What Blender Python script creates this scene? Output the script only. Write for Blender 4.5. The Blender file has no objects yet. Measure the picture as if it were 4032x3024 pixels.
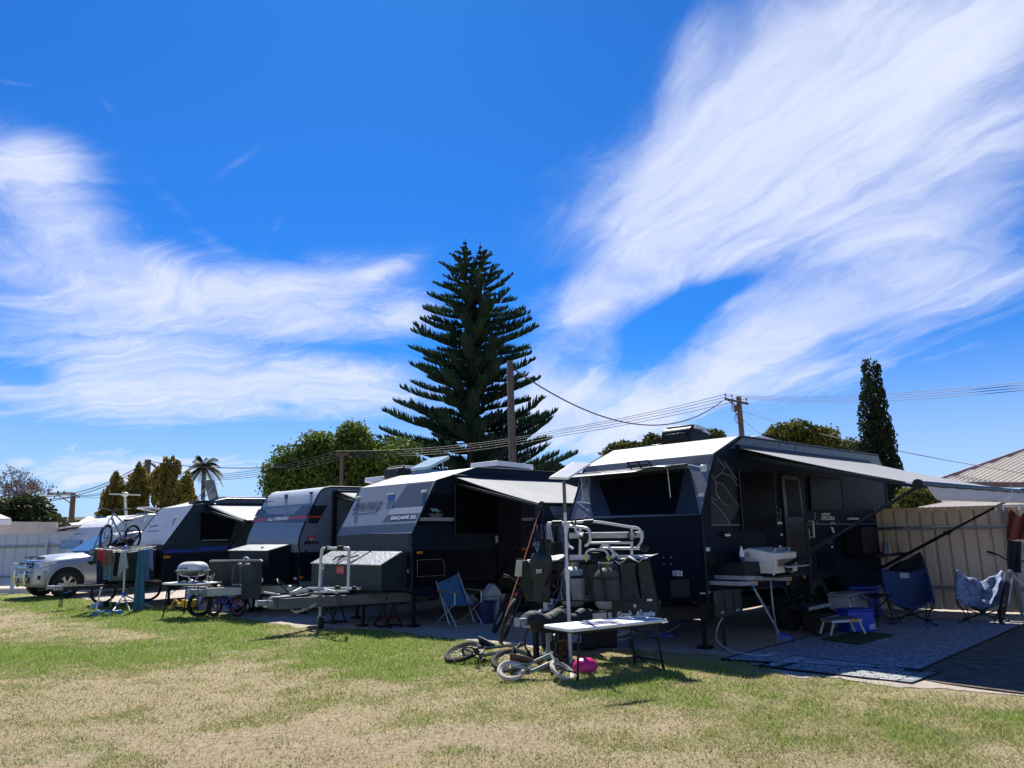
import bpy, bmesh, math, random
import numpy as np
from mathutils import Vector, Matrix, Euler, noise as mnoise
R = math.radians
SC = bpy.context.scene
COL = SC.collection
rnd = random.Random(7)

# ---------------------------------------------------------------- camera maths
CH, CP, CR, CF = 1.62, .1964, .0239, 2873.0
_cp, _sp, _cr, _sr = math.cos(CP), math.sin(CP), math.cos(CR), math.sin(CR)
def ray(px, py):
    x, y = px - 2016, py - 1512
    u = _cr * x - _sr * y; w = _sr * x + _cr * y
    a, b = u / CF, -w / CF
    return Vector((a, _cp - b * _sp, _sp + b * _cp))
def G(px, py, z=0.0):
    d = ray(px, py); t = (z - CH) / d.z
    return Vector((d.x * t, d.y * t, z))
def P(px, py, Y):
    d = ray(px, py); t = Y / d.y
    return Vector((d.x * t, Y, CH + d.z * t))

class Frame:
    """ground frame of a caravan: x outwards over the near side, y backwards, z up"""
    def __init__(s, o, th):
        s.o = Vector((o[0], o[1], 0)); s.th = th
        s.M = Matrix.Translation(s.o) @ Matrix.Rotation(-th, 4, 'Z'); s.I = s.M.inverted()
    def w(s, x, y, z): return s.M @ Vector((x, y, z))
    def l(s, p): return s.I @ Vector(p)
    def side(s, px, py, x=0.0):
        o = s.I @ Vector((0, 0, CH)); d = s.I.to_3x3() @ ray(px, py); t = (x - o.x) / d.x
        return o + d * t
    def front(s, px, py, y=0.0, k=0.0, z0=0.0):
        o = s.I @ Vector((0, 0, CH)); d = s.I.to_3x3() @ ray(px, py)
        t = (y + k * (o.z - z0) - o.y) / (d.y - k * d.z)
        return o + d * t

# ---------------------------------------------------------------- mesh builder
def perp(d):
    d = d.normalized(); a = Vector((0, 0, 1)) if abs(d.z) < .9 else Vector((1, 0, 0))
    u = d.cross(a).normalized(); return u, d.cross(u).normalized()

class MB:
    def __init__(s): s.v = []; s.f = []; s.m = []; s.k = 0
    def mat(s, k): s.k = k; return s
    def add(s, vs, fs, M=None):
        n = len(s.v)
        s.v.extend([tuple(M @ Vector(v)) if M is not None else tuple(v) for v in vs])
        for f in fs: s.f.append([i + n for i in f]); s.m.append(s.k)
        return s
    def box(s, c, d, M=None, rz=0.0):
        x, y, z = d[0] / 2, d[1] / 2, d[2] / 2
        L = Matrix.Translation(Vector(c)) @ Matrix.Rotation(rz, 4, 'Z')
        if M is not None: L = M @ L
        return s.add([(-x,-y,-z),(x,-y,-z),(x,y,-z),(-x,y,-z),(-x,-y,z),(x,-y,z),(x,y,z),(-x,y,z)],
                     [(0,3,2,1),(4,5,6,7),(0,1,5,4),(1,2,6,5),(2,3,7,6),(3,0,4,7)], L)
    def bar(s, a, b, w, h, up=(0, 0, 1)):
        a = Vector(a); b = Vector(b); d = (b - a).normalized(); up = Vector(up)
        u = d.cross(up)
        if u.length < 1e-4: u = d.cross(Vector((1, 0, 0)))
        u.normalize(); v = u.cross(d).normalized(); u *= w / 2; v *= h / 2
        return s.add([a-u-v, a+u-v, a+u+v, a-u+v, b-u-v, b+u-v, b+u+v, b-u+v],
                     [(0,1,2,3)[::-1],(4,5,6,7)[::-1],(0,4,5,1)[::-1],(1,5,6,2)[::-1],(2,6,7,3)[::-1],(3,7,4,0)[::-1]])
    def tube(s, pts, r, n=8, closed=False, cap=True):
        pts = [Vector(p) for p in pts]; N = len(pts)
        rr = r if isinstance(r, (list, tuple)) else [r] * N
        vs = []; fs = []; u = None
        for i, p in enumerate(pts):
            a = pts[(i - 1) % N] if (closed or i > 0) else p
            b = pts[(i + 1) % N] if (closed or i < N - 1) else p
            d = (b - a)
            if d.length < 1e-9: d = Vector((0, 0, 1))
            d.normalize()
            if u is None: u, w = perp(d)
            else:
                u = u - d * u.dot(d)
                if u.length < 1e-6: u, w = perp(d)
                u.normalize()
            w = d.cross(u)
            for k in range(n):
                t = 2 * math.pi * k / n
                vs.append(p + (u * math.cos(t) + w * math.sin(t)) * rr[i])
        for i in range(N if closed else N - 1):
            j = (i + 1) % N
            for k in range(n):
                fs.append((i*n+k, i*n+(k+1) % n, j*n+(k+1) % n, j*n+k))
        if cap and not closed:
            fs.append(tuple(range(n))[::-1]); fs.append(tuple((N-1)*n+k for k in range(n)))
        return s.add(vs, fs)
    def cyl(s, a, b, r, n=16): return s.tube([a, b], r, n)
    def prism(s, poly, vec):
        poly = [Vector(p) for p in poly]; vec = Vector(vec); n = len(poly)
        nrm = Vector((0, 0, 0))
        for i in range(n): nrm += poly[i].cross(poly[(i + 1) % n])
        if nrm.dot(vec) < 0: poly = poly[::-1]
        vs = poly + [p + vec for p in poly]
        fs = [tuple(range(n))[::-1], tuple(range(n, 2 * n))]
        fs += [(i, (i+1) % n, n + (i+1) % n, n + i) for i in range(n)]
        return s.add(vs, fs)
    def lathe(s, prof, n=20, M=None, sweep=2*math.pi):
        vs = []; fs = []; full = abs(sweep - 2*math.pi) < 1e-6
        m = n if full else n + 1
        for r, z in prof:
            for k in range(m):
                t = sweep * k / n; vs.append((r * math.cos(t), r * math.sin(t), z))
        for i in range(len(prof) - 1):
            for k in range(n):
                k2 = (k + 1) % m
                fs.append((i*m+k, i*m+k2, (i+1)*m+k2, (i+1)*m+k))
        return s.add(vs, fs, M)
    def grid(s, fn, nu, nv):
        vs = [fn(i / nu, j / nv) for j in range(nv + 1) for i in range(nu + 1)]
        fs = [(j*(nu+1)+i, j*(nu+1)+i+1, (j+1)*(nu+1)+i+1, (j+1)*(nu+1)+i) for j in range(nv) for i in range(nu)]
        return s.add(vs, fs)
    def ball(s, c, r, n=10, m=6, M=None):
        r = r if isinstance(r, (tuple, list)) else (r, r, r)
        L = Matrix.Translation(Vector(c)) @ Matrix.Diagonal((r[0], r[1], r[2], 1))
        if M is not None: L = M @ L
        return s.lathe([(max(1e-4, math.sin(math.pi*i/m)), -math.cos(math.pi*i/m)) for i in range(m+1)], n, L)
    def build(s, name, mats, parent=None, loc=None, bevel=0, smooth=40, solid=0, seg=2):
        me = bpy.data.meshes.new(name)
        o = bpy.data.objects.new(name, me)
        vs = s.v
        if loc is not None:
            vs = [(v[0]-loc[0], v[1]-loc[1], v[2]-loc[2]) for v in vs]; o.location = loc
        me.from_pydata(vs, [], s.f)
        if not isinstance(mats, (list, tuple)): mats = [mats]
        for m in mats: me.materials.append(m)
        if len(mats) > 1: me.polygons.foreach_set('material_index', s.m)
        if smooth:
            me.polygons.foreach_set('use_smooth', [True] * len(s.f))
            me.set_sharp_from_angle(angle=R(smooth))
        me.update()
        COL.objects.link(o)
        if parent is not None: o.parent = parent
        if solid:
            md = o.modifiers.new('thickness', 'SOLIDIFY'); md.thickness = solid; md.offset = 0
        if bevel:
            md = o.modifiers.new('edge', 'BEVEL'); md.width = bevel; md.segments = seg
            md.limit_method = 'ANGLE'; md.angle_limit = R(35)
        return o

def tag(o, label=None, cat=None, group=None, kind=None):
    if label: o['label'] = label
    if cat: o['category'] = cat
    if group: o['group'] = group
    if kind: o['kind'] = kind
    return o
def thing(name, label, cat, loc=(0, 0, 0), rz=0.0, group=None, M=None):
    o = bpy.data.objects.new(name, None); COL.objects.link(o)
    o.empty_display_size = .2
    if M is not None: o.matrix_world = M
    else: o.location = loc; o.rotation_euler = (0, 0, rz)
    return tag(o, label, cat, group)
def copy_tree(o, parent=None):
    c = o.copy(); COL.objects.link(c)
    if parent is not None: c.parent = parent
    for ch in list(o.children): copy_tree(ch, c)
    return c

def bez(p0, p1, p2, p3, n=10):
    p0, p1, p2, p3 = map(Vector, (p0, p1, p2, p3)); out = []
    for i in range(n + 1):
        t = i / n; q = 1 - t
        out.append(p0*q**3 + p1*3*q*q*t + p2*3*q*t*t + p3*t**3)
    return out
def smooth_path(pts, k=4):
    pts = [Vector(p) for p in pts]; out = []
    for i in range(len(pts) - 1):
        a = pts[max(i-1, 0)]; b = pts[i]; c = pts[i+1]; d = pts[min(i+2, len(pts)-1)]
        for j in range(k):
            t = j / k
            out.append(.5*((2*b)+(c-a)*t+(2*a-5*b+4*c-d)*t*t+(3*b-a-3*c+d)*t**3))
    out.append(pts[-1]); return out
def arc(c, r, a0, a1, n, u=(1,0,0), v=(0,0,1)):
    c = Vector(c); u = Vector(u); v = Vector(v)
    return [c + u*(r*math.cos(a0+(a1-a0)*i/n)) + v*(r*math.sin(a0+(a1-a0)*i/n)) for i in range(n+1)]

# ---------------------------------------------------------------- materials
MT = {}
def pm(name, col, rough=.5, metal=0.0, var=.12, scale=6.0, bump=0.0, bscale=60.0, col2=None, coat=0.0, spec=.5, alpha=1.0, trans=0.0, mix=None, stretch=None, thru=0.0):
    if name in MT: return MT[name]
    m = bpy.data.materials.new(name); m.use_nodes = True; nt = m.node_tree; N = nt.nodes; L = nt.links
    b = N['Principled BSDF']
    b.inputs['Roughness'].default_value = rough; b.inputs['Metallic'].default_value = metal
    b.inputs['Specular IOR Level'].default_value = spec; b.inputs['Alpha'].default_value = alpha
    b.inputs['Coat Weight'].default_value = coat; b.inputs['Coat Roughness'].default_value = .08
    b.inputs['Transmission Weight'].default_value = trans
    tc = N.new('ShaderNodeTexCoord'); src = tc.outputs['Object']
    if stretch:
        mp = N.new('ShaderNodeMapping'); mp.inputs['Scale'].default_value = stretch
        L.new(src, mp.inputs['Vector']); src = mp.outputs['Vector']
    n = N.new('ShaderNodeTexNoise'); n.inputs['Scale'].default_value = scale; n.inputs['Detail'].default_value = 6
    L.new(src, n.inputs['Vector'])
    cr = N.new('ShaderNodeValToRGB')
    c2 = col2 if col2 else tuple(min(1, c * (1 + var)) for c in col)
    c1 = col if col2 else tuple(c * (1 - var) for c in col)
    lo, hi = mix if mix else (.35, .65)
    cr.color_ramp.elements[0].position = lo; cr.color_ramp.elements[0].color = (*c1, 1)
    cr.color_ramp.elements[1].position = hi; cr.color_ramp.elements[1].color = (*c2, 1)
    L.new(n.outputs['Fac'], cr.inputs['Fac']); L.new(cr.outputs['Color'], b.inputs['Base Color'])
    if rough > .12 and rough < .95:
        mr = N.new('ShaderNodeMapRange'); mr.inputs['To Min'].default_value = max(.03, rough - .1); mr.inputs['To Max'].default_value = min(1, rough + .1)
        n3 = N.new('ShaderNodeTexNoise'); n3.inputs['Scale'].default_value = scale * 2.7; L.new(src, n3.inputs['Vector'])
        L.new(n3.outputs['Fac'], mr.inputs['Value']); L.new(mr.outputs['Result'], b.inputs['Roughness'])
    if bump:
        n2 = N.new('ShaderNodeTexNoise'); n2.inputs['Scale'].default_value = bscale; n2.inputs['Detail'].default_value = 5
        L.new(src, n2.inputs['Vector'])
        bp = N.new('ShaderNodeBump'); bp.inputs['Strength'].default_value = bump; bp.inputs['Distance'].default_value = .01
        L.new(n2.outputs['Fac'], bp.inputs['Height']); L.new(bp.outputs['Normal'], b.inputs['Normal'])
    if thru:
        out = N['Material Output']; tr = N.new('ShaderNodeBsdfTranslucent'); mx = N.new('ShaderNodeMixShader')
        mx.inputs[0].default_value = thru
        L.new(cr.outputs['Color'], tr.inputs['Color']); L.new(b.outputs[0], mx.inputs[1]); L.new(tr.outputs[0], mx.inputs[2])
        L.new(mx.outputs[0], out.inputs['Surface'])
    MT[name] = m
    return m

# ---------------------------------------------------------------- lettering
_FC = {}
def glyphs(s, bold=.0):
    key = (s, bold)
    if key in _FC: return _FC[key]
    c = bpy.data.curves.new('lettering', 'FONT'); c.body = s; c.offset = bold; c.resolution_u = 3
    o = bpy.data.objects.new('lettering', c); COL.objects.link(o)
    bpy.context.view_layer.update()
    me = bpy.data.meshes.new_from_object(o.evaluated_get(bpy.context.evaluated_depsgraph_get()))
    vs = [(v.co.x, v.co.y) for v in me.vertices]; fs = [tuple(p.vertices) for p in me.polygons]
    bpy.data.objects.remove(o); bpy.data.meshes.remove(me); bpy.data.curves.remove(c)
    xs = [v[0] for v in vs]; ys = [v[1] for v in vs]
    x0, x1, y0, y1 = min(xs), max(xs), min(ys), max(ys)
    _FC[key] = ([((x-x0)/(x1-x0), (y-y0)/(y1-y0)) for x, y in vs], fs)
    return _FC[key]
def letter(mb, s, bl, br, tl, bold=.02, out=None, shear=0.0):
    """write s into the quad bl-br-tl"""
    bl, br, tl = Vector(bl), Vector(br), Vector(tl); vs, fs = glyphs(s, bold)
    n = (br-bl).cross(tl-bl).normalized() * .003
    if out is not None and n.dot(Vector(out)) < 0: n = -n
    pts = [bl + (br-bl)*(u + shear*w) + (tl-bl)*w + n for u, w in vs]
    return mb.add(pts, fs)
# ================================================================ camera, light, sky
cam = bpy.data.objects.new('camera', bpy.data.cameras.new('camera')); COL.objects.link(cam)
cam.data.sensor_width = 36; cam.data.lens = CF / 4032 * 36; cam.data.clip_end = 6000; cam.data.clip_start = .05
_f = Vector((0, _cp, _sp)); _u0 = Vector((0, -_sp, _cp)); _r0 = Vector((1, 0, 0))
_rt = _r0 * _cr + _u0 * _sr * -1; _up = _u0 * _cr + _r0 * _sr
cam.matrix_world = Matrix((( _rt.x, _up.x, -_f.x, 0), (_rt.y, _up.y, -_f.y, 0), (_rt.z, _up.z, -_f.z, CH), (0, 0, 0, 1)))
SC.camera = cam
SC.view_settings.view_transform = 'Standard'; SC.view_settings.look = 'None'
SC.view_settings.exposure = .75; SC.view_settings.gamma = 1
SUN = Vector((-.16, .78, 1)).normalized()
ld = bpy.data.lights.new('sun', 'SUN'); ld.energy = 5.0; ld.angle = R(.5); ld.color = (1, .96, .88)
lo = bpy.data.objects.new('sun', ld); COL.objects.link(lo)
lo.rotation_euler = SUN.to_track_quat('Z', 'Y').to_euler()

W = bpy.data.worlds.new('World'); SC.world = W; W.use_nodes = True
nt = W.node_tree; NN = nt.nodes; LL = nt.links
class S_:
    def __init__(s, k): s.k = k
    def op(s, o, b=None, c=None):
        n = NN.new('ShaderNodeMath'); n.operation = o
        for i, q in enumerate((s, b, c)):
            if q is None: continue
            if isinstance(q, S_): LL.new(q.k, n.inputs[i])
            else: n.inputs[i].default_value = q
        return S_(n.outputs[0])
    def __add__(s, b): return s.op('ADD', b)
    def __sub__(s, b): return s.op('SUBTRACT', b)
    def __mul__(s, b): return s.op('MULTIPLY', b)
    def __truediv__(s, b): return s.op('DIVIDE', b)
def xyz(x, y, z=0.0):
    n = NN.new('ShaderNodeCombineXYZ')
    for i, q in enumerate((x, y, z)):
        if isinstance(q, S_): LL.new(q.k, n.inputs[i])
        else: n.inputs[i].default_value = q
    return n.outputs[0]
def wnoise(v, scale, det=8, rough=.6, dist=0.0):
    n = NN.new('ShaderNodeTexNoise'); n.inputs['Scale'].default_value = scale; n.inputs['Detail'].default_value = det
    n.inputs['Roughness'].default_value = rough; n.inputs['Distortion'].default_value = dist
    LL.new(v, n.inputs['Vector']); return S_(n.outputs['Fac'])
tc = NN.new('ShaderNodeTexCoord'); sep = NN.new('ShaderNodeSeparateXYZ'); LL.new(tc.outputs['Generated'], sep.inputs[0])
dx, dy, dz = (S_(sep.outputs[i]) for i in range(3))
yy = dy.op('ABSOLUTE').op('MAXIMUM', .08)
ga = dx / yy; ge = dz / yy
zz = dz.op('MAXIMUM', 0.0) + .16
pu = dx / zz; pv = dy / zz
al = R(-19); ca, sa = math.cos(al), math.sin(al)
su = pu * ca - pv * sa; sv = pu * sa + pv * ca
wa = wnoise(xyz(su * .8, sv * .5), 1.0, 3, .5) - .5
wb = wnoise(xyz(su * .8 + 9.3, sv * .5 + 4.1), 1.0, 3, .5) - .5
wd = wnoise(xyz(su * 2.6, sv * 1.4, 2.0), 1.0, 5, .55) - .5; we = wnoise(xyz(su * 2.6 + 5.0, sv * 1.4, 8.0), 1.0, 5, .55) - .5
su2 = su + wa * .9 + wd * .42; sv2 = sv + wb * 1.2 + we * .6
n_big = wnoise(xyz(su2 * 1.5, sv2 * .55), 1.0, 5, .55)
n_str = wnoise(xyz(su2 * 3.6, sv2 * .85, 3.0), 1.0, 10, .60, .35)
n_fin = wnoise(xyz(su2 * 8.5, sv2 * 3.2, 7.0), 1.0, 9, .68, .6)
def gblob(x, y, sx, sy, rot, amp):
    """cirrus bank: an elliptical area of the sky dome, given by its direction"""
    k = 1.8228
    def ae(qx, qy):
        d = ray(qx * k, qy * k); return d.x / d.y, d.z / d.y
    a0, e0 = ae(x, y); t = R(rot)
    a1, e1 = ae(x + sx * math.cos(t), y - sx * math.sin(t)); l1 = math.hypot(a1-a0, e1-e0); c, s = (a1-a0)/l1, (e1-e0)/l1
    l2 = l1 * sy / sx
    da = ga - a0; de = ge - e0
    p = (da * c + de * s) * (1 / l1); q = (de * c - da * s) * (1 / l2)
    return (p * p + q * q).op('MULTIPLY', -1.0).op('EXPONENT') * amp
CLOUDS = [
 (1900, 150, 540, 230, 36, 1.0), (1600, 330, 300, 130, 48, .80), (1400, 500, 200, 70, 45, .60), (1310, 620, 120, 28, 35, .70), (1500, 555, 200, 40, 28, .62),
 (2000, 430, 330, 120, 20, .80), (1960, 640, 350, 90, 15, .85), (1630, 760, 160, 60, 20, .75), (1700, 825, 220, 45, 8, .62), (1485, 100, 110, 36, 65, .42), (1180, 640, 90, 26, 20, .28),
 (60, 350, 130, 80, -10, .72), (150, 470, 190, 80, -30, .66), (60, 570, 220, 120, -10, .66), (350, 610, 260, 70, -4, .66), (640, 610, 230, 55, 6, .58), (820, 590, 80, 20, 22, .45),
 (880, 690, 70, 50, 10, .58), (300, 740, 380, 80, -2, .72), (700, 690, 190, 45, 4, .50), (300, 855, 540, 74, -2, .98), (760, 840, 200, 64, -3, .75), (410, 470, 110, 20, -42, .34), (590, 500, 50, 16, 60, .22),
 (230, 1020, 520, 52, 0, .98), (1270, 870, 150, 70, 10, .78), (1310, 955, 260, 50, 0, .80), (1480, 880, 170, 44, 8, .5), (1120, 820, 90, 60, 0, .40),
 (2000, 845, 110, 24, 14, .34), (2120, 755, 150, 24, 10, .36), (2080, 930, 160, 22, 8, .26), (2000, 1005, 260, 40, 0, .26), (500, 360, 90, 14, 34, .22), (240, 240, 60, 10, -55, .18), (20, 178, 55, 8, -8, .36),
 (610, 873, 46, 12, -5, -.50), (60, 815, 90, 24, -4, -.55), (620, 745, 190, 20, -3, -.30), (330, 948, 460, 14, -3, -.42), (1560, 625, 160, 26, 22, -.50), (1470, 690, 120, 44, 35, -.42), (520, 500, 120, 30, -20, -.20)]
mk = None
for b_ in CLOUDS:
    g_ = gblob(*b_); mk = g_ if mk is None else mk + g_
lf = NN.new('ShaderNodeMapRange'); lf.interpolation_type = 'SMOOTHSTEP'; lf.inputs['From Min'].default_value = .06; lf.inputs['From Max'].default_value = -.14
LL.new(ga.k, lf.inputs['Value']); lf = S_(lf.outputs[0])
wc = wnoise(xyz(pu * .9 + 3.1, pv * 1.1), 1.0, 4, .55) - .5
lx = pu * .62 + wc * .9 + wd * .4; ly = pv * 1.25 + wb * 1.5 + wc * .5 + pu * .12 + we * .5
h_str = wnoise(xyz(lx * 1.4, ly * 2.4, 5.0), 1.0, 10, .68, .5); h_fin = wnoise(xyz(lx * 4.6, ly * 6.0, 9.0), 1.0, 9, .70, .7)
def blend(a, b): return a + (b - a) * lf
t_str = blend(n_str, h_str); t_fin = blend(n_fin, h_fin)
dens = mk.op('MINIMUM', 1.0) + (n_big - .5) * .75 + (t_str - .5) * 1.45 + (t_fin - .5) * (.52) - .22
def smap(x, a, b, c=0.0, d=1.0):
    n = NN.new('ShaderNodeMapRange'); n.interpolation_type = 'SMOOTHSTEP'
    for k, v in (('From Min', a), ('From Max', b), ('To Min', c), ('To Max', d)): n.inputs[k].default_value = v
    LL.new(x.k, n.inputs['Value']); return S_(n.outputs[0])
tex = smap(t_str * .78 + t_fin * .22, .30, .68, .58, 1.0)
cden = smap(dens, -.20, .92, 0, .98) * tex * smap(mk, .0, .34)
cden = cden.op('MAXIMUM', smap(dz, -.02, .26, .58, 0.0))
sky = NN.new('ShaderNodeTexSky'); sky.sky_type = 'NISHITA'; sky.sun_disc = False
sky.sun_elevation = math.asin(SUN.z); sky.sun_rotation = math.atan2(SUN.x, SUN.y); sky.air_density = 1.0; sky.dust_density = .15; sky.ozone_density = 2.5
tint = NN.new('ShaderNodeMix'); tint.data_type = 'RGBA'; tint.blend_type = 'MULTIPLY'; tint.inputs[0].default_value = 1
SKY_TINT = (.084, .375, .79, 1)
LL.new(sky.outputs[0], tint.inputs[6]); tint.inputs[7].default_value = SKY_TINT
mx = NN.new('ShaderNodeMix'); mx.data_type = 'RGBA'
LL.new(cden.k, mx.inputs[0]); LL.new(tint.outputs[2], mx.inputs[6]); mx.inputs[7].default_value = (4.7, 5.1, 6.3, 1)
bg = NN['Background']; bg.inputs['Strength'].default_value = .1; LL.new(mx.outputs[2], bg.inputs['Color'])

# ================================================================ ground
def vnoise(x, y, seed=0):
    """numpy value noise in 0..1"""
    xi = np.floor(x).astype(np.int64); yi = np.floor(y).astype(np.int64); fx = x - xi; fy = y - yi
    def h(a, b):
        n = (a * 374761393 + b * 668265263 + seed * 1442695041) & 0x7fffffff
        n = ((n ^ (n >> 13)) * 1274126177) & 0x7fffffff
        return ((n ^ (n >> 16)) & 0xffff) / 65535.0
    fx = fx*fx*(3-2*fx); fy = fy*fy*(3-2*fy)
    return (h(xi, yi)*(1-fx)+h(xi+1, yi)*fx)*(1-fy) + (h(xi, yi+1)*(1-fx)+h(xi+1, yi+1)*fx)*fy
def fbm(x, y, seed=0, oct=4):
    s = 0; a = .5
    for i in range(oct): s = s + a * vnoise(x * 2**i, y * 2**i, seed + i); a *= .5
    return s / (1 - .5**oct)
PADLINE = [(4700, 2850), (4400, 2800), (4032, 2742), (3800, 2724), (3600, 2712), (3350, 2690), (3130, 2672), (3030, 2640), (2900, 2600), (2760, 2580), (2600, 2566),
           (2420, 2556), (2270, 2560), (2120, 2552), (1990, 2534), (1860, 2520), (1740, 2512), (1600, 2492), (1420, 2476), (1290, 2470), (1180, 2474), (1060, 2456),
           (1000, 2440), (900, 2424), (800, 2408), (700, 2388), (600, 2376), (480, 2374), (300, 2352), (100, 2336), (-400, 2336)]
PADPTS = [G(*q) for q in PADLINE]
PX = np.array([p.x for p in PADPTS])[::-1]; PY = np.array([p.y for p in PADPTS])[::-1]
def padY(x):
    return np.interp(x, PX, PY)
def greenness(x, y):
    x = np.asarray(x, float); y = np.asarray(y, float)
    band = np.exp(-((y - padY(x) + 1.6) / 1.9)**2) * (1 / (1 + np.exp((x - .6) * 1.6)))   # lush strip along the drawbars
    left = np.exp(-((y - 11.5 - .15 * (x + 4)) / 2.2)**2) * (1 / (1 + np.exp((x + 1.0) * 1.2))) * .9
    right = np.exp(-((y - 6.35 - .05 * x) / .75)**2) * (1 / (1 + np.exp(-(x - 2.0) * 1.5))) * .75
    mid = np.exp(-((x - 1.6)**2 / 3.2 + (y - 8.3)**2 / .9)) * .75
    n = fbm(x * .55 + 3, y * .55, 11); n2 = fbm(x * 3.0, y * 3.4 + 5, 23)
    return np.clip((np.maximum(np.maximum(band, left), np.maximum(right, mid))) * (.30 + 1.1 * n) + (n - .5) * .70 + (n2 - .5) * 1.35 + .09, 0, 1)
def bareness(x, y):
    x = np.asarray(x, float); y = np.asarray(y, float)
    n = fbm(x * .42 + 17, y * .8 + 2, 41); n2 = fbm(x * 1.7, y * 2.4, 57)
    near = 1 / (1 + np.exp((y - 8.2 + .25 * x) * .9))
    return np.clip((n - .52) * 2.2 + (n2 - .5) * 1.9 + near * .03 - greenness(x, y) * .5, 0, 1)

def axis(a, b, step, far):
    k = list(np.arange(a, b + 1e-6, step)); e = step; lo_ = a; hi_ = b
    while hi_ < far: e *= 1.6; lo_ -= e; hi_ += e; k = [lo_] + k + [hi_]
    return np.array(k)
gx = axis(-18, 12, .22, 1800); gy = axis(2, 20, .16, 2000)
def heightfield(x, y):
    d = np.clip(1 - np.hypot(x, y - 9) / 40, 0, 1)
    return (fbm(x * .9, y * .9, 71) - .5) * .035 * d + (fbm(x * 3.3, y * 3.3, 77, 2) - .5) * .018 * d
def lawnfield(x, y):
    return heightfield(x, y) - .06 * np.clip((y - padY(x) - .45) / .5, 0, 1)
def sheet(name, xs, ys, mat, z, hf, attrs):
    X, Y = np.meshgrid(xs, ys); nx, ny = len(xs), len(ys)
    co = np.stack([X, Y, z + hf(X, Y)], -1).reshape(-1, 3)
    i = np.arange(nx - 1); j = np.arange(ny - 1); I, J = np.meshgrid(i, j); a = (J * nx + I).ravel()
    fs = np.stack([a, a + 1, a + nx + 1, a + nx], -1)
    me = bpy.data.meshes.new(name); me.from_pydata(co.tolist(), [], fs.tolist())
    for k, fn in attrs.items():
        at = me.attributes.new(k, 'FLOAT', 'POINT'); at.data.foreach_set('value', fn(X, Y).ravel().astype(np.float32))
    me.polygons.foreach_set('use_smooth', [True] * len(fs)); me.materials.append(mat); me.update()
    o = bpy.data.objects.new(name, me); COL.objects.link(o); return o

class NB:
    """small helper for material graphs"""
    def __init__(s, name):
        s.m = bpy.data.materials.new(name); s.m.use_nodes = True; s.N = s.m.node_tree.nodes; s.L = s.m.node_tree.links
        s.b = s.N['Principled BSDF']; s.tc = s.N.new('ShaderNodeTexCoord'); s.oc = s.tc.outputs['Object']
    def noise(s, scale, det=6, rough=.6, stretch=None, dist=0.0):
        v = s.oc
        if stretch:
            mp = s.N.new('ShaderNodeMapping'); mp.inputs['Scale'].default_value = stretch; s.L.new(v, mp.inputs['Vector']); v = mp.outputs[0]
        n = s.N.new('ShaderNodeTexNoise'); n.inputs['Scale'].default_value = scale; n.inputs['Detail'].default_value = det
        n.inputs['Roughness'].default_value = rough; n.inputs['Distortion'].default_value = dist; s.L.new(v, n.inputs['Vector']); return n.outputs['Fac']
    def ramp(s, f, stops):
        r = s.N.new('ShaderNodeValToRGB'); e = r.color_ramp.elements
        while len(e) < len(stops): e.new(.5)
        for q, (p, c) in zip(e, stops):
            q.position = p; q.color = (*c, 1) if not isinstance(c, float) else (c, c, c, 1)
        s.L.new(f, r.inputs[0]); return r.outputs[0]
    def mix(s, f, a, b, mode='MIX'):
        m = s.N.new('ShaderNodeMix'); m.data_type = 'RGBA'; m.blend_type = mode
        for k, q in ((0, f), (6, a), (7, b)):
            if isinstance(q, (float, int)): m.inputs[k].default_value = q
            elif isinstance(q, tuple): m.inputs[k].default_value = (*q, 1)
            else: s.L.new(q, m.inputs[k])
        return m.outputs[2]
    def math(s, op, a, b=0.0, c=0.0):
        m = s.N.new('ShaderNodeMath'); m.operation = op
        for k, q in enumerate((a, b, c)):
            if isinstance(q, (float, int)): m.inputs[k].default_value = q
            else: s.L.new(q, m.inputs[k])
        return m.outputs[0]
    def attr(s, k):
        a = s.N.new('ShaderNodeAttribute'); a.attribute_name = k; return a
    def col(s, c): s.L.new(c, s.b.inputs['Base Color']); return s
    def bump(s, h, st=.5, d=.02):
        b = s.N.new('ShaderNodeBump'); b.inputs['Strength'].default_value = st; b.inputs['Distance'].default_value = d
        s.L.new(h, b.inputs['Height']); s.L.new(b.outputs[0], s.b.inputs['Normal']); return s
    def rough(s, v): s.b.inputs['Roughness'].default_value = v; return s

q = NB('lawn_ground')
straw = q.ramp(q.noise(38, 10, .8), [(.28, (.12, .095, .048)), (.5, (.32, .265, .145)), (.72, (.52, .44, .265))])
dirt = q.ramp(q.noise(14, 8, .65), [(.3, (.18, .135, .08)), (.5, (.31, .245, .155)), (.72, (.44, .36, .24))])
green = q.ramp(q.noise(38, 8, .7), [(.3, (.06, .10, .018)), (.6, (.16, .23, .04)), (.8, (.28, .33, .08))])
bare = q.math('ADD', q.attr('bare').outputs['Fac'], q.math('MULTIPLY', q.math('SUBTRACT', q.noise(7, 8, .7), .5), 1.5))
grn = q.math('ADD', q.attr('green').outputs['Fac'], q.math('MULTIPLY', q.math('SUBTRACT', q.noise(9, 8, .7), .5), 1.1))
c = q.mix(q.ramp(bare, [(.35, 0.0), (.62, 1.0)]), straw, dirt)
c = q.mix(q.ramp(grn, [(.15, 0.0), (.95, .8)]), c, green)
q.col(c).rough(.95).bump(q.noise(70, 10, .8), .8, .02)
q.b.inputs['Specular IOR Level'].default_value = .15
lawn = tag(sheet('lawn', gx, gy, q.m, 0, lawnfield, {'green': greenness, 'bare': bareness}),
           'patchy dry lawn with green and bare sandy areas in front of the caravans', 'lawn', kind='structure')

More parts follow.
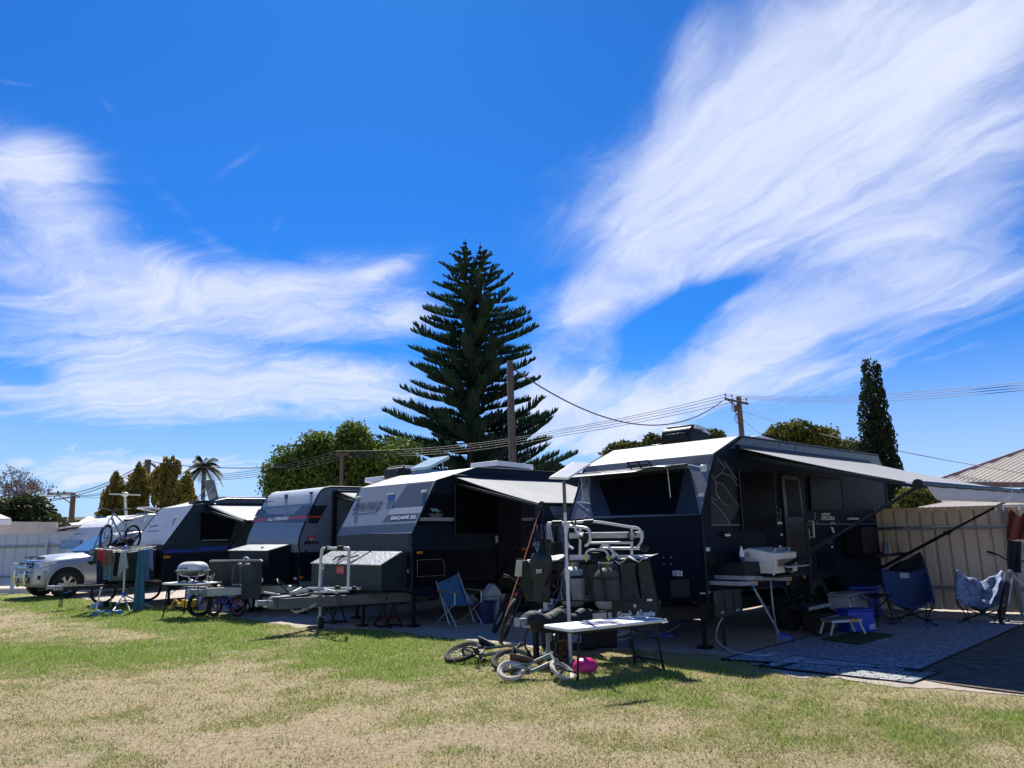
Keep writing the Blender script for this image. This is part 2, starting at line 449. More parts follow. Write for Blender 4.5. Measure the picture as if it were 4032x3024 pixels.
# gravel pad under the vans: strips along x, front edge frayed
q = NB('gravel')
g1 = q.ramp(q.noise(90, 6, .8), [(.3, (.26, .21, .175)), (.5, (.45, .38, .32)), (.72, (.62, .54, .47))])
g2 = q.ramp(q.noise(2.2, 6, .6), [(.35, (.42, .355, .30)), (.65, (.56, .48, .41))])
q.col(q.mix(.5, g1, g2)).rough(.95).bump(q.noise(110, 5, .8), .8, .02)
q.b.inputs['Specular IOR Level'].default_value = .15
mb = MB(); xs = np.concatenate([np.linspace(-45, -18, 40), np.arange(-17.8, 14, .045), np.linspace(14.3, 60, 40)])
y0 = padY(xs) + (fbm(xs * 1.3, xs * 0, 5) - .5) * .55 + (fbm(xs * 7, xs * 0 + 3, 8) - .5) * .30
vs = []; fs = []
rows = [0, .25, .6, 1.2, 2.2, 4, 7, 12, 20, 40]
for r_ in rows:
    for x_, b_ in zip(xs, y0):
        yv = float(b_) + r_
        vs.append((float(x_), yv, min(float(heightfield(np.array(x_), np.array(yv))) + .006, .006 if r_ > .3 else .02)))
n = len(xs)
for j in range(len(rows) - 1):
    for i in range(n - 1): fs.append((j*n+i, j*n+i+1, (j+1)*n+i+1, (j+1)*n+i))
mb.add(vs, fs)
tag(mb.build('gravel_pad', q.m), 'pale pinkish sandy gravel pad the caravans are parked on', 'gravel', kind='structure')

def attr_color_mat(name, rough=.8, thru=.3, a='tint'):
    q = NB(name); at = q.attr(a)
    q.col(at.outputs['Color']).rough(rough); q.b.inputs['Specular IOR Level'].default_value = .2
    if thru:
        tr = q.N.new('ShaderNodeBsdfTranslucent'); mxs = q.N.new('ShaderNodeMixShader'); mxs.inputs[0].default_value = thru
        q.L.new(at.outputs['Color'], tr.inputs['Color']); q.L.new(q.b.outputs[0], mxs.inputs[1]); q.L.new(tr.outputs[0], mxs.inputs[2])
        q.L.new(mxs.outputs[0], q.N['Material Output'].inputs['Surface'])
    return q.m
def tri_mesh(name, co, mat, tint, per, parent=None, quads=False, smooth=False):
    """co: (n*per,3) vertices; faces of 'per' consecutive vertices; tint (n,3)"""
    n = len(co) // per
    me = bpy.data.meshes.new(name); me.vertices.add(len(co)); me.vertices.foreach_set('co', co.astype(np.float32).ravel())
    me.loops.add(n * per); me.loops.foreach_set('vertex_index', np.arange(n * per, dtype=np.int32))
    me.polygons.add(n); me.polygons.foreach_set('loop_start', (np.arange(n) * per).astype(np.int32))
    me.update(calc_edges=True)
    at = me.color_attributes.new('tint', 'FLOAT_COLOR', 'POINT')
    c4 = np.concatenate([np.repeat(tint, per, 0), np.ones((n * per, 1))], 1).astype(np.float32)
    at.data.foreach_set('color', c4.ravel()); me.materials.append(mat)
    o = bpy.data.objects.new(name, me); COL.objects.link(o)
    if parent is not None: o.parent = parent
    return o
NR = np.random.default_rng(5)
def grass(name, n, ymin, ymax, hmul, label, wmul=1.0, gmin=0.0, pw=1.0):
    # sampled so that the density falls with distance
    t = NR.random(n); y = ymin * (ymax / ymin) ** (t ** pw)
    x = (NR.random(n) * 2 - 1) * (y * .74 + 2.4)
    keep = (y < padY(x) - .02 + (fbm(x * 1.3, x * 0, 5) - .5) * .55 + NR.normal(0, .12, n))
    g = greenness(x, y); b = bareness(x, y)
    keep &= (NR.random(n) > b * .8) & (g + NR.normal(0, .22, n) >= gmin)
    x, y, g = x[keep], y[keep], g[keep]; m = len(x)
    z = heightfield(x, y)
    h = (.010 + .016 * NR.random(m) + .022 * g * NR.random(m)) * hmul
    lean = NR.normal(0, 1, (m, 2)) * h[:, None] * np.where(g > .45, .55, 1.0)[:, None]
    w = (.0028 + .0022 * NR.random(m)) * wmul * (.6 + y * .075); a = NR.random(m) * 6.283
    ux, uy = np.cos(a) * w, np.sin(a) * w
    base = np.stack([x, y, z], -1)
    p0 = base + np.stack([-ux, -uy, np.zeros(m) - .004], -1); p1 = base + np.stack([ux, uy, np.zeros(m) - .004], -1)
    p2 = base + np.stack([lean[:, 0], lean[:, 1], h], -1)
    co = np.stack([p0, p1, p2], 1).reshape(-1, 3)
    k = np.clip((g - .14) / .66 + NR.normal(0, .28, m), 0, 1)[:, None]
    sA = np.array([.52, .44, .235]); sB = np.array([.25, .205, .10]); gA = np.array([.20, .31, .045]); gB = np.array([.37, .43, .11])
    r1 = NR.random((m, 1)); r2 = NR.random((m, 1))
    tint = (sA * r1 + sB * (1 - r1)) * (1 - k) + (gA * r2 + gB * (1 - r2)) * k
    o = tri_mesh(name, co, MT.get('blade') or MT.setdefault('blade', attr_color_mat('grass_blade', .7, .35)), tint, 3)
    return tag(o, label, 'grass', kind='stuff')
grass('short_grass', 600000, 4.0, 22, 1.0, 'short straw and green grass blades covering the lawn', 1.15)
grass('lush_grass', 125000, 4.2, 22, 1.7, 'longer fresh green grass in patches along the drawbars', 1.1, .36)
# ================================================================ trees
def rot_basis(d):
    d = d / np.linalg.norm(d); a = np.array([0, 0, 1.0]) if abs(d[2]) < .9 else np.array([1.0, 0, 0])
    u = np.cross(d, a); u /= np.linalg.norm(u); return u, np.cross(d, u)
LEAF = attr_color_mat('leaf', .6, .3)
def leaves(name, pts, size, c1, c2, parent, dirs=None, aspect=.55, clump=None, jit=.35):
    """leaf-sized rhombic faces at pts; colours vary leaf by leaf and from clump to clump"""
    n = len(pts); d = NR.normal(0, 1, (n, 3)) if dirs is None else dirs + NR.normal(0, jit, (n, 3))
    d /= np.linalg.norm(d, axis=1)[:, None]
    o = NR.normal(0, 1, (n, 3)); o -= d * (o * d).sum(1)[:, None]; o /= np.linalg.norm(o, axis=1)[:, None]
    s = (size * (.6 + .8 * NR.random(n)))[:, None]
    co = np.stack([pts - d * s, pts + o * s * aspect, pts + d * s, pts - o * s * aspect], 1).reshape(-1, 3)
    k = NR.random((n, 1)) * .55 + (clump[:, None] if clump is not None else NR.random((n, 1))) * .45
    tint = np.array(c1) * (1 - k) + np.array(c2) * k
    return tri_mesh(name, co, LEAF, tint, 4, parent)
BARK = pm('bark', (.10, .075, .055), .9, var=.35, scale=8, bump=.6, bscale=25)
def limbs(mb, base, top, r, clumps, k=3):
    base = Vector(base); top = Vector(top)
    mb.tube(smooth_path([base, base.lerp(top, .5) + Vector((.1, 0, 0)), top]), [r * (1 - .6 * i / 8) for i in range(9)], 7)
    for c in clumps:
        c = Vector(c[:3]); st = base.lerp(top, rnd.uniform(.45, .95))
        mb.tube(bez(st, st.lerp(c, .3) + Vector((0, 0, .2)), st.lerp(c, .7), c, 5), [r*.4*(1-.14*i) for i in range(6)], 5)
def clump_pts(clumps, n, shell=.22):
    cl = np.array(clumps, float); w = (cl[:, 3] * cl[:, 4] * cl[:, 5]) ** .667; w /= w.sum()
    i = NR.choice(len(cl), n, p=w); d = NR.normal(0, 1, (n, 3)); d /= np.linalg.norm(d, axis=1)[:, None]
    r = 1 - np.abs(NR.normal(0, shell, n)); r *= 1 + .16 * NR.normal(0, 1, n) * (NR.random(n) < .3)
    return cl[i, :3] + d * cl[i, 3:6] * r[:, None], NR.random(len(cl))[i], d
def broad_tree(name, label, base, H, clumps, n, size, c1, c2, r=.25, group=None, cat='tree', shell=.22):
    t = thing(name, label, cat, base, group=group); B_ = Vector(base)
    cl = [(c[0]-B_.x, c[1]-B_.y, c[2]-B_.z, *c[3:]) for c in clumps]
    mb = MB(); limbs(mb, (0, 0, 0), (0, 0, H * .55), r, cl); mb.build('trunk', BARK, t)
    p, k, d = clump_pts(cl, n, shell); leaves('crown', p, size, c1, c2, t, clump=k)
    return t
def sub_clumps(outline, Y, depth, n, r, seed):
    """scatter foliage clumps through a crown seen as a set of big lobes (px, py, rpx)"""
    rr = random.Random(seed); out = []
    for (px, py, rp) in outline:
        c = P(px, py, Y); Rm = rp * Y / CF
        for i in range(n):
            d = Vector((rr.gauss(0, 1), rr.gauss(0, 1), rr.gauss(0, 1))).normalized() * Rm * rr.uniform(.45, .92)
            s = r * rr.uniform(.7, 1.35)
            out.append((c.x + d.x, c.y + d.y * depth, c.z + d.z, s * 1.1, s * 1.1, s * .8))
    return out

# --- tall double-headed pine
def norfolk(base, tops, Rmax, label):
    t = thing('norfolk_pine', label, 'pine tree', base)
    tr = MB(); co = []; tints = []
    g1 = np.array([.016, .046, .034]); g2 = np.array([.040, .085, .050])
    for (tx, H, off) in tops:
        br = tr
        pts = [(0, 0, 0), (tx * .35, 0, H * .45), (tx * .9, 0, H * .75), (tx, 0, H)]
        P3 = smooth_path(pts, 6); tr.tube(P3, [.34 * (1 - i / (len(P3) - 1)) + .02 for i in range(len(P3))], 8)
        zz_ = 1.2 + off
        while zz_ < H - .15:
            f = zz_ / H
            L0 = min(5.6, Rmax * max(0, 1 - f - .035) ** .64 + .16) * (.8 if f < .12 else 1)
            cx = np.interp(f, [0, .45, .75, 1], [0, tx*.35, tx*.9, tx])
            nb = 5; a0 = rnd.random() * 6.28; zj = zz_
            for b in range(nb):
                a = a0 + 6.283 * b / nb + rnd.gauss(0, .16)
                inward = math.cos(a) * (1 if tx > 0 else -1) < -.35 and f > .4
                L = L0 * rnd.uniform(.68, 1.14) * (.55 if inward else 1)
                if rnd.random() < .04: continue
                dirv = np.array([math.cos(a), math.sin(a), 0]); sag = rnd.uniform(.02, .12) * (1 - .6 * f); up = rnd.uniform(.08, .20)
                N = max(4, int(L / .26)); sp = []
                for i in range(N + 1):
                    s = i / N; zc = -sag * L * math.sin(s * 2.2) + up * L * s ** 2.4 + (.25 * L * s if f > .8 else .10 * L * s)
                    sp.append(np.array([cx, 0, zz_]) + dirv * L * s + np.array([0, 0, zc]))
                br.tube([Vector(q) for q in sp], [max(.012, .05 * (1 - s / N)) for s in range(N + 1)], 4, cap=False)
                side = np.array([-dirv[1], dirv[0], 0])
                for i in range(1, N + 1):
                    s = i / N
                    if s < .16: continue
                    tg = sp[i] - sp[i - 1]; tg /= np.linalg.norm(tg)
                    for sub in range(5):
                        c = sp[i - 1] + (sp[i] - sp[i - 1]) * rnd.random()
                        for sg in (-1, 1):
                            ll = min(.62, (.24 + .12 * L * (1 - abs(s - .6))) * rnd.uniform(.7, 1.2) * (.55 if s > .93 else 1)) * (.75 if f > .8 else 1) * min(1, L / .9 + .25)
                            d = tg * .62 + side * sg * rnd.uniform(.35, .85) + np.array([0, 0, rnd.uniform(.30, .95)])
                            d /= np.linalg.norm(d); wv = np.cross(d, side * sg + tg * .3); wv /= np.linalg.norm(wv); w2 = np.cross(d, wv); k = rnd.random(); hw = rnd.uniform(.030, .052)
                            mid = c + d * ll * .5 - np.array([0, 0, .05 * ll]); end = c + d * ll + np.array([0, 0, .10 * ll])
                            for wvv in (wv, w2):
                                co += [c - wvv * hw, c + wvv * hw, mid + wvv * hw * 1.15, mid - wvv * hw * 1.15,
                                       mid - wvv * hw * 1.15, mid + wvv * hw * 1.15, end + wvv * hw * .3, end - wvv * hw * .3]
                                tt = g1 * (1 - k) + g2 * k; tints += [tt, tt]
            zz_ += max(.34, .80 * (1 - f * .55))
    tr.build('trunk', BARK, t)
    tri_mesh('foliage', np.array(co), LEAF, np.array(tints), 4, t)
    return t
pb = P(1865, 2085, 45); pb.z = 0
topL = P(1832, 940, 45); topR = P(1890, 955, 45)
norfolk(pb, [(topL.x - pb.x, topL.z, 0.0), (topR.x - pb.x, topR.z, .3)], 7.0, 'tall dark green pine with tiered upswept branches and two leading tips')

# --- big broad tree beside the pine
cl = sub_clumps([(1180, 1850, 100), (1290, 1810, 110), (1420, 1800, 108), (1540, 1815, 100), (1140, 1930, 80), (1330, 1900, 120), (1500, 1910, 120), (1230, 1780, 60), (1390, 1740, 50), (1470, 1860, 110), (1590, 1880, 70), (1130, 1870, 60)], 33, .8, 18, .55, 3)
b = P(1370, 2085, 33); b.z = 0
broad_tree('broad_tree', 'large dense bright and dark green tree left of the tall pine', b, 4, cl, 64000, .085, (.022, .05, .014), (.20, .27, .04), .35)
cl = sub_clumps([(2195, 1868, 42), (2120, 1885, 45)], 40, .8, 12, .42, 4)
b = P(2140, 2083, 40); b.z = 0
broad_tree('small_tree', 'small green tree right of the pine, behind the white roof hatch', b, 2, cl, 9000, .08, (.03, .06, .02), (.14, .18, .05))
cl = sub_clumps([(3110, 1730, 75), (3200, 1735, 75), (3040, 1760, 70), (3270, 1770, 55), (3080, 1840, 85), (3220, 1850, 85)], 30, .8, 15, .42, 5)
b = P(3150, 2060, 30); b.z = 0
broad_tree('golden_tree', 'golden green feathery tree behind the nearest caravan roof', b, 3, cl, 34000, .075, (.035, .055, .012), (.19, .19, .035))
cl = sub_clumps([(3355, 1780, 42), (3310, 1800, 40), (3340, 1860, 55)], 34, .8, 12, .4, 6)
b = P(3350, 2050, 34); b.z = 0
broad_tree('pale_shrub_tree', 'soft grey green tree beside the dark cypress', b, 3, cl, 8000, .07, (.04, .07, .02), (.15, .20, .06))
cl = sub_clumps([(2470, 1775, 40), (2560, 1760, 45), (2650, 1765, 45), (2740, 1745, 40), (2800, 1730, 28), (2420, 1785, 24), (2500, 1850, 65), (2620, 1850, 75), (2740, 1830, 70)], 28, .8, 10, .30, 8)
b = P(2600, 2070, 28); b.z = 0
broad_tree('leafy_tree', 'leafy treetop peeping over the roof edge beside the air conditioner', b, 2, cl, 13000, .085, (.03, .045, .015), (.13, .14, .04), shell=.3)
cl = sub_clumps([(3630, 1960, 48), (3590, 1985, 45), (3660, 2000, 42), (3620, 2045, 48)], 19, .8, 14, .22, 9)
b = P(3620, 2050, 19); b.z = 0
broad_tree('yellow_green_bush', 'bushy yellow green shrub between cypress and tan roofed house', b, 1.5, cl, 9000, .045, (.045, .06, .015), (.22, .21, .04), .08, cat='shrub')
cl = sub_clumps([(60, 2050, 75), (140, 2070, 65), (30, 2090, 70), (180, 2100, 40), (110, 2010, 45)], 34, .7, 14, .55, 10)
b = P(100, 2130, 34); b.z = 0
broad_tree('dark_shrub', 'dark round shrub rising over the white fence', b, 2, cl, 16000, .10, (.020, .030, .014), (.075, .085, .03), .15, cat='shrub')
cl = sub_clumps([(30, 2020, 40), (75, 2015, 30)], 36, .7, 8, .4, 12)
b = P(60, 2130, 37); b.z = 0
broad_tree('pale_shrub', 'paler green shrub behind the dark one by the left fence', b, 2, cl, 5000, .10, (.05, .06, .02), (.14, .14, .05), .12, cat='shrub')
# sparse grey tree at the left edge
t = thing('sparse_tree', 'sparse grey tree with bare looking twigs at the left edge', 'tree', G(-20, 2250)); t.location = P(-20, 2130, 38); t.location.z = 0
mb = MB(); rr = random.Random(4); tips = []
o_ = t.location.copy()
def grow(p, d, L, r, lev):
    e = p + d * L; mb.tube([p, p.lerp(e, .5) + Vector((rr.gauss(0, .05), rr.gauss(0, .05), rr.gauss(0, .05))) * L, e], [r, r * .8, r * .6], 4, cap=False)
    if lev == 0: tips.append(e); tips.append(p.lerp(e, .5)); return
    for i in range(3 if lev > 1 else 4):
        nd = (d + Vector((rr.gauss(0, .55), rr.gauss(0, .5), rr.gauss(.0, .45)))).normalized(); grow(e, nd, L * rr.uniform(.6, .82), r * .6, lev - 1)
grow(Vector((0, 0, 0)), Vector((.05, 0, 1)), 1.7, .16, 5)
mb.build('trunk', pm('grey_bark', (.15, .12, .12), .9, var=.3), t)
tp = np.array([tuple(q) for q in tips]); tp = np.repeat(tp, 5, 0) + NR.normal(0, .10, (len(tp) * 5, 3))
leaves('crown', tp, .06, (.10, .075, .08), (.17, .14, .12), t, aspect=.4)

# --- columnar trees
def column_tree(name, label, px, top, Y, halfw, c1, c2, n, size, group, lobes=5, tips=None, cat='conifer', seed=1):
    rr = random.Random(seed); b = P(px, top, Y); H = b.z; b.z = 0; hw = halfw * Y / CF
    t = thing(name, label, cat, b, group=group)
    MB().tube([(0, 0, 0), (0, 0, H * .8)], [.16, .03], 7).build('trunk', BARK, t)
    tips = tips or [(0, 1)]
    cl = []
    for (ox, hh) in tips:
        hz = H * hh
        for i in range(lobes * 9):
            f = (i + rr.random()) / (lobes * 9)
            prof = min(1, .75 + 1.3 * f) * (1 - max(0, (f - .62) / .42) ** 2.0) if f < 1 else 0
            a = rr.random() * 6.28; rad = hw * prof * rr.uniform(.0, .74)
            s = max(.12, hw * prof * rr.uniform(.30, .40))
            cl.append((ox * Y / CF * f ** 1.2 + math.cos(a) * rad, math.sin(a) * rad, hz * f, s, s, s * 2.1))
    p, k, d = clump_pts(cl, n, .16)
    p = p[p[:, 2] > .1]; m = len(p)
    up = np.tile(np.array([0, 0, 1.0]), (m, 1)); out = np.stack([p[:, 0], p[:, 1], 0 * p[:, 0]], -1) * .25
    leaves('crown', p, size, c1, c2, t, dirs=up + out, clump=k[:m], jit=.45)
    return t
GA, GB = (.035, .050, .012), (.38, .28, .05)
gg = 'golden tipped columnar conifers'
column_tree('columnar_conifer', 'leftmost of the four golden conifers, short and leaning in', 452, 1864, 40, 60, GA, GB, 11000, .10, gg, seed=2)
column_tree('columnar_conifer', 'golden tipped conifer just left of the wooden pole', 545, 1834, 40, 76, GA, GB, 14000, .10, gg, seed=3)
column_tree('columnar_conifer', 'tallest golden conifer just right of the wooden pole', 668, 1806, 40, 78, GA, GB, 16000, .10, gg, seed=4)
column_tree('columnar_conifer', 'stepped golden conifer beside the palm', 735, 1872, 39, 62, GA, GB, 12000, .10, gg, seed=5)
0 and column_tree('cypress', 'tall dark narrow cypress with a forked tip behind the right fence', 3478, 1412, 22, 88, (.008, .018, .010), (.028, .045, .018), 42000, .055, None, tips=[(-62, 1), (-14, .985)], cat='cypress', lobes=9, seed=6)

# forked cypress: two slim tapering columns grown together
Y = 22; b = P(3470, 1412, Y); b.z = 0; t = thing('cypress', 'tall dark narrow cypress with a forked tip behind the right fence', 'cypress', b); rr = random.Random(6); cl = []
MB().tube([(0, 0, 0), (0, 0, 4)], [.2, .05], 7).build('trunk', BARK, t)
for (bx, tx, tp, w0_, w1_) in ((3436, 3412, 1416, 88, 22), (3500, 3448, 1424, 92, 10)):
    T_ = P(tx, tp, Y) - b; B_ = P(bx, 2100, Y) - b; B_.z = .3
    for i in range(150):
        f = (i + rr.random()) / 150; c = B_.lerp(T_, f); w = (w0_ * (1 - f) ** .85 + w1_) * Y / CF; a = rr.random() * 6.28; rad = w * rr.uniform(.35, .72); s = max(.07, w * rr.uniform(.28, .45))
        cl.append((c.x + math.cos(a) * rad, math.sin(a) * rad, c.z - s * .8, s, s, s * 2.2))
p, k, d = clump_pts(cl, 46000, .14); m = len(p)
leaves('crown', p, .05, (.008, .018, .010), (.030, .048, .020), t, dirs=np.tile(np.array([0, 0, 1.0]), (m, 1)) + np.stack([p[:, 0], p[:, 1], 0 * p[:, 0]], -1) * .2, clump=k, jit=.4)
# --- palm
b = P(800, 1870, 55); H = P(800, 1845, 55).z; b.z = 0
t = thing('palm_tree', 'slim palm with drooping fronds between conifers and caravans', 'palm', b)
MB().tube([(0, 0, 0), (.1, 0, H * .5), (.05, 0, H + .3)], [.22, .15, .17], 9).build('trunk', pm('palm_bark', (.06, .048, .038), .9, var=.3, scale=12), t)
co = []; tn = []; rib = MB(); rr = random.Random(9)
for i in range(22):
    a = rr.random() * 6.28; el = rr.choice([1.2, .9, .5, .15, -.3, -.9]); L = rr.uniform(1.5, 2.3)
    d = np.array([math.cos(a), math.sin(a), 0]); pts = []
    for j in range(9):
        s = j / 8; pts.append(np.array([.05, 0, H + .25]) + d * L * s * math.cos(el) * (1 - .15 * s) + np.array([0, 0, L * s * math.sin(el) - (.75 if el > -.5 else .2) * L * s * s * .8]))
    rib.tube([Vector(q) for q in pts], [.035 - .0035 * j for j in range(9)], 4, cap=False)
    sd = np.array([-d[1], d[0], 0])
    for j in range(1, 9):
        for q_ in range(5):
            c = pts[j-1] + (pts[j] - pts[j-1]) * q_ / 5
            for sg in (-1, 1):
                l = .5 * math.sin(math.pi * min(.95, .15 + .8 * j / 8)) + .1
                e = c + sd * sg * l * .75 + d * l * .5 + np.array([0, 0, -l * .55]); w = d * .03
                co += [c - w, c + w, e]; k = rr.random(); tn.append(np.array([.02, .045, .02]) * (1 - k) + np.array([.07, .10, .04]) * k)
rib.build('frond_ribs', BARK, t); tri_mesh('fronds', np.array(co), LEAF, np.array(tn), 3, t)

# --- far tree line on the low hills
q = pm('far_foliage', (.035, .055, .03), .95, var=.5, scale=.15)
mb = MB(); N = 200
vs = []; fs = []
for i in range(N + 1):
    a = -900 + 1800 * i / N; hh = 11 + 9 * fbm(np.array(a * .012), np.array(0.0), 3) + (5 if a < -60 else 0)
    vs += [(a, 520, 0), (a, 560, float(hh)), (a, 700, float(hh) * .6)]
for i in range(N): fs += [(3*i, 3*i+3, 3*i+4, 3*i+1), (3*i+1, 3*i+4, 3*i+5, 3*i+2)]
tag(mb.add(vs, fs).build('hills', pm('hill', (.06, .075, .045), .95, var=.3, scale=.02)), 'low wooded hills on the horizon', 'hills', kind='structure')
pts = []; ck = []; rr = random.Random(12)
for i in range(260):
    x = rr.uniform(-420, 300); y = rr.uniform(300, 420); s = rr.uniform(2.2, 4.2); z = rr.uniform(3.0, 9.0) + (3 if x < -60 else 0)
    m = 60; d = NR.normal(0, 1, (m, 3)); d /= np.linalg.norm(d, axis=1)[:, None]
    pts.append(np.array([x, y, z]) + d * np.array([s * 1.7, s * 1.4, s * .8]) * (1 - np.abs(NR.normal(0, .2, m)))[:, None]); ck.append(np.full(m, rr.random()))
    pts.append(np.stack([np.full(20, x), np.full(20, y), NR.random(20) * z], -1)); ck.append(np.full(20, .2))
p_ = np.concatenate(pts); k_ = np.concatenate(ck)
o = leaves('distant_trees', p_, 1.0, (.03, .045, .03), (.085, .095, .05), None, clump=k_, aspect=.7)
tag(o, 'dark distant belt of trees on the horizon left', 'trees', kind='stuff')
# ================================================================ fences, poles, wires, houses
def corrugated(mb, a, b, z0, z1, pitch, depth, prof='trap', th=.0):
    """ribbed steel sheet between ground points a, b"""
    a = Vector(a); b = Vector(b); d = (b - a); L = d.length; d.normalize(); n = Vector((d.y, -d.x, 0))
    if n.y > 0: n = -n
    pts = []; x = 0
    if prof == 'trap':
        while x < L:
            for fx, fd in ((0, 0), (.42, 0), (.50, 1), (.66, 1), (.74, 0)):
                if x + fx * pitch < L: pts.append((x + fx * pitch, fd * depth))
            x += pitch
    else:
        while x < L:
            for k in range(6): pts.append((x + k / 6 * pitch, depth * .5 * (1 + math.sin(k / 6 * 6.283))))
            x += pitch
    pts.append((L, 0)); vs = []
    for x, y in pts:
        p = a + d * x + n * y; vs += [(p.x, p.y, z0), (p.x, p.y, z1)]
    mb.add(vs, [(2*i, 2*i+2, 2*i+3, 2*i+1) for i in range(len(pts) - 1)])
    return d, n, L
# right fence
tanfence = pm('tan_sheet_steel', (.60, .49, .375), .42, var=.06, scale=1.5, bump=.03, bscale=8, stretch=(1, 1, .3))
tanrail = pm('grey_rail', (.20, .22, .24), .45, var=.12)
a = Vector((6.15, 14.72, 0)); d_ = Vector((.80, -.60, 0)).normalized(); b = a + d_ * 9.2
t = thing('sheet_metal_fence', 'tan ribbed sheet metal fence behind the blue folding chairs', 'fence', a)
mb = MB(); d, n, L = corrugated(mb, Vector((0, 0, 0)), b - a, .03, 1.80, .215, -.035)
mb.build('panel', tanfence, t, smooth=0)
def rail(z, w=.055): return MB().bar(n * .05 + Vector((0, 0, z)), (b - a) + n * .05 + Vector((0, 0, z)), .05, w).build('rail', tanrail, t, bevel=.004)
rail(1.46); rail(.42)
MB().bar(Vector((0, 0, 1.815)) + n * .01, (b - a) + Vector((0, 0, 1.815)) + n * .01, .07, .035).build('cap', tanfence, t)
for k in (.2, 3.0, 5.6, 8.2):
    MB().bar(d * k + n * .085, d * k + n * .085 + Vector((0, 0, 1.80)), .06, .05, up=(d.x, d.y, 0)).build('post', tanrail, t, bevel=.004)
# left fence
wf = pm('pale_sheet_steel', (.46, .50, .57), .45, var=.05, scale=1.2, stretch=(1, 1, .3))
a = Vector((-34, 27.3, 0)); b = Vector((-14.6, 26.3, 0))
t = thing('sheet_metal_fence', 'pale blue white sheet metal fence behind the silver utility truck', 'fence', a)
mb = MB(); d, n, L = corrugated(mb, Vector((0, 0, 0)), b - a, .08, 1.84, .40, .035); mb.build('panel', wf, t, smooth=0)
for z in (1.42, .40): MB().bar(n * .07 + Vector((0, 0, z)), (b - a) + n * .07 + Vector((0, 0, z)), .05, .06).build('rail', tanrail, t)
for k in range(1, 9): MB().bar(d * (k * 2.37 + .9) + n * .11, d * (k * 2.37 + .9) + n * .11 + Vector((0, 0, 1.55)), .07, .06, up=(d.x, d.y, 0)).build('post', wf, t)
MB().bar(Vector((0, 0, 1.85)), (b - a) + Vector((0, 0, 1.85)), .06, .05).build('cap', wf, t)
# low rail/kerb by the left fence
tag(MB().bar(Vector((-30, 24.0, .09)), Vector((-15.2, 23.6, .09)), .12, .14).build('kerb', pm('pale_concrete', (.55, .52, .5), .9), None), 'pale kerb beam lying in front of the left fence', 'kerb')
q = P(60, 2300, 23.2); tag(MB().box((0, 0, .45), (.1, .1, .9)).box((0, 0, .92), (.12, .12, .04)).build('bollard', wf, bevel=.01), 'short white post by the nose of the silver truck', 'post').location = (q.x - .35, 23.6, 0)

# --- poles
conc = pm('pole_concrete', (.125, .09, .075), .85, var=.2, scale=3)
steel = pm('pole_steel', (.10, .075, .07), .6, var=.25, scale=5)
glass_ins = pm('insulator', (.14, .12, .12), .3)
wood = pm('pole_wood', (.12, .085, .065), .85, var=.3, scale=4, stretch=(4, 4, .4))
def up_vec(): return Vector((0, 0, 1))
b = P(2016, 2085, 24); H = P(2000, 1422, 24).z; b.z = 0; b.x = P(2016, 1830, 24).x
t = thing('utility_pole', 'tall flat faced concrete and steel pole in front of the pine', 'utility pole', b, rz=.15)
mb = MB(); w0, w1 = .125, .07
mb.add([(-.03, -.1, 0), (w0, -.1, 0), (w0, .1, 0), (-.03, .1, 0), (-.03, -.08, H), (w1, -.08, H), (w1, .08, H), (-.03, .08, H)], [(0,3,2,1),(4,5,6,7),(0,1,5,4),(1,2,6,5),(2,3,7,6),(3,0,4,7)])
mb.build('concrete_core', conc, t, bevel=.01)
MB().box((-.06, 0, H/2), (.06, .20, H)).build('steel_flange', steel, t)
MB().add([(w0, -.12, 0), (w0+.05, -.12, 0), (w0+.05, .12, 0), (w0, .12, 0), (w1, -.1, H), (w1+.03, -.1, H), (w1+.03, .1, H), (w1, .1, H)], [(0,3,2,1),(4,5,6,7),(0,1,5,4),(1,2,6,5),(2,3,7,6),(3,0,4,7)]).build('steel_flange', steel, t)
CEN_TOP = Vector((b.x, b.y, H))
# right pole with crossarm
Y = 38; pt = P(2905, 1562, Y); b = Vector((P(2916, 1700, Y).x + .05, Y, 0))
t = thing('utility_pole', 'dark wooden power pole with crossarm and insulators above the nearest caravan', 'utility pole', b)
MB().tube([(0, 0, 0), (0, 0, pt.z)], [.17, .13], 10).build('shaft', wood, t)
ca_, cb_ = P(2855, 1570, Y), P(2945, 1590, Y - 1.2)
mb = MB().bar(ca_ - b, cb_ - b, .10, .12); mb.bar(ca_.lerp(cb_, .25) - b + Vector((0,0,-.05)), Vector((0, -.1, pt.z - .75)), .04, .04); mb.build('crossarm', wood, t)
INS = []
for f in (.03, .32, .62, .95):
    p = ca_.lerp(cb_, f); M_ = Matrix.Translation(p - b + Vector((0, 0, .06)))
    MB().lathe([(.012, 0), (.012, .10), (.05, .11), (.035, .15), (.055, .17), (.03, .22), (.001, .23)], 10, M_).build('insulator', glass_ins, t); INS.append(p + Vector((0, 0, .26)))
MB().box((-.22, -.05, pt.z - .62), (.16, .2, .34)).build('fuse_box', steel, t, bevel=.02)
mb = MB()
for i in range(4): mb.tube(smooth_path([ca_ - b + Vector((.15*i, 0, -.03)), Vector((-.30 - .05*i, -.1, pt.z - .45 - .1*i)), Vector((-.22, -.05, pt.z - .85)), Vector((-.34 + .1*i, -.05, pt.z - 1.25)), Vector((-.08, -.12, pt.z - 1.55 + .05*i))], 4), .014, 5)
mb.build('jumper_cable', steel, t)
RT = pt.copy()
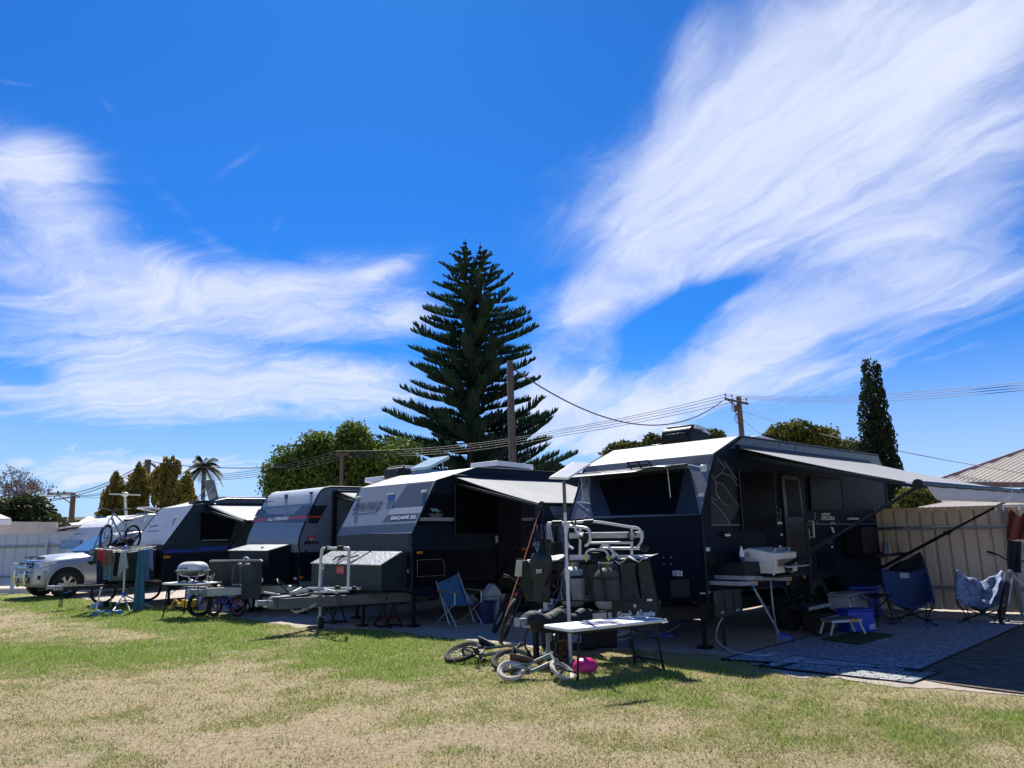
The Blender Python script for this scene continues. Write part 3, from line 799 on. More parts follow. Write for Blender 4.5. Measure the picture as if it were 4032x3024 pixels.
# left pole with one sided crossarm
Y = 44; pt = P(580, 1943, Y); pt = P(289, 1943, Y); b = Vector((P(281, 2075, Y).x, Y, 0))
t = thing('utility_pole', 'dark pole with a one sided braced crossarm over the left roofs', 'utility pole', b)
MB().tube([(0, 0, 0), (pt.x - b.x, 0, pt.z)], [.20, .14], 10).build('shaft', wood, t)
e0 = P(187, 1945, Y) - b; MB().bar(e0, Vector((pt.x - b.x, 0, e0.z)), .09, .13).build('crossarm', steel, t)
MB().bar(P(228, 1948, Y) - b, P(283, 1983, Y) - b, .06, .06).build('brace', steel, t)
for px in (190, 228, 252): p = P(px, 1941, Y) - b; MB().cyl(p, p + Vector((0, 0, .12)), .05, 8).build('insulator', glass_ins, t)
MB().bar(P(279, 1959, Y) - b, P(314, 1956, Y) - b, .05, .06).build('bracket', steel, t)
LP = Vector((pt.x, Y, pt.z))
# pole between the conifers
Y = 41.5; pt = P(583, 1810, Y); b = Vector((pt.x, Y, 0))
t = thing('utility_pole', 'weathered grey pole standing between the golden conifers', 'utility pole', b)
MB().tube([(0, 0, 0), (0, 0, pt.z)], [.22, .17], 10).build('shaft', pm('grey_wood', (.19, .155, .14), .9, var=.25, stretch=(4, 4, .4)), t)
mb = MB()
for i in range(4): mb.tube(smooth_path([Vector((.15, -.15, -.2 + pt.z)), Vector((.55 + .1*i, -.2, pt.z - .35 - .15*i)), Vector((.35, -.2, pt.z - .9 - .1*i)), Vector((.12, -.2, pt.z - 1.1))], 3), .02, 4)
mb.build('jumper_cable', steel, t)
MB().bar(Vector((.1, -.2, pt.z - 2.9)), Vector((.75, -.2, pt.z - 2.9)), .06, .08).build('crossarm', steel, t)
MP = Vector((pt.x, Y, pt.z))
# thin pole before the broad tree
Y = 28; pt = P(1346, 1784, Y); b = Vector((pt.x, Y, 0))
t = thing('utility_pole', 'slim pole in front of the broad green tree', 'utility pole', b)
MB().tube([(0, 0, 0), (0, 0, pt.z)], [.09, .07], 8).build('shaft', wood, t); mb = MB().bar((-.25, 0, pt.z - .05), (.25, 0, pt.z - .05), .06, .07); mb.build('crossarm', wood, t)
TP = pt.copy()
# --- wires
wiremat = pm('wire', (.025, .025, .03), .6)
def wire(p, q, sag, label, r=.012, group='overhead power lines', name='power_line'):
    p = Vector(p); q = Vector(q); n = 22
    pts = [p.lerp(q, i / n) - Vector((0, 0, sag * 4 * (i / n) * (1 - i / n))) for i in range(n + 1)]
    mb = MB().tube(pts, r, 5); o = mb.build(name, wiremat, None, loc=p)
    return tag(o, label, 'cable', group)
hp = P(2745, 1583, 35); 
wire(CEN_TOP + Vector((.1, 0, -.25)), P(2845, 1578, 37.8), 1.6, 'thick black cable sagging from the flat pole to the crossarm pole', .026, None, 'service_cable')
for i, (ins, yl) in enumerate(zip(INS, (1690, 1697, 1706, 1716))):
    lab = 'one of four parallel power lines from the crossarm past the pine'
    wire(ins, P(2210, yl, 32), .10, lab, .013)
    wire(P(2210, yl, 32), P(1346, 1776 + 8 * i, 28) + Vector((-.24 + .16 * i, 0, .0)), .25, 'one of four parallel power lines crossing in front of the pine trunk', .011)
    wire(P(1346, 1776 + 8 * i, 28) + Vector((-.24 + .16 * i, 0, 0)), P(740, 1868 + 7 * i, 41), .3, 'one of four parallel power lines crossing the broad green tree', .012)
for i, ins in enumerate(INS):
    wire(ins, P(4200, 1486 + 11 * i, 16), .28, 'one of four parallel power lines passing over the cypress', .0085)
wire(P(2925, 1620, 37.5), P(4200, 1890, 17), .25, 'service wire running down from the crossarm pole to the tan roof', .012, None, 'service_cable')
wire(P(2922, 1650, 37.5), P(3010, 1720, 34), .02, 'short stay wire slanting down from the crossarm pole', .012, None, 'stay_wire')
wire(MP + Vector((.1, 0, -.1)), P(1130, 1838, 30), .18, 'dark cable from the grey pole over the palm', .02, None, 'service_cable')
wire(MP + Vector((-.1, 0, -.1)), P(100, 1952, 36), .62, 'upper of the paired cables sloping left from the grey pole', .026, None, 'service_cable')
wire(MP + Vector((-.1, 0, -.25)), P(100, 1966, 36), .60, 'lower of the paired cables sloping left from the grey pole', .024, None, 'service_cable')
wire(P(283, 1957, 44), P(40, 1974, 44), .15, 'level cable from the braced pole to the sparse tree', .022, None, 'service_cable')
wire(MP + Vector((-.1, 0, -2.0)), P(60, 1929, 60), .35, 'faint long wire behind the braced pole', .014, None, 'power_line')
for i, px in enumerate((190, 228, 252)):
    wire(P(px, 1940, 44), P(40, 1990 + 9 * i, 38), .1, 'thin wire of three slanting down left from the braced crossarm', .010)
    wire(P(px, 1940, 44), P(440, 1930 + 3 * i, 44), .25, 'thin wire of three reaching right from the braced crossarm', .010)

# --- houses
tanroof = pm('tan_roof_steel', (.50, .43, .34), .40, var=.07, scale=1.2)
tanwall = pm('cream_brick', (.42, .34, .24), .9, var=.12, scale=3)
trim = pm('dark_trim', (.20, .12, .10), .6)
def corr_face(mb, a, b, c, pitch=.19, dep=.045, n=1.0):
    """triangular or trapezoid corrugated slope: a-b eave, c = list of 1-2 top points"""
    a, b = Vector(a), Vector(b); c = [Vector(p) for p in c]
    tl = c[0]; tr = c[-1]; e = b - a; L = e.length; e.normalize(); nrm = e.cross(tl - a if tl != a else tr - a).normalized()
    if nrm.z < 0: nrm = -nrm
    up = nrm.cross(e); up = up if up.z > 0 else -up
    T = lambda p: ((p - a).dot(e), (p - a).dot(up))
    poly = [T(a), T(b), T(tr)] + ([T(tl)] if len(c) > 1 else [])
    def ht(x):
        hs = []
        for i in range(len(poly)):
            (x0, y0_), (x1, y1_) = poly[i], poly[(i+1) % len(poly)]
            if (x0 - x) * (x1 - x) <= 0 and abs(x1 - x0) > 1e-6: hs.append(y0_ + (y1_ - y0_) * (x - x0) / (x1 - x0))
        return (min(hs), max(hs)) if hs else (0, 0)
    xs_ = []; x = min(p[0] for p in poly) + .001; xm = max(p[0] for p in poly) - .001; k = 0
    vs = []
    while x < xm:
        lo_, hi_ = ht(x); o = nrm * (dep * .5 * math.sin(k / 6 * 6.283))
        p = a + e * x + o; vs += [p + up * lo_, p + up * hi_]; x += pitch / 6; k += 1
    mb.add(vs, [(2*i, 2*i+2, 2*i+3, 2*i+1) for i in range(len(vs) // 2 - 1)])
# house behind the right fence
o_ = P(3690, 1995, 17.5)
def Q(px, py, Y): return P(px, py, Y)
t = thing('tan_roofed_house', 'house with tan corrugated hip roof behind the right fence', 'house', (Q(3950, 2000, 22).x, 22, 0)); tl = Vector(t.location)
A0, A1, A2 = Q(3680, 1897, 21), Q(4300, 1900, 17.5), Q(4300, 1680, 22)
mb = MB(); corr_face(mb, A0 - tl, A1 - tl, [A2 - tl], .16, .045); mb.build('roof', tanroof, t, smooth=60)
MB().tube([A0 - tl, A2 - tl], .07, 6).build('ridge_cap', pm('ridge_trim', (.30, .20, .20), .5), t)
MB().bar(A0 - tl + Vector((0, -.02, -.07)), A1 - tl + Vector((0, -.02, -.07)), .1, .14).build('gutter', trim, t)
b0, b1 = Q(3605, 1998, 17), Q(4250, 1960, 13.8)
B0, B1, B2, B3 = Q(3612, 2000, 17), Q(4260, 1985, 14), Q(4260, 1935, 16), Q(3860, 1945, 18.6)
mb = MB(); corr_face(mb, B0 - tl, B1 - tl, [B3 - tl, B2 - tl], .15, .04); mb.build('verandah_roof', tanroof, t, smooth=60)
MB().bar(B0 - tl + Vector((0, -.02, -.06)), B1 - tl + Vector((0, -.02, -.06)), .1, .13).build('gutter', trim, t)
W0, W1 = B0.lerp(B3, .5), B1.lerp(B2, .5); W0.z = W1.z = 0
W2, W3 = A0.copy(), A1.copy(); W2.z = W3.z = 0
mb = MB(); mb.prism([W0 - tl, W1 - tl, W3 - tl + Vector((0, 1, 0)), W2 - tl + Vector((.2, .5, 0))], (0, 0, 2.0)); mb.build('wall', tanwall, t)
MB().bar(Q(3660, 1925, 19.4) - tl, Q(3790, 1925, 19) - tl, .25, .12).build('fascia', pm('cream_fascia', (.55, .48, .38), .6), t)
# left houses
cream = pm('cream_roof', (.50, .45, .40), .8, var=.08, scale=2); whitep = pm('white_paint', (.72, .72, .72), .6, var=.05)
t = thing('hip_roof_house', 'cream hip roofed house behind the old white caravan', 'house', (Q(330, 2080, 38).x, 38, 0)); tl = Vector(t.location)
r0, r1, r2, r3 = Q(283, 2081, 34) - tl, Q(470, 2081, 34) - tl, Q(440, 2036, 39) - tl, Q(348, 2037, 39) - tl
mb = MB(); mb.prism([r0, r1, r2, r3], (0, 0, .05)); mb.prism([r0, r3, Q(300, 2070, 44) - tl], (0, 0, .05)); mb.build('roof', cream, t)
MB().bar(r0, r3, .12, .08).build('ridge_cap', pm('pale_ridge', (.6, .56, .5), .8), t)
w0 = r0.copy(); w1 = r1.copy(); MB().prism([(w0.x+.3, w0.y+.3, -0), (w1.x, w1.y+.3, 0), (w1.x, w1.y+7, 0), (w0.x+.3, w0.y+7, 0)], (0, 0, r0.z - .03)).build('wall', cream, t)
t = thing('flat_roof_house', 'low building with bright white flat roof left of the hip roof', 'house', (Q(230, 2080, 40).x, 40, 0)); tl = Vector(t.location)
f0, f1 = Q(178, 2074, 38) - tl, Q(292, 2072, 38) - tl
MB().prism([f0, f1, f1 + Vector((.3, 5, .28)), f0 + Vector((0, 5, .28))], (0, 0, .08)).build('roof', whitep, t)
MB().prism([(f0.x+.1, f0.y+.2, 0), (f1.x, f1.y+.2, 0), (f1.x, f1.y+4, 0), (f0.x+.1, f0.y+4, 0)], (0, 0, f0.z - .02)).build('wall', cream, t)
g0, g1 = Q(195, 2090, 33) - tl, Q(290, 2073, 33) - tl
MB().prism([g0, g1, g1 + Vector((0, 2.5, .1)), g0 + Vector((0, 2.5, .1))], (0, 0, .07)).build('lean_to_roof', whitep, t)
MB().prism([(g0.x+.1, g0.y+.15, 0), (g1.x, g1.y+.15, 0), (g1.x, g1.y+2, 0), (g0.x+.1, g0.y+2, 0)], (0, 0, g0.z - .02)).build('wall', cream, t)
t = thing('eave_house', 'corner of a cream roofed house at the left edge over the fence', 'house', (Q(-60, 2080, 30).x, 30, 0)); tl = Vector(t.location)
e = [Q(44, 2048, 29) - tl, Q(-220, 2052, 29) - tl, Q(-220, 2010, 33) - tl, Q(-30, 2018, 33) - tl]
MB().prism(e, (0, 0, .06)).build('roof', cream, t); MB().bar(e[0] + Vector((0, -.03, -.08)), e[1] + Vector((0, -.03, -.08)), .1, .2).build('fascia', whitep, t)
MB().prism([(e[0].x-.6, e[0].y+.5, 0), (e[1].x, e[1].y+.5, 0), (e[1].x, e[1].y+4, 0), (e[0].x-.6, e[0].y+4, 0)], (0, 0, e[0].z-.03)).build('wall', cream, t)

# dark trodden earth at the right of the rug
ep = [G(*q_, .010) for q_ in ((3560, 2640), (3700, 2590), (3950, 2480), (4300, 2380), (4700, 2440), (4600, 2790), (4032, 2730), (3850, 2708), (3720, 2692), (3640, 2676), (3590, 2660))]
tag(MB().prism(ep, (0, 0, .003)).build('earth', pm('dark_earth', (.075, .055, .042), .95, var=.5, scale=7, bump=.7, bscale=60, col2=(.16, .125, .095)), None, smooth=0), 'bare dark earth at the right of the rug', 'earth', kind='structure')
# ================================================================ caravans: shared pieces
z1 = lambda x, y: (x*.4822, 1700+y*.4822)
z2 = lambda x, y: (500+x*.42194, 1800+y*.42194)
z3 = lambda x, y: (1000+x*.42194, 1800+y*.42194)
z4 = lambda x, y: (1600+x*.4822, 1750+y*.4822)
z5 = lambda x, y: (2100+x*.4822, 1650+y*.4822)
z6 = lambda x, y: (2800+x*.4822, 1650+y*.4822)
z7 = lambda x, y: (3300+x*.4822, 1650+y*.4822)
z8 = lambda x, y: (1700+x*.4521, 2050+y*.4521)
z9 = lambda x, y: (2500+x*.4823, 1950+y*.4823)
zA = lambda x, y: (3200+x*.4522, 2050+y*.4522)

blackp = pm('black_plastic', (.010, .011, .013), .5, var=.3, spec=.25)
darkmetal = pm('black_metal', (.010, .011, .013), .4, var=.25, spec=.25)
rubber = pm('tyre_rubber', (.018, .018, .019), .85, var=.25, scale=30, bump=.2, bscale=90)
alloy = pm('alloy', (.46, .47, .49), .3, metal=.85, var=.06)
galv = pm('galvanised_steel', (.36, .38, .40), .45, metal=.55, var=.18, scale=9)
whitealu = pm('white_aluminium', (.56, .57, .58), .35, var=.05)
darkglass = pm('dark_tinted_window', (.004, .005, .008), .30, var=.1, spec=.03)
amber = pm('amber_lens', (.65, .22, .02), .25, var=.1)
clearlens = pm('clear_lens', (.65, .66, .68), .2, var=.05)
whitedecal = pm('white_decal', (.70, .71, .74), .5, var=.03)
greydecal = pm('grey_decal', (.22, .24, .27), .5, var=.05)
reddecal = pm('red_decal', (.50, .045, .035), .45, var=.05)
checker = NB('checker_plate')
ch = checker.N.new('ShaderNodeTexVoronoi'); ch.inputs['Scale'].default_value = 1.0
mp = checker.N.new('ShaderNodeMapping'); mp.inputs['Scale'].default_value = (17, 17, 17); checker.L.new(checker.oc, mp.inputs[0]); checker.L.new(mp.outputs[0], ch.inputs['Vector'])
checker.col(checker.ramp(ch.outputs['Distance'], [(.15, (.15, .16, .17)), (.6, (.31, .32, .335))])).rough(.38).bump(ch.outputs['Distance'], .35, .012); checker.b.inputs['Metallic'].default_value = .35
CHECK = checker.m

def wheel(parent, c, r=.36, w=.24, side=1, spokes=6, axis=None, rimmat=None):
    """tyre with a spoked rim, axle along x of the parent"""
    M_ = Matrix.Translation(Vector(c)) @ (Matrix.Rotation(R(90), 4, 'Y') if axis is None else axis)
    prof = [(r*.62, -w*.5), (r*.86, -w*.52), (r*.96, -w*.42), (r, -w*.28), (r, w*.28), (r*.96, w*.42), (r*.86, w*.52), (r*.62, w*.5)]
    mb = MB().lathe(prof, 32, M_)
    for k in range(36):
        a = 2*math.pi*k/36; mb.box((math.cos(a)*r*.995, math.sin(a)*r*.995, (.25 if k % 2 else -.25)*w), (.018, r*.10, w*.42), M_, rz=a)
    ty = mb.build('wheel', rubber, parent)
    mb = MB().lathe([(r*.64, -w*.5), (r*.66, -w*.2), (r*.60, -w*.1), (r*.60, w*.34), (r*.66, w*.46), (r*.63, w*.50), (r*.57, w*.42)], 28, M_)
    mb.lathe([(.001, w*.40), (r*.11, w*.40), (r*.15, w*.34), (r*.15, w*.1)], 16, M_)
    for k in range(spokes):
        a = 2*math.pi*k/spokes
        for s in (-.12, .12):
            ca, sa_ = math.cos(a + s), math.sin(a + s)
            mb.prism([M_ @ Vector((math.cos(a+s*.4)*r*.10 - sa_*r*.05, math.sin(a+s*.4)*r*.10 + ca*r*.05, w*.24)), M_ @ Vector((math.cos(a+s*.4)*r*.10 + sa_*r*.05, math.sin(a+s*.4)*r*.10 - ca*r*.05, w*.24)),
                      M_ @ Vector((ca*r*.60 + sa_*r*.045, sa_*r*.60 - ca*r*.045, w*.30)), M_ @ Vector((ca*r*.60 - sa_*r*.045, sa_*r*.60 + ca*r*.045, w*.30))], M_.to_3x3() @ Vector((0, 0, w*.14)))
    mb.build('rim', rimmat or alloy, ty)
    MB().lathe([(.001, -w*.12), (r*.58, -w*.12)], 20, M_).build('brake_disc', darkmetal, ty)
    return ty

class Van:
    def __init__(s, name, label, fr, W, prof, under, mats, edge=None, group='caravans parked side by side'):
        """prof: (y,z) from lower front edge up, over the roof, down the rear; under: the bottom edge back to the front"""
        s.fr, s.W, s.prof = fr, W, prof
        s.t = thing(name, label, 'caravan', M=fr.M, group=group)
        poly = prof + under; n = len(poly)
        c0 = MB(); vs = [(0, y, z) for y, z in poly] + [(-W, y, z) for y, z in poly]
        fs = [tuple(range(n)), tuple(range(n, 2*n))[::-1]] + [(i, n+i, n+(i+1) % n, (i+1) % n) for i in range(n)]
        c0.add(vs, fs); s.body = c0.build('body', mats['body'], s.t, smooth=0)
        s.edge = MB()
        for x in (.004, -W - .004): s.edge.tube([(x, y, z) for y, z in prof], .017, 6)
        s.edge.build('corner_moulding', edge or darkmetal, s.body)
    def skin(s, name, segs, mat, x0=None, x1=-.016, proud=.004, parent=None):
        """outer sheet over a run of profile points"""
        x0 = -s.W + .016 if x0 is None else x0; pts = [Vector((0, *q)) for q in segs]; vs = []
        nr = []
        for i in range(len(pts)):
            a = pts[max(0, i-1)]; b = pts[min(len(pts)-1, i+1)]; d = (b-a).normalized(); nr.append(Vector((0, -d.z, d.y)))
        for p, n_ in zip(pts, nr):
            q = p + n_ * proud; vs += [(x0, q.y, q.z), (x1, q.y, q.z)]
        fs = [(2*i, 2*i+1, 2*i+3, 2*i+2) for i in range(len(pts)-1)]
        return MB().add(vs, fs).build(name, mat, parent or s.body, smooth=30)
    # pixel -> local point on the near side / a front plane
    def S(s, q, x=.004): p = s.fr.side(*q); return Vector((x, p.y, p.z))
    def Fp(s, q, y=0.0, k=0.0, z0=0.0, off=0.0): p = s.fr.front(*q, y=y, k=k, z0=z0); return p + Vector((0, -off, 0))
    def decal(s, name, polys, mat, fn, parent=None, th=.003, out=(1, 0, 0)):
        for poly in polys: o = MB().prism([fn(q) for q in poly], Vector(out) * th).build(name, mat, parent or s.body, smooth=0)
        return o
    def text(s, items, mat, fn, name='lettering', out=(1, 0, 0), bold=.02, shear=0.0, parent=None):
        mb = MB()
        for (tx, bl, br, tl) in items: letter(mb, tx, fn(bl), fn(br), fn(tl), bold, out, shear)
        return mb.build(name, mat, parent or s.body, smooth=0)
    def wheels(s, ys, r=.36, rz=.37, inset=.17, rim=None):
        for y in ys:
            for x, sd in ((-inset, 1), (-s.W + inset, -1)):
                w = wheel(s.t, (x, y, rz), r, .25, rimmat=rim, axis=Matrix.Rotation(R(90 * sd), 4, 'Y'))
        MB().bar((-s.W/2, ys[0]-.6, .52), (-s.W/2, ys[-1]+.6, .52), 1.3, .12).build('axle_frame', darkmetal, s.t)
        mb = MB()
        for y in ys: mb.cyl((-inset-.1, y, rz), (-s.W+inset+.1, y, rz), .045, 8)
        mb.build('axle', darkmetal, s.t)
    def chassis(s, tip, L, z=.5, mat=None, h=.16):
        mb = MB(); c = -s.W/2
        for sd in (-1, 1):
            mb.bar((c + sd*.95, .25, z), (tip[0] + sd*.06, tip[1] + .12, z), .06, h); mb.bar((c + sd*.80, .2, z), (c + sd*.80, L, z), .06, h)
        mb.box((c, .2, z), (1.8, .06, h*.8)); mb.box((c, tip[1]*.5, z), (1.0, .06, h*.7))
        ch_ = mb.build('drawbar', mat or galv, s.t, bevel=.005)
        mb = MB().bar((tip[0], tip[1] + .16, z), (tip[0], tip[1] - .06, z + .02), .11, .10).bar((tip[0], tip[1]-.05, z+.03), (tip[0], tip[1]-.22, z+.04), .07, .08)
        mb.bar((tip[0], tip[1]-.02, z+.07), (tip[0] + .01, tip[1]+.20, z+.13), .03, .03); mb.build('coupling', galv, ch_, bevel=.012)
        return ch_
    def jockey(s, p, z=.55, h=1.0, mat=None, foot=True):
        x, y = p; mb = MB().cyl((x, y, .14 if foot else .03), (x, y, h), .028, 12).cyl((x, y, z-.15), (x, y, h-.08), .036, 12).bar((x-.06, y, z), (x+.06, y, z), .07, .09)
        mb.box((x, y, h), (.075, .06, .10)).bar((x, y, h+.04), (x+.12, y-.03, h+.04), .015, .015).cyl((x+.12, y-.03, h+.03), (x+.12, y-.03, h+.11), .012, 8)
        j = mb.build('jockey_stand', mat or galv, s.t)
        if foot:
            M_ = Matrix.Translation((x+.03, y, .105)) @ Matrix.Rotation(R(70), 4, 'Z') @ Matrix.Rotation(R(90), 4, 'Y')
            MB().lathe([(.03, -.035), (.09, -.04), (.105, -.02), (.105, .02), (.09, .04), (.03, .035)], 20, M_).build('jockey_wheel', rubber, j)
            MB().bar((x-.05, y, .20), (x-.05, y, .09), .012, .06).bar((x+.08, y, .20), (x+.08, y, .09), .012, .06).bar((x-.05, y, .2), (x+.08, y, .2), .05, .012).build('wheel_fork', mat or galv, j)
        else: MB().box((x, y, .015), (.18, .18, .03)).build('foot_plate', galv, j)
    def legs(s, pts, h=.5, mat=None):
        for (x, y) in pts:
            MB().bar((x, y, .02), (x, y, h), .05, .05).box((x, y, .02), (.16, .16, .04)).build('stabiliser_leg', mat or darkmetal, s.t)
    def scissor(s, c, w=.5, h=.5):
        x, y = c; mb = MB()
        for dy in (-.12, .12):
            mb.bar((x-w/2, y+dy, .03), (x+w*.3, y+dy, h), .02, .03); mb.bar((x+w/2, y+dy, .03), (x-w*.3, y+dy, h), .02, .03)
            mb.bar((x-w/2-.05, y+dy, .02), (x+w/2+.05, y+dy, .02), .03, .02)
        mb.bar((x, y-.2, .02), (x, y+.2, .02), .04, .02)
        mb.build('trestle_stand', darkmetal, s.t)
    def awning(s, ya, yb, z0, za, zb, x1, z1_, fabmat, valmat, val=(0, 0, 0), low=.85, rail=True, stripes=None, end=True, lowy=0.0, armmat=None):
        """root ya..yb at z0 on the side wall, roller za..zb at (x1, z1_)"""
        def fab(u, v):
            y = (ya + (yb - ya) * u) * (1 - v) + (za + (zb - za) * u) * v
            return (.05 + (x1 - .05) * v, y, z0 + (z1_ - z0) * v - .07 * math.sin(math.pi * v) * (1 - .4 * math.cos(2*math.pi*u)) * .5)
        a = MB().grid(fab, 24, 16).build('awning', fabmat, s.t, smooth=60, solid=.004)
        MB().cyl((.05, ya - .04, z0), (.05, yb + .04, z0), .05, 10).build('root_rail', armmat or darkmetal, a)
        ro = MB().cyl((x1, za - .05, z1_), (x1, zb + .05, z1_), .042, 14).cyl((x1, za - .08, z1_), (x1, za - .05, z1_), .06, 14).cyl((x1, zb + .05, z1_), (x1, zb + .08, z1_), .06, 14)
        ro.build('roller', armmat or darkmetal, a)
        for y0_, y1_ in ((ya, za), (yb, zb)):
            mb = MB().bar((.03, y0_ + lowy, low), (x1*.55, (y0_+lowy)*.45 + y1_*.55, low + (z1_ - .03 - low)*.55), .055, .045).bar((x1*.5, (y0_+lowy)*.5 + y1_*.5, low + (z1_ - .03 - low)*.5), (x1, y1_ - .03, z1_ - .02), .038, .032)
            mb.box((x1*.52, (y0_+lowy)*.48 + y1_*.52, low + (z1_ - .03 - low)*.52), (.09, .07, .07)); mb.build('arm', armmat or darkmetal, a)
            if rail:
                MB().bar((.05, y0_ - .03, z0 - .12), (x1, y1_ - .03, z1_ - .03), .03, .04).build('rafter', armmat or darkmetal, a)
        if val[0]:
            d_, v0, v1 = val
            def vf(u, v):
                y = v0 + (v1 - v0) * u; dd = d_ * (1 - max(0, 1 - u / .07) ** 2 * .8)
                return (x1 + .03 + .012 * math.sin(u * 40) * v, y, z1_ + .02 - dd * v)
            MB().grid(vf, 60, 4).build('valance', valmat, a, smooth=60, solid=.003)
        return a

def rbox(mb, c, d, r, n=4, M=None):
    """box with rounded vertical edges"""
    x, y, z = d[0]/2, d[1]/2, d[2]/2; pts = []
    for cx, cy, a0 in ((x-r, y-r, 0), (-x+r, y-r, 90), (-x+r, -y+r, 180), (x-r, -y+r, 270)):
        for i in range(n+1):
            a = R(a0 + 90*i/n); pts.append(Vector((c[0]+cx+r*math.cos(a), c[1]+cy+r*math.sin(a), c[2]-z)))
    if M is not None: pts = [M @ p for p in pts]
    return mb.prism(pts, (M.to_3x3() if M is not None else Matrix.Identity(3)) @ Vector((0, 0, d[2])))
def aircon(parent, c, L=1.05, W_=.62, H=.24, dark=blackp, lite=whitealu, rz=0.0, text=None):
    M_ = Matrix.Translation(Vector(c)) @ Matrix.Rotation(rz, 4, 'Z')
    mb = MB()
    prof = [(-L/2, 0), (-L/2-.02, H*.25), (-L/2+.03, H*.82), (-L/2+.12, H), (L/2-.25, H), (L/2-.02, H*.55), (L/2, 0)]
    mb.prism([M_ @ Vector((-W_/2+.03, y, z)) for y, z in prof], M_.to_3x3() @ Vector((W_-.06, 0, 0)))
    a = mb.build('air_conditioner', dark, parent, bevel=.03, seg=3)
    mb = MB().prism([M_ @ Vector((W_/2-.028, y*.93 + .02, z*.9+.02)) for y, z in prof[2:6]] , M_.to_3x3() @ Vector((.02, 0, 0)))
    mb.prism([M_ @ Vector((-W_/2+.08, y, H + .003)) for y in (-L/2+.10, L/2-.27)] + [M_ @ Vector((W_/2-.05, y, H + .003)) for y in (L/2-.27, -L/2+.10)], M_.to_3x3() @ Vector((0, 0, .014)))
    mb.build('lid', lite, a, bevel=.006)
    MB().box((0, -L/2-.012, H*.42), (W_*.66, .012, H*.34), M_).build('grille', darkmetal, a, bevel=.004)
    if text:
        mb = MB(); letter(mb, text, M_ @ Vector((W_/2-.005, -L*.36, H*.62)), M_ @ Vector((W_/2-.005, L*.08, H*.62)), M_ @ Vector((W_/2-.005, -L*.36, H*.80)), .03, M_.to_3x3() @ Vector((1, 0, 0)))
        mb.build('lettering', darkmetal, a, smooth=0)
    return a
def hatch(parent, c, w, d, ang, lidmat, basemat, thick=.05, hinge=1):
    """roof hatch with its lid raised by ang"""
    x, y, z = c
    h = MB(); rbox(h, (x, y, z + .04), (w, d, .08), .05); h = h.build('roof_hatch', basemat, parent, bevel=.01)
    M_ = Matrix.Translation((x, y + hinge * d/2, z + .085)) @ Matrix.Rotation(-hinge * R(ang), 4, 'X')
    mb = MB(); rbox(mb, (0, -hinge * d/2, thick/2), (w*1.06, d*1.06, thick), .08, M=M_); mb.build('lid', lidmat, h, bevel=.012)
    if ang > 8:
        for sx in (-1, 1):
            MB().tube([(x + sx*w*.4, y - hinge*d*.2, z + .07), M_ @ Vector((sx*w*.4, -hinge*d*.7, 0))], .012, 6).build('strut', whitealu, h)
    return h
# ================================================================ nearest caravan
FA = Frame((2.487, 9.883), .797); WA = 2.35
navy = pm('navy_black_cladding', (.005, .013, .026), .55, spec=.14, var=.10, scale=2.5, bump=.04, bscale=30)
navylow = pm('black_lower_cladding', (.003, .006, .016), .6, spec=.12, var=.15, scale=4, bump=.15, bscale=70)
slate = pm('slate_grey_cladding', (.135, .155, .19), .42, var=.06, scale=2.5)
slate2 = pm('mid_grey_decal', (.085, .10, .13), .42, var=.06, scale=2.5)
silver = pm('silver_grey_roof', (.20, .205, .215), .6, var=.06, scale=2.5, bump=.05, bscale=50)
profA = [(0, .62), (0, 1.75), (.43, 2.585), (1.19, 2.887), (6.6, 2.887), (6.76, 2.67), (6.82, 2.33), (6.76, .80)]
underA = [(6.76, .45), (4.3, .45), (4.1, .72), (2.95, .72), (2.91, .51), (2.25, .51), (2.03, .69), (.8, .70), (.2, .62)]
A = Van('caravan', 'largest black and grey caravan with raised front window shield and long side awning', FA, WA, profA, underA, {'body': navy})
t = A.t; kA = .43/.835
FS = lambda q, off=.006: A.Fp(q, 0, kA, 1.75, off)
A.skin('front_panel', [(0, .63), (0, 1.745)], navylow)
A.skin('upper_front_panel', [(0, 1.75), (.43, 2.585)], slate)
A.skin('sloped_roof_panel', [(.43, 2.585), (1.19, 2.887)], silver)
A.skin('roof', [(1.19, 2.887), (6.6, 2.887)], silver)
# bands on the sloping front
A.decal('grey_band', [[z5(415, 440), z5(1442, 352), z5(1470, 292), z5(428, 388)]], slate2, lambda q: FS(q, .005), th=.002, out=(0, -1, 0))
A.decal('dark_graphic', [[z5(408, 445), z5(532, 436), z5(515, 384), z5(426, 392)], [z5(1270, 366), z5(1440, 352), z5(1466, 296), z5(1332, 306)], [z5(410, 540), z5(440, 525), z5(437, 495), z5(418, 500)]], pm('dark_grey_decal', (.045, .055, .075), .42, var=.06), lambda q: FS(q, .0075), th=.002, out=(0, -1, 0))
def lines(van, name, polys, mat, fn, r=.0035):
    mb = MB()
    for pl in polys: mb.tube([fn(q) for q in pl], r, 4)
    return mb.build(name, mat, van.body)
pale = pm('pale_line_decal', (.42, .44, .47), .5, var=.04)
lines(A, 'line_graphic', [[z5(325, 690), z5(345, 672), z5(470, 690)], [z5(345, 672), z5(375, 690), z5(452, 750)], [z5(418, 803), z5(445, 785)], [z5(1265, 370), z5(1395, 400)], [z5(1210, 655), z5(1330, 625), z5(1395, 610)], [z5(1200, 715), z5(1345, 630), z5(1395, 628)], [z5(1190, 765), z5(1200, 778)], [z5(410, 530), z5(380, 560)]], pale, lambda q: FS(q, .008))
SA = lambda q, x=.005: A.S(q, x)
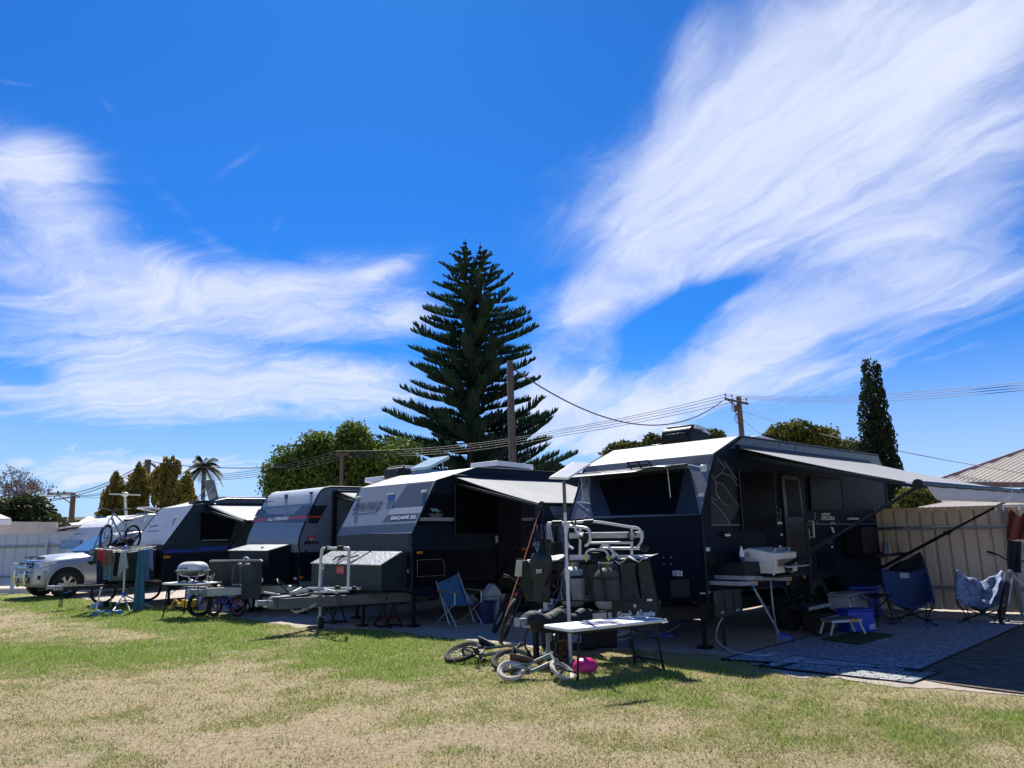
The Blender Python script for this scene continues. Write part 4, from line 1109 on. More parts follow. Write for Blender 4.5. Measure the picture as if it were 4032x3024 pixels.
lines(A, 'line_graphic', [[z6(45, 312), z6(110, 395), z6(85, 437), z6(22, 487)], [z6(100, 345), z6(210, 500)], [z6(85, 437), z6(165, 468), z6(214, 550)], [z6(0, 455), z6(38, 520), z6(85, 525), z6(230, 720), z6(95, 692), z6(38, 605), z6(38, 520)],
   [z6(0, 640), z6(35, 660), z6(62, 648), z6(38, 605)], [z6(0, 665), z6(108, 780), z6(153, 862)], [z6(470, 745), z6(495, 770), z6(515, 815)], [z6(515, 695), z6(572, 745), z6(562, 830), z6(518, 790)], [z6(525, 760), z6(565, 777)],
   [z6(1268, 800), z6(1330, 855)], [z6(1285, 785), z6(1365, 853)], [z6(1385, 735), z6(1365, 853)], [z6(1440, 735), z6(1412, 790), z6(1425, 850)]], pale, SA, .003)
A.decal('pale_stripe', [[z6(0, 868), z6(240, 867), z6(240, 863), z6(0, 864)], [z6(780, 861), z6(1448, 857), z6(1448, 853), z6(780, 857)]], pale, lambda q: A.S(q, .002), th=.003)
# dark graphic on the near side
A.decal('dark_graphic', [[z6(20, 318), z6(110, 332), z6(185, 410), z6(232, 720), z6(150, 858), z6(0, 858), z6(-10, 600)]], pm('black_teal_decal', (.008, .014, .02), .35, var=.1), lambda q: A.S(q, .0015), th=.002)
# front window + raised shield
w = [z5(540, 505), z5(1235, 425), z5(1165, 772), z5(640, 782)]
fr_ = [z5(470, 470), z5(1278, 402), z5(1362, 776), z5(466, 795)]
A.decal('window_surround', [fr_], pm('window_recess', (.014, .018, .026), .5, var=.2), lambda q: FS(q, .009), th=.004, out=(0, -1, 0))
win = A.decal('front_window', [w], darkglass, lambda q: FS(q, .014), th=.006, out=(0, -1, 0))
a0, a1 = FS(z5(315, 497)), FS(z5(1278, 430)); h0, h1 = FS(z5(445, 430)), FS(z5(1240, 390))
sl = pm('shield_grey', (.10, .115, .135), .35, var=.08)
xa, xb = h0.x - .05, h1.x + .03; zh = (h0.z + h1.z) / 2; yh = (h0.y + h1.y) / 2 - .02
def shf(u, v):
    x = xa + (xb - xa) * u; b = .05 * math.sin(math.pi * min(1, max(0, (u - .72) / .34))) * v
    return (x, yh - .50 * v, zh - .02 - .07 * v + b + .02 * math.sin(math.pi * v))
sh = MB().grid(shf, 40, 8).build('stone_shield', sl, A.body, smooth=60, solid=.012)
MB().cyl((xa, yh + .005, zh), (xb, yh + .005, zh), .014, 8).build('hinge', darkmetal, sh)
for x in (xa + .16, xb - .15):
    MB().tube([(x, yh - .26, zh - .06), (x, yh - .24, zh - .30), (x, yh - .22, zh - .55)], [.005, .007, .008], 6).build('gas_strut', whitealu, sh)
mb = MB()   # star shaped emblem and wording block on top of the shield
for i in range(9):
    u = .32 + .028 * i; hh = (.16, .30, .20, .34, .24, .3, .22, .26, .16)[i]
    p = [Vector(shf(u - .02, .48 - hh * .6)), Vector(shf(u + .024, .47 - hh * .5)), Vector(shf(u + .02, .55 + hh * .55)), Vector(shf(u - .024, .56 + hh * .6))]
    mb.add([q + Vector((0, 0, .010)) for q in p], [(0, 1, 2, 3)])
mb.build('emblem', whitedecal, sh, smooth=0)
p = lambda u, v: Vector(shf(u, v)) + Vector((0, 0, .0095))
# light bar
mb = MB(); c0_, c1_ = FS(z5(808, 392), .12), FS(z5(972, 376), .12)
mb.bar(c0_, c1_, .035, .03).bar(c0_ + Vector((0, 0, .06)), c1_ + Vector((0, 0, .06)), .03, .02)
for q in (c0_, c0_.lerp(c1_, .5), c1_): mb.bar(q + Vector((0, 0, .07)), q + Vector((0, .13, -.05)), .02, .02)
mb.build('light_bracket', darkmetal, A.body)
q = FS(z5(1400, 390), .03); MB().box(q, (.09, .07, .05)).box(q + Vector((0, .01, -.06)), (.10, .04, .12)).build('clearance_light', clearlens, A.body, bevel=.01)
# roof fittings
p = FA.l(G(*z5(1170, 195), 2.89)); aircon(A.body, (p.x - .12, 1.62, 2.89), .62, .62, .29, text='DOMETIC')
hatch(A.body, (-.8, 3.1, 2.89), .6, .6, 4, pm('white_hatch', (.68, .68, .68), .4, var=.04), whitealu)
mb = MB(); rbox(mb, (-.65, 4.5, 2.93), (.7, 1.5, .06), .05); mb.build('solar_panel', pm('solar_cells', (.02, .025, .05), .15, var=.2), A.body)
MB().box((-1.75, 2.6, 2.925), (.8, 2.2, .05)).build('solar_panel', MT['solar_cells'], A.body, bevel=.008)
# side: hood strip, panel joints, windows, door
A.decal('roof_hood', [[z6(245, 152), z6(1352, 304), z6(1385, 385), z6(1330, 375), z6(140, 238)]], pm('hood_teal', (.035, .052, .065), .35, var=.06), lambda q: A.S(q, .003), th=.02)
lines(A, 'panel_joint', [[z6(545, 195), z6(545, 262)], [z6(678, 215), z6(680, 275)]], blackp, lambda q: A.S(q, .024), .004)
wf_ = lambda polys, nm, par=None: A.decal(nm, polys, darkglass, lambda q: A.S(q, .004), th=.028, parent=par)
w1 = wf_([[z6(210, 420), z6(495, 440), z6(525, 900), z6(245, 905)]], 'side_window'); w2 = wf_([[z6(790, 475), z6(1045, 495), z6(1065, 745), z6(805, 748)]], 'side_window')
dr = A.decal('door', [[z6(556, 470), z6(575, 448), z6(700, 462), z6(724, 500), z6(790, 1180), z6(800, 1420), z6(640, 1440), z6(620, 1170)]], pm('door_black', (.006, .008, .012), .3, var=.2), lambda q: A.S(q, .004), th=.02)
A.decal('door_window', [[z6(590, 490), z6(700, 505), z6(735, 800), z6(620, 800)]], darkglass, lambda q: A.S(q, .024), th=.004, parent=dr)
A.decal('door_label', [[z6(533, 838), z6(577, 840), z6(577, 860), z6(533, 858)]], whitedecal, lambda q: A.S(q, .006), th=.004)
b0, b1 = A.S(z6(792, 835), .08), A.S(z6(800, 965), .08); MB().tube([b0 - Vector((.07, 0, 0)), b0, b1, b1 - Vector((.07, 0, 0))], .018, 8).build('grab_handle', whitealu, A.body)
b0, b1 = A.S(z6(748, 890), .07), A.S(z6(755, 985), .07); MB().tube([b0, b0 + Vector((.03, 0, -.02)), b1 + Vector((.03, 0, .02)), b1], .008, 6).build('handle', galv, dr)
lt = MB().box(A.S(z6(100, 938), .035), (.06, .17, .06)).build('side_lamp', blackp, A.body, bevel=.02); MB().box(A.S(z6(102, 948), .062), (.02, .13, .035)).build('lens', clearlens, lt, bevel=.008)
for q, m_ in ((z9(592, 445), clearlens), (z9(1178, 418), clearlens), (z9(1190, 322), clearlens), (z9(600, 792), amber), (z9(1605, 422), clearlens)):
    MB().box(A.S(q, .012), (.02, .06, .04)).build('marker_light', m_, A.body, bevel=.006)
A.decal('number_plate', [[z9(530, 793), z9(572, 795), z9(572, 808), z9(530, 806)]], whitedecal, lambda q: A.S(q, .004), th=.006)
A.text([('tribal', z6(898, 786), z6(965, 785), z6(898, 764)), ('XPLORA', z6(892, 826), z6(1008, 826), z6(892, 790)), ('216', z6(968, 857), z6(1009, 857), z6(968, 841))], whitedecal, lambda q: A.S(q, .005), bold=.04)
for q in (z6(845, 775), z6(845, 807), z6(866, 845)): MB().box(A.S(q, .006), (.003, .03, .06)).build('sticker', pm('faded_sticker', (.20, .22, .32), .5), A.body, smooth=0)
# lower skirts and hatches
A.decal('hatch_door', [[z9(1250, 690), z9(1420, 640), z9(1418, 790), z9(1260, 808)]], navylow, lambda q: A.S(q, .004), th=.02)
A.decal('hatch_door', [[z9(1080, 300), z9(1215, 305), z9(1220, 460), z9(1085, 455)]], navylow, lambda q: A.S(q, .004), th=.006)
A.decal('hatch_door', [[z9(1485, 460), z9(1618, 470), z9(1625, 620), z9(1500, 615)]], navylow, lambda q: A.S(q, .004), th=.014)
for q in (z9(1372, 667), z9(1238, 720)): MB().box(A.S(q, .02), (.03, .07, .05)).build('marker_light', amber, A.body, bevel=.008)
lines(A, 'skirt_trim', [[z9(600, 745), z9(850, 785), z9(1000, 765), z9(1185, 742), z9(1215, 765), z9(1240, 830), z9(1275, 858), z9(1400, 812), z9(1425, 780), z9(1430, 500)]], pm('grey_trim', (.05, .055, .065), .5), lambda q: A.S(q, .012), .010)
for wn_, pl in (('window_frame', [z6(210, 420), z6(495, 440), z6(525, 900), z6(245, 905), z6(210, 420)]), ('window_frame', [z6(790, 475), z6(1045, 495), z6(1065, 745), z6(805, 748), z6(790, 475)]), ('door_frame', [z6(620, 1170), z6(556, 470), z6(575, 448), z6(700, 462), z6(724, 500), z6(790, 1180)])):
    lines(A, wn_, [pl], pm('window_frame_grey', (.022, .026, .032), .4), lambda q: A.S(q, .033), .008)
lines(A, 'panel_joint', [[z6(0, 1085), z6(1480, 1085)], [z6(1090, 865), z6(1110, 1150)]], blackp, lambda q: A.S(q, .004), .004)
lk = A.decal('hatch_door', [[z9(580, 525), z9(800, 515), z9(810, 560), z9(600, 600)]], blackp, lambda q: A.S(q, .004), th=.010)
# front lower details
A.decal('front_hatch', [[z5(880, 1075), z5(1372, 1050), z5(1380, 1480), z5(960, 1480)]], navylow, lambda q: A.Fp(q, -.006), th=.012, out=(0, -1, 0))
A.decal('sticker', [[z5(1120, 1310), z5(1275, 1305), z5(1280, 1450), z5(1130, 1455)]], pm('dark_mat', (.02, .024, .03), .7), lambda q: A.Fp(q, -.02), th=.004, out=(0, -1, 0))
q0 = A.Fp(z5(1178, 1260), -.035); mb = MB().box(q0, (.15, .02, .07)); lt = mb.build('power_socket', clearlens, A.body, bevel=.008); MB().box(q0 + Vector((-.03, -.012, 0)), (.05, .01, .05)).box(q0 + Vector((.045, -.012, .005)), (.035, .01, .035)).build('socket_cover', greydecal, lt)
for q in (z5(1063, 1130), z5(1126, 1130), z5(1066, 1182), z5(1126, 1182)): MB().ball(A.Fp(q, -.03), .011, 8, 5).build('bolt', galv, A.body)
q = A.Fp(z5(1422, 1065), -.01); MB().box((.01, .06, q.z), (.02, .08, .05)).build('marker_light', clearlens, A.body, bevel=.006)
A.wheels([2.55, 3.45], .37, .38, rim=darkmetal)
A.legs([(-.25, .25), (-WA + .25, .25), (-.25, 6.0)], .62)
MB().cyl((.06, .22, .02), (.06, .22, .95), .022, 8).build('stabiliser_leg', darkmetal, t)
MB().box((-.25, 6.0, .03), (.3, .3, .06)).build('levelling_pad', pm('lime_plastic', (.18, .50, .05), .4), t, bevel=.01)
# awning
fabA = pm('grey_awning_fabric', (.38, .385, .39), .75, var=.05, scale=1.5, thru=.25)
valA = pm('white_awning_fabric', (.68, .70, .74), .75, var=.04, scale=2, thru=.35)
A.awning(1.04, 5.9, 2.70, .66, 5.60, 2.5, 2.02, fabA, valA, (.20, .80, 5.70), low=.72, lowy=-.1)
# pull-out steps
for (q, qz, wd) in ((z9(1430, 905), .40, .62), (z9(1540, 990), .25, .62)):
    c = FA.l(G(*q, qz)); st = MB().box((c.x, c.y, qz), (.28, .70, .035)).build('step', pm('step_grip', (.03, .03, .032), .9, bump=.4, bscale=120), t, bevel=.006)
    MB().box((c.x + .145, c.y, qz), (.012, .72, .045)).build('step_edge', galv, st)
    for sy in (-.36, .36): MB().bar((c.x + .1, c.y + sy, qz - .01), (-.05, c.y + sy, qz + .22), .015, .05).build('step_bracket', darkmetal, st)
# storage flap hanging open below the side, slide rails
fl = [FA.side(*z9(*q), x=.30) for q in ((632, 780), (850, 760), (868, 960), (655, 1000))]
f = MB().prism([Vector((.30, p_.y, p_.z)) for p_ in fl], (.03, 0, 0)).build('hanging_flap', pm('flap_black', (.012, .017, .022), .4, var=.2), t, bevel=.008)
for q in (z9(712, 955), z9(835, 937)): p_ = FA.side(*q, x=.34); MB().box((.345, p_.y, p_.z), (.02, .07, .03)).build('latch', galv, f, bevel=.004)
mb = MB()
for u in (.32, .66):
    a_ = fl[0].lerp(fl[1], u); b_ = fl[3].lerp(fl[2], u); mb.bar((.333, a_.y, a_.z - .03), (.333, b_.y, b_.z + .03), .01, .008)
mb.build('seam', blackp, f)
tray = []
for (qa, qb, xx, nm) in ((z9(880, 675), z9(1240, 682), .62, 0), (z9(840, 722), z9(962, 718), .62, 1)):
    a_ = FA.side(*qa, x=.4); b_ = FA.side(*qb, x=.4)
    tr = MB().bar((.42, a_.y, a_.z), (.42, b_.y, b_.z), .05, .055).build('slide_rail', galv, t, bevel=.004)
    MB().box((.42, b_.y + .02, b_.z), (.055, .06, .05)).build('end_cap', amber, tr)
    MB().bar((.0, a_.y, a_.z), (.42, a_.y, a_.z), .05, .05).bar((.0, b_.y - .05, a_.z), (.42, b_.y - .05, a_.z), .04, .04).build('cross_rail', galv, tr)
tb = FA.side(*z9(720, 600), x=.25); MB().box((.22, .72, .98), (.44, 1.0, .28)).build('kitchen_drawer', blackp, t, bevel=.01)
MB().box((.38, 1.05, .93), (.62, .75, .03)).build('slide_tray', darkmetal, t, bevel=.005)
# outside kitchen bench at the rear half
kb = MB().box((.28, 5.25, 1.02), (.5, 1.5, .04)).build('kitchen_bench', blackp, t, bevel=.008)
MB().box((.20, 4.75, 1.27), (.30, .62, .46)).build('kitchen_box', blackp, kb, bevel=.012)
MB().box((.28, 5.6, 1.48), (.42, .9, .02)).build('shelf', blackp, kb); MB().bar((.46, 4.9, 1.52), (.46, 6.0, 1.52), .012, .012).build('shelf_rail', galv, kb)
MB().box((.03, 4.95, 1.66), (.06, .42, .04)).build('awning_lamp', clearlens, A.body, bevel=.008)
A.decal('side_mirror_sticker', [[z6(965, 880), z6(985, 885), z6(1000, 930), z6(985, 930)]], whitedecal, lambda q: A.S(q, .02), th=.004)
# ---- drawbar gear
A.chassis((-1.25, -2.05), 6.4, .48, mat=darkmetal, h=.18)
A.jockey((-1.5, -1.47), .5, .62, foot=False)
for (x_, y_) in ((-1.30, -1.90), (-1.12, -1.75)): MB().bar((x_, y_, .03), (x_, y_, .5), .05, .06).box((x_, y_, .02), (.14, .14, .04)).build('drop_leg', darkmetal, t)
guardm = pm('guard_black', (.018, .026, .026), .55, var=.2)
meshm = pm('mesh_screen', (.024, .030, .030), .8, var=.35, scale=30, alpha=.62)
yb_, yt_, zb0, zt0 = -1.10, -1.24, .52, 1.20
def GU(q, off=0.0):
    k_ = (yt_ - yb_) / (zt0 - zb0); return FA.front(*q, y=yb_, k=k_, z0=zb0) + Vector((0, -off, 0))
gb = MB().prism([GU(z5(640, 1490)), GU(z5(1028, 1482)), GU(z5(1036, 1610)), GU(z5(640, 1660))], (0, .02, 0)).build('stone_guard', guardm, t, bevel=.004)
mb = MB().tube([GU(z5(-135, 1150)), GU(z5(0, 1165)), GU(z5(940, 1150))], .018, 6).tube([GU(z5(940, 1150)), GU(z5(1035, 1600))], .016, 6).tube([GU(z5(-130, 1160)), GU(z5(-60, 1480))], .016, 6).tube([GU(z5(-60, 1480)), GU(z5(1028, 1482))], .014, 6)
mb.tube([GU(z5(410, 1185)), GU(z5(500, 1475))], .012, 6).tube([GU(z5(180, 1170)), GU(z5(260, 1480))], .012, 6); mb.build('guard_frame', darkmetal, gb)
for pl in ([(-125, 1160), (0, 1170), (55, 1470), (-60, 1478)], [(400, 1190), (548, 1185), (598, 1475), (475, 1478)], [(560, 1182), (690, 1182), (735, 1476), (600, 1478)], [(190, 1175), (240, 1175), (330, 1478), (250, 1480)]):
    MB().prism([GU(z5(*q), .01) for q in pl], (0, -.004, 0)).build('mesh_screen', meshm, gb, smooth=0)
for pl in ([(718, 1172), (845, 1172), (838, 1260), (885, 1482), (742, 1484)], [(862, 1170), (948, 1155), (1016, 1478), (900, 1482)], [(545, 1180), (562, 1180), (612, 1478), (590, 1478)], [(395, 1190), (415, 1190), (492, 1478), (468, 1478)]):
    MB().prism([GU(z5(*q), .02) for q in pl], (0, -.006, 0)).build('shade_cloth', pm('dark_shade_cloth', (.018, .024, .024), .85, var=.35, scale=14, bump=.4, bscale=160), gb, smooth=0)
mb = MB(); letter(mb, 'Great', GU(z5(690, 1620), .012), GU(z5(815, 1618), .012), GU(z5(690, 1570), .012), .05, (0, -1, 0)); letter(mb, 'Aussie', GU(z5(838, 1614), .012), GU(z5(1002, 1610), .012), GU(z5(838, 1566), .012), .05, (0, -1, 0))
mb.build('lettering', whitedecal, gb, smooth=0)
mb = MB()
for q, r_ in ((z5(835, 1524), .030), (z5(795, 1570), .018), (z5(884, 1565), .022)):
    c = GU(q, .013); pts = [c + Vector((math.cos(i*math.pi/7) * (r_ if i % 2 == 0 else r_*.42), 0, math.sin(i*math.pi/7) * (r_ if i % 2 == 0 else r_*.42))) for i in range(14)]
    mb.prism(pts, (0, -.003, 0))
mb.build('star_emblem', whitedecal, gb, smooth=0)
A.decal('label_plate', [[z5(940, 1468), z5(982, 1466), z5(984, 1484), z5(942, 1486)]], whitedecal, lambda q: GU(q, .03), th=.003, out=(0, -1, 0), parent=gb)
# gas bottles
gasm = pm('grey_gas_bottle', (.30, .33, .37), .4, var=.12, metal=.2); gasm2 = pm('pale_gas_bottle', (.48, .49, .50), .45, var=.12)
for q, m_ in ((z5(322, 1350), gasm), (z5(598, 1330), gasm2)):
    c = FA.front(*q, y=-.78); M_ = Matrix.Translation((c.x, c.y, .56))
    g = MB().lathe([(.001, 0), (.12, .0), (.165, .05), (.17, .12), (.17, .36), (.166, .42), (.13, .48), (.07, .52), (.001, .53)], 24, M_).build('gas_bottle', m_, t)
    MB().lathe([(.10, .50), (.10, .60), (.09, .60), (.09, .50)], 20, M_, 4.6).build('collar', m_, g)
    MB().lathe([(.172, .375), (.174, .38), (.174, .41), (.171, .415)], 24, M_).build('strap', blackp, g)
    MB().cyl((c.x, c.y, 1.08), (c.x, c.y, 1.18), .02, 8).build('valve', pm('brass', (.5, .36, .12), .35, metal=.8), g)
# white bike rack
RK = lambda x, y, yy: FA.front(*z5(x, y), y=yy)
rk = MB().tube(smooth_path([RK(120, 850, -1.5), RK(300, 846, -1.48), RK(500, 838, -1.4), RK(780, 880, -1.15), RK(845, 890, -1.1), RK(882, 925, -1.1), RK(882, 1000, -1.1), RK(840, 1055, -1.1)], 4), .0175, 8)
rk.tube(smooth_path([RK(250, 870, -1.2), RK(400, 885, -1.2), RK(452, 905, -1.2), RK(464, 960, -1.2), RK(455, 1010, -1.2), RK(425, 1035, -1.2)], 4), .02, 8)
rk.tube([RK(385, 895, -1.15), RK(380, 1115, -1.15)], .018, 8).tube([RK(805, 900, -1.05), RK(803, 1120, -1.05)], .018, 8)
rk.tube(smooth_path([RK(338, 845, -1.4), RK(345, 900, -1.4), RK(375, 940, -1.4), RK(400, 950, -1.4)], 4), .018, 8)
rk.tube(smooth_path([RK(285, 860, -1.5), RK(268, 960, -1.5), RK(285, 1030, -1.5), RK(325, 1058, -1.5)], 4), .0175, 8)
rk.tube([RK(470, 1012, -1.1), RK(800, 1008, -1.1)], .016, 8).tube([RK(555, 1056, -1.05), RK(890, 1056, -1.05)], .0175, 8)
rk.tube(smooth_path([RK(550, 1052, -1.2), RK(572, 1028, -1.2), RK(605, 1030, -1.2), RK(645, 1080, -1.2), RK(685, 1110, -1.2)], 4), .0175, 8)
rk.tube(smooth_path([RK(425, 1160, -1.2), RK(440, 1080, -1.2), RK(520, 1066, -1.2), RK(590, 1078, -1.2), RK(618, 1130, -1.2)], 4), .014, 8)
rk.bar(RK(300, 1130, -1.1), RK(460, 1130, -1.1), .03, .06).bar(RK(690, 1132, -1.05), RK(880, 1130, -1.05), .03, .06)
rack = rk.build('bike_rack', whitealu, t)
MB().bar(RK(296, 952, -1.22), RK(893, 945, -1.05), .05, .075).build('wheel_channel', galv, rack, bevel=.01)
for m_ in (MB().tube([RK(160, 849, -1.5), RK(236, 848, -1.49)], .032, 8), MB().tube([RK(415, 842, -1.44), RK(492, 838, -1.4)], .032, 8)): m_.build('foam_grip', blackp, rack)
for m_ in (MB().ball(RK(412, 960, -1.25), .06, 10, 6), MB().ball(RK(905, 1050, -1.08), (.07, .05, .05), 8, 5)): m_.build('clamp_knob', blackp, rack)
for m_ in (MB().tube(arc(RK(805, 955, -1.12), .06, 0, 5.5, 12, (1, 0, 0), (0, 0, 1)), .010, 6), MB().tube(arc(RK(330, 842, -1.5), .035, 0, 6.2, 10), .010, 6)): m_.build('strap_loop', blackp, rack)
MB().bar(RK(505, 1090, -1.1), RK(505, 1165, -1.1), .09, .09).build('lock_box', blackp, rack)
mb = MB().bar(RK(672, 1095, -1.2), RK(640, 1140, -1.2), .05, .05); mb.build('rack_clamp', pm('pale_plastic', (.55, .56, .5), .5), rack, bevel=.008)
MB().bar(RK(425, 1120, -1.25), RK(440, 1160, -1.25), .03, .03).build('strap', pm('yellow_webbing', (.55, .50, .06), .7), rack); MB().bar(RK(605, 1120, -1.25), RK(628, 1150, -1.25), .035, .035).build('strap', pm('yellow_webbing', (.55, .50, .06), .7), rack)
# black drawbar cover, plates
def lumpf(u, v):
    k_ = min(1.0, (u / .12 + .0001) ** .5) * (1 + .09 * math.sin(u * 23 + v * 12.566))
    return Vector((-1.27 + .40 * u - (.17 - .10 * u) * k_ * math.cos(v * 6.283), -2.15 + .95 * u, .50 + .03 * math.sin(u * 17) + .12 * k_ * math.sin(v * 6.283) * (1 - .25 * u)))
lump = MB().grid(lumpf, 18, 20)
lump.build('drawbar_cover', pm('cover_cloth', (.009, .014, .018), .75, var=.3, bump=.5, bscale=18), t, smooth=70)
cl_ = lambda q, z_: FA.l(G(*q, z_))
def BE(u, z_, off=.05): # point along the near drawbar beam
    return Vector((-1.19, -1.93, z_)).lerp(Vector((-.22, .25, z_)), u) + Vector((.03 + off, -.02, 0))
for (u0, u1, z0_, z1_) in ((.28, .36, .48, .56), (.37, .50, .475, .56)):
    mb = MB().prism([BE(u0, z0_), BE(u1, z0_), BE(u1, z1_), BE(u0, z1_)], (.003, 0, 0)); mb.build('label_plate', pm('paper_label', (.55, .54, .50), .6, var=.1, scale=60), t, smooth=0)
# bag and cloths hanging on the guard
p0 = GU(z5(120, 1225), .10)
def bagf(u, v):
    a = u * 6.283; prof = (.13, .165, .175, .175, .17, .165, .16, .155, .135, .115, .12, .125, .12, .10); i = v * (len(prof) - 1); k = int(min(i, len(prof) - 2)); r_ = prof[k] * (1 - i + k) + prof[k+1] * (i - k)
    r_ *= 1 + .14 * math.sin(a * 5 + v * 9) * (.2 + v)
    return p0 + Vector((r_ * 1.05 * math.cos(a), r_ * .55 * math.sin(a) - .03, .22 - .62 * v))
bag = tag(MB().grid(lambda u, v: FA.M @ Vector(bagf(u, v)), 28, 30).build('cover_bag', pm('black_nylon', (.012, .013, .016), .55, var=.25, bump=.35, bscale=14), None, smooth=80, loc=FA.M @ p0), 'black drawstring cover bag hanging on the stone guard', 'bag')
mb = MB()
for tx, ya_, yb2, m_ in (('BLACK', 1238, 1218, 0), ('JACK', 1254, 1240, 0)):
    letter(mb, tx, FA.M @ GU(z5(124, ya_ ), .24), FA.M @ GU(z5(172, ya_ - 3), .24), FA.M @ GU(z5(124, yb2), .24), .04, FA.M.to_3x3() @ Vector((0, -1, 0)))
lb = mb.build('lettering', whitedecal, None, smooth=0); lb.parent = bag; lb.matrix_parent_inverse = Matrix.Translation(bag.location).inverted()
def cloth(name, label, cat, M_, quad, hang, mat, n=(14, 10), ruf=.012, seed=0, group=None, drop=None):
    """draped sheet: quad = 4 corners (top l, top r, bottom r, bottom l) in M_ space"""
    a_, b_, c_, d2 = [M_ @ Vector(q) for q in quad]; rr = random.Random(seed); ph = rr.random() * 6
    nrm = (b_ - a_).cross(d2 - a_).normalized()
    def f(u, v):
        p = a_.lerp(b_, u).lerp(d2.lerp(c_, u), v)
        return p + nrm * (ruf * (math.sin(u * 13 + ph + v * 2) * (.3 + v) + .6 * math.sin(u * 31 + ph * 2 + 3 * v) * v)) + Vector((0, 0, hang * math.sin(u * 9 + ph) * v))
    o = MB().grid(f, *n).build(name, mat, None, smooth=80, loc=a_, solid=.003)
    return tag(o, label, cat, group)
palecl = pm('pale_grey_cloth', (.50, .50, .47), .85, var=.10, scale=8, bump=.2, bscale=40)
cloth('rag', 'pale cloth draped over the left end of the stone guard', 'cloth', FA.M, [GU(z8(752, 345), .03), GU(z8(805, 350), .03), GU(z8(800, 490), .05), GU(z8(738, 482), .05)], .01, palecl, seed=2)
g0 = GU(z8(810, 365)); g1 = GU(z8(1080, 360))
cloth('folded_cover', 'pale folded cover lying along the top of the stone guard', 'cover', FA.M, [g0 + Vector((0, .32, .07)), g1 + Vector((-.05, .30, .09)), g1 + Vector((0, -.04, .005)), g0 + Vector((0, -.04, .0))], .02, palecl, ruf=.015, seed=3)
g0 = GU(z5(680, 1165)); g1 = GU(z5(948, 1148))
cloth('folded_cover', 'pale folded cover on the right end of the stone guard top', 'cover', FA.M, [g0 + Vector((0, .25, .05)), g1 + Vector((0, .2, .06)), g1 + Vector((0, -.04, .01)), g0 + Vector((0, -.04, .01))], .02, palecl, ruf=.015, seed=5)
# pole with flat dish
b = G(2247, 2612); 
t = thing('satellite_dish', 'flat white satellite panel on a tall white telescopic pole beside the bike rack', 'dish', b)
topz = P(2240, 1905, b.y).z
mp_ = MB().cyl((0, 0, 0), (0, 0, 1.05), .024, 12).cyl((0, 0, 1.05), (0, 0, topz - .35), .020, 12).cyl((0, 0, .98), (0, 0, 1.12), .032, 12).cyl((0, 0, 1.55), (0, 0, 1.66), .026, 12)
mp_.build('pole', whitealu, t)
MB().cyl((0, 0, topz - .36), (0, 0, topz + .04), .022, 12).build('pole_top', pm('grey_pole', (.08, .09, .10), .4), t)
c1, c2, c4 = P(2161, 1879, 8.86) - b, P(2238, 1882, 8.90) - b, P(2256, 1819, 9.22) - b
MB().prism([c1, c2, c2 + c4 - c1, c4], (c2 - c1).cross(c4 - c1).normalized() * -.03).build('panel', pm('dish_white', (.78, .78, .78), .45, var=.03), t, bevel=.008)
mb = MB().tube(smooth_path([(-.02, -.02, topz - .5), (-.06, -.03, 1.6), (-.03, -.03, 1.3), (-.05, -.03, 1.05), (-.13, .0, .75), (-.25, .03, .62)], 6), .006, 5); mb.build('cable', pm('blue_cable', (.03, .06, .25), .5), t)
# ================================================================ second caravan
FB = Frame((-1.805, 13.005), .770); WB = 2.4
bdark = pm('midnight_cladding', (.006, .015, .028), .5, spec=.16, var=.10, scale=2.5); bblack = pm('gloss_black_cladding', (.003, .004, .009), .45, spec=.12, var=.15)
bgrey = pm('blue_grey_cladding', (.25, .27, .30), .42, var=.05, scale=2.5); bdkgrey = pm('charcoal_decal', (.085, .10, .12), .42, var=.05); bwhite = pm('white_cladding', (.42, .43, .44), .4, var=.04)
profB = [(0, .60), (0, 1.33), (.0, 1.586), (.5434, 2.522), (1.56, 2.80), (6.4, 2.80), (6.6, 2.55), (6.62, .8)]
underB = [(6.6, .5), (4.4, .5), (4.2, .75), (2.6, .75), (2.4, .5), (.3, .50)]
B = Van('caravan', 'dark caravan with sloping blue grey nose, white stripe and checker plate toolbox on its drawbar', FB, WB, profB, underB, {'body': bdark})
t = B.t; kB = .5434/(2.5216-1.586)
FSb = lambda q, off=.006: B.Fp(q, 0, kB, 1.586, off)
B.skin('front_panel', [(0, .61), (0, 1.58)], pm('charcoal_front', (.012, .022, .034), .5, var=.1))
B.skin('upper_front_panel', [(0, 1.59), (.5434, 2.522)], bgrey); B.skin('sloped_roof_panel', [(.5434, 2.522), (1.56, 2.80)], bwhite); B.skin('roof', [(1.56, 2.80), (6.4, 2.80)], bwhite)
D0 = dict(out=(0, -1, 0), th=.002)
B.decal('checker_band', [[z3(770, 735), z3(1485, 695), z3(1512, 612), z3(822, 652)]], CHECK if False else pm('dark_checker', (.10, .115, .13), .4, metal=.4, var=.2, scale=30, bump=.8, bscale=40), lambda q: FSb(q, .005), **D0)
B.decal('charcoal_graphic', [[z3(1285, 478), z3(1590, 458), z3(1668, 232), z3(1432, 256)], [z3(1195, 612), z3(1508, 592), z3(1555, 520), z3(1252, 538)]], bdkgrey, lambda q: FSb(q, .005), **D0)
B.decal('white_graphic', [[z3(1250, 538), z3(1555, 520), z3(1590, 458), z3(1285, 480)]], bwhite, lambda q: FSb(q, .005), **D0)
p = [FSb(q, .008) for q in (z3(1000, 296), z3(1432, 258))]
B.text([('ESCAPE 22', z3(1278, 586), z3(1512, 572), z3(1290, 556))], whitedecal, lambda q: FSb(q, .009), out=(0, -1, 0), bold=.05)
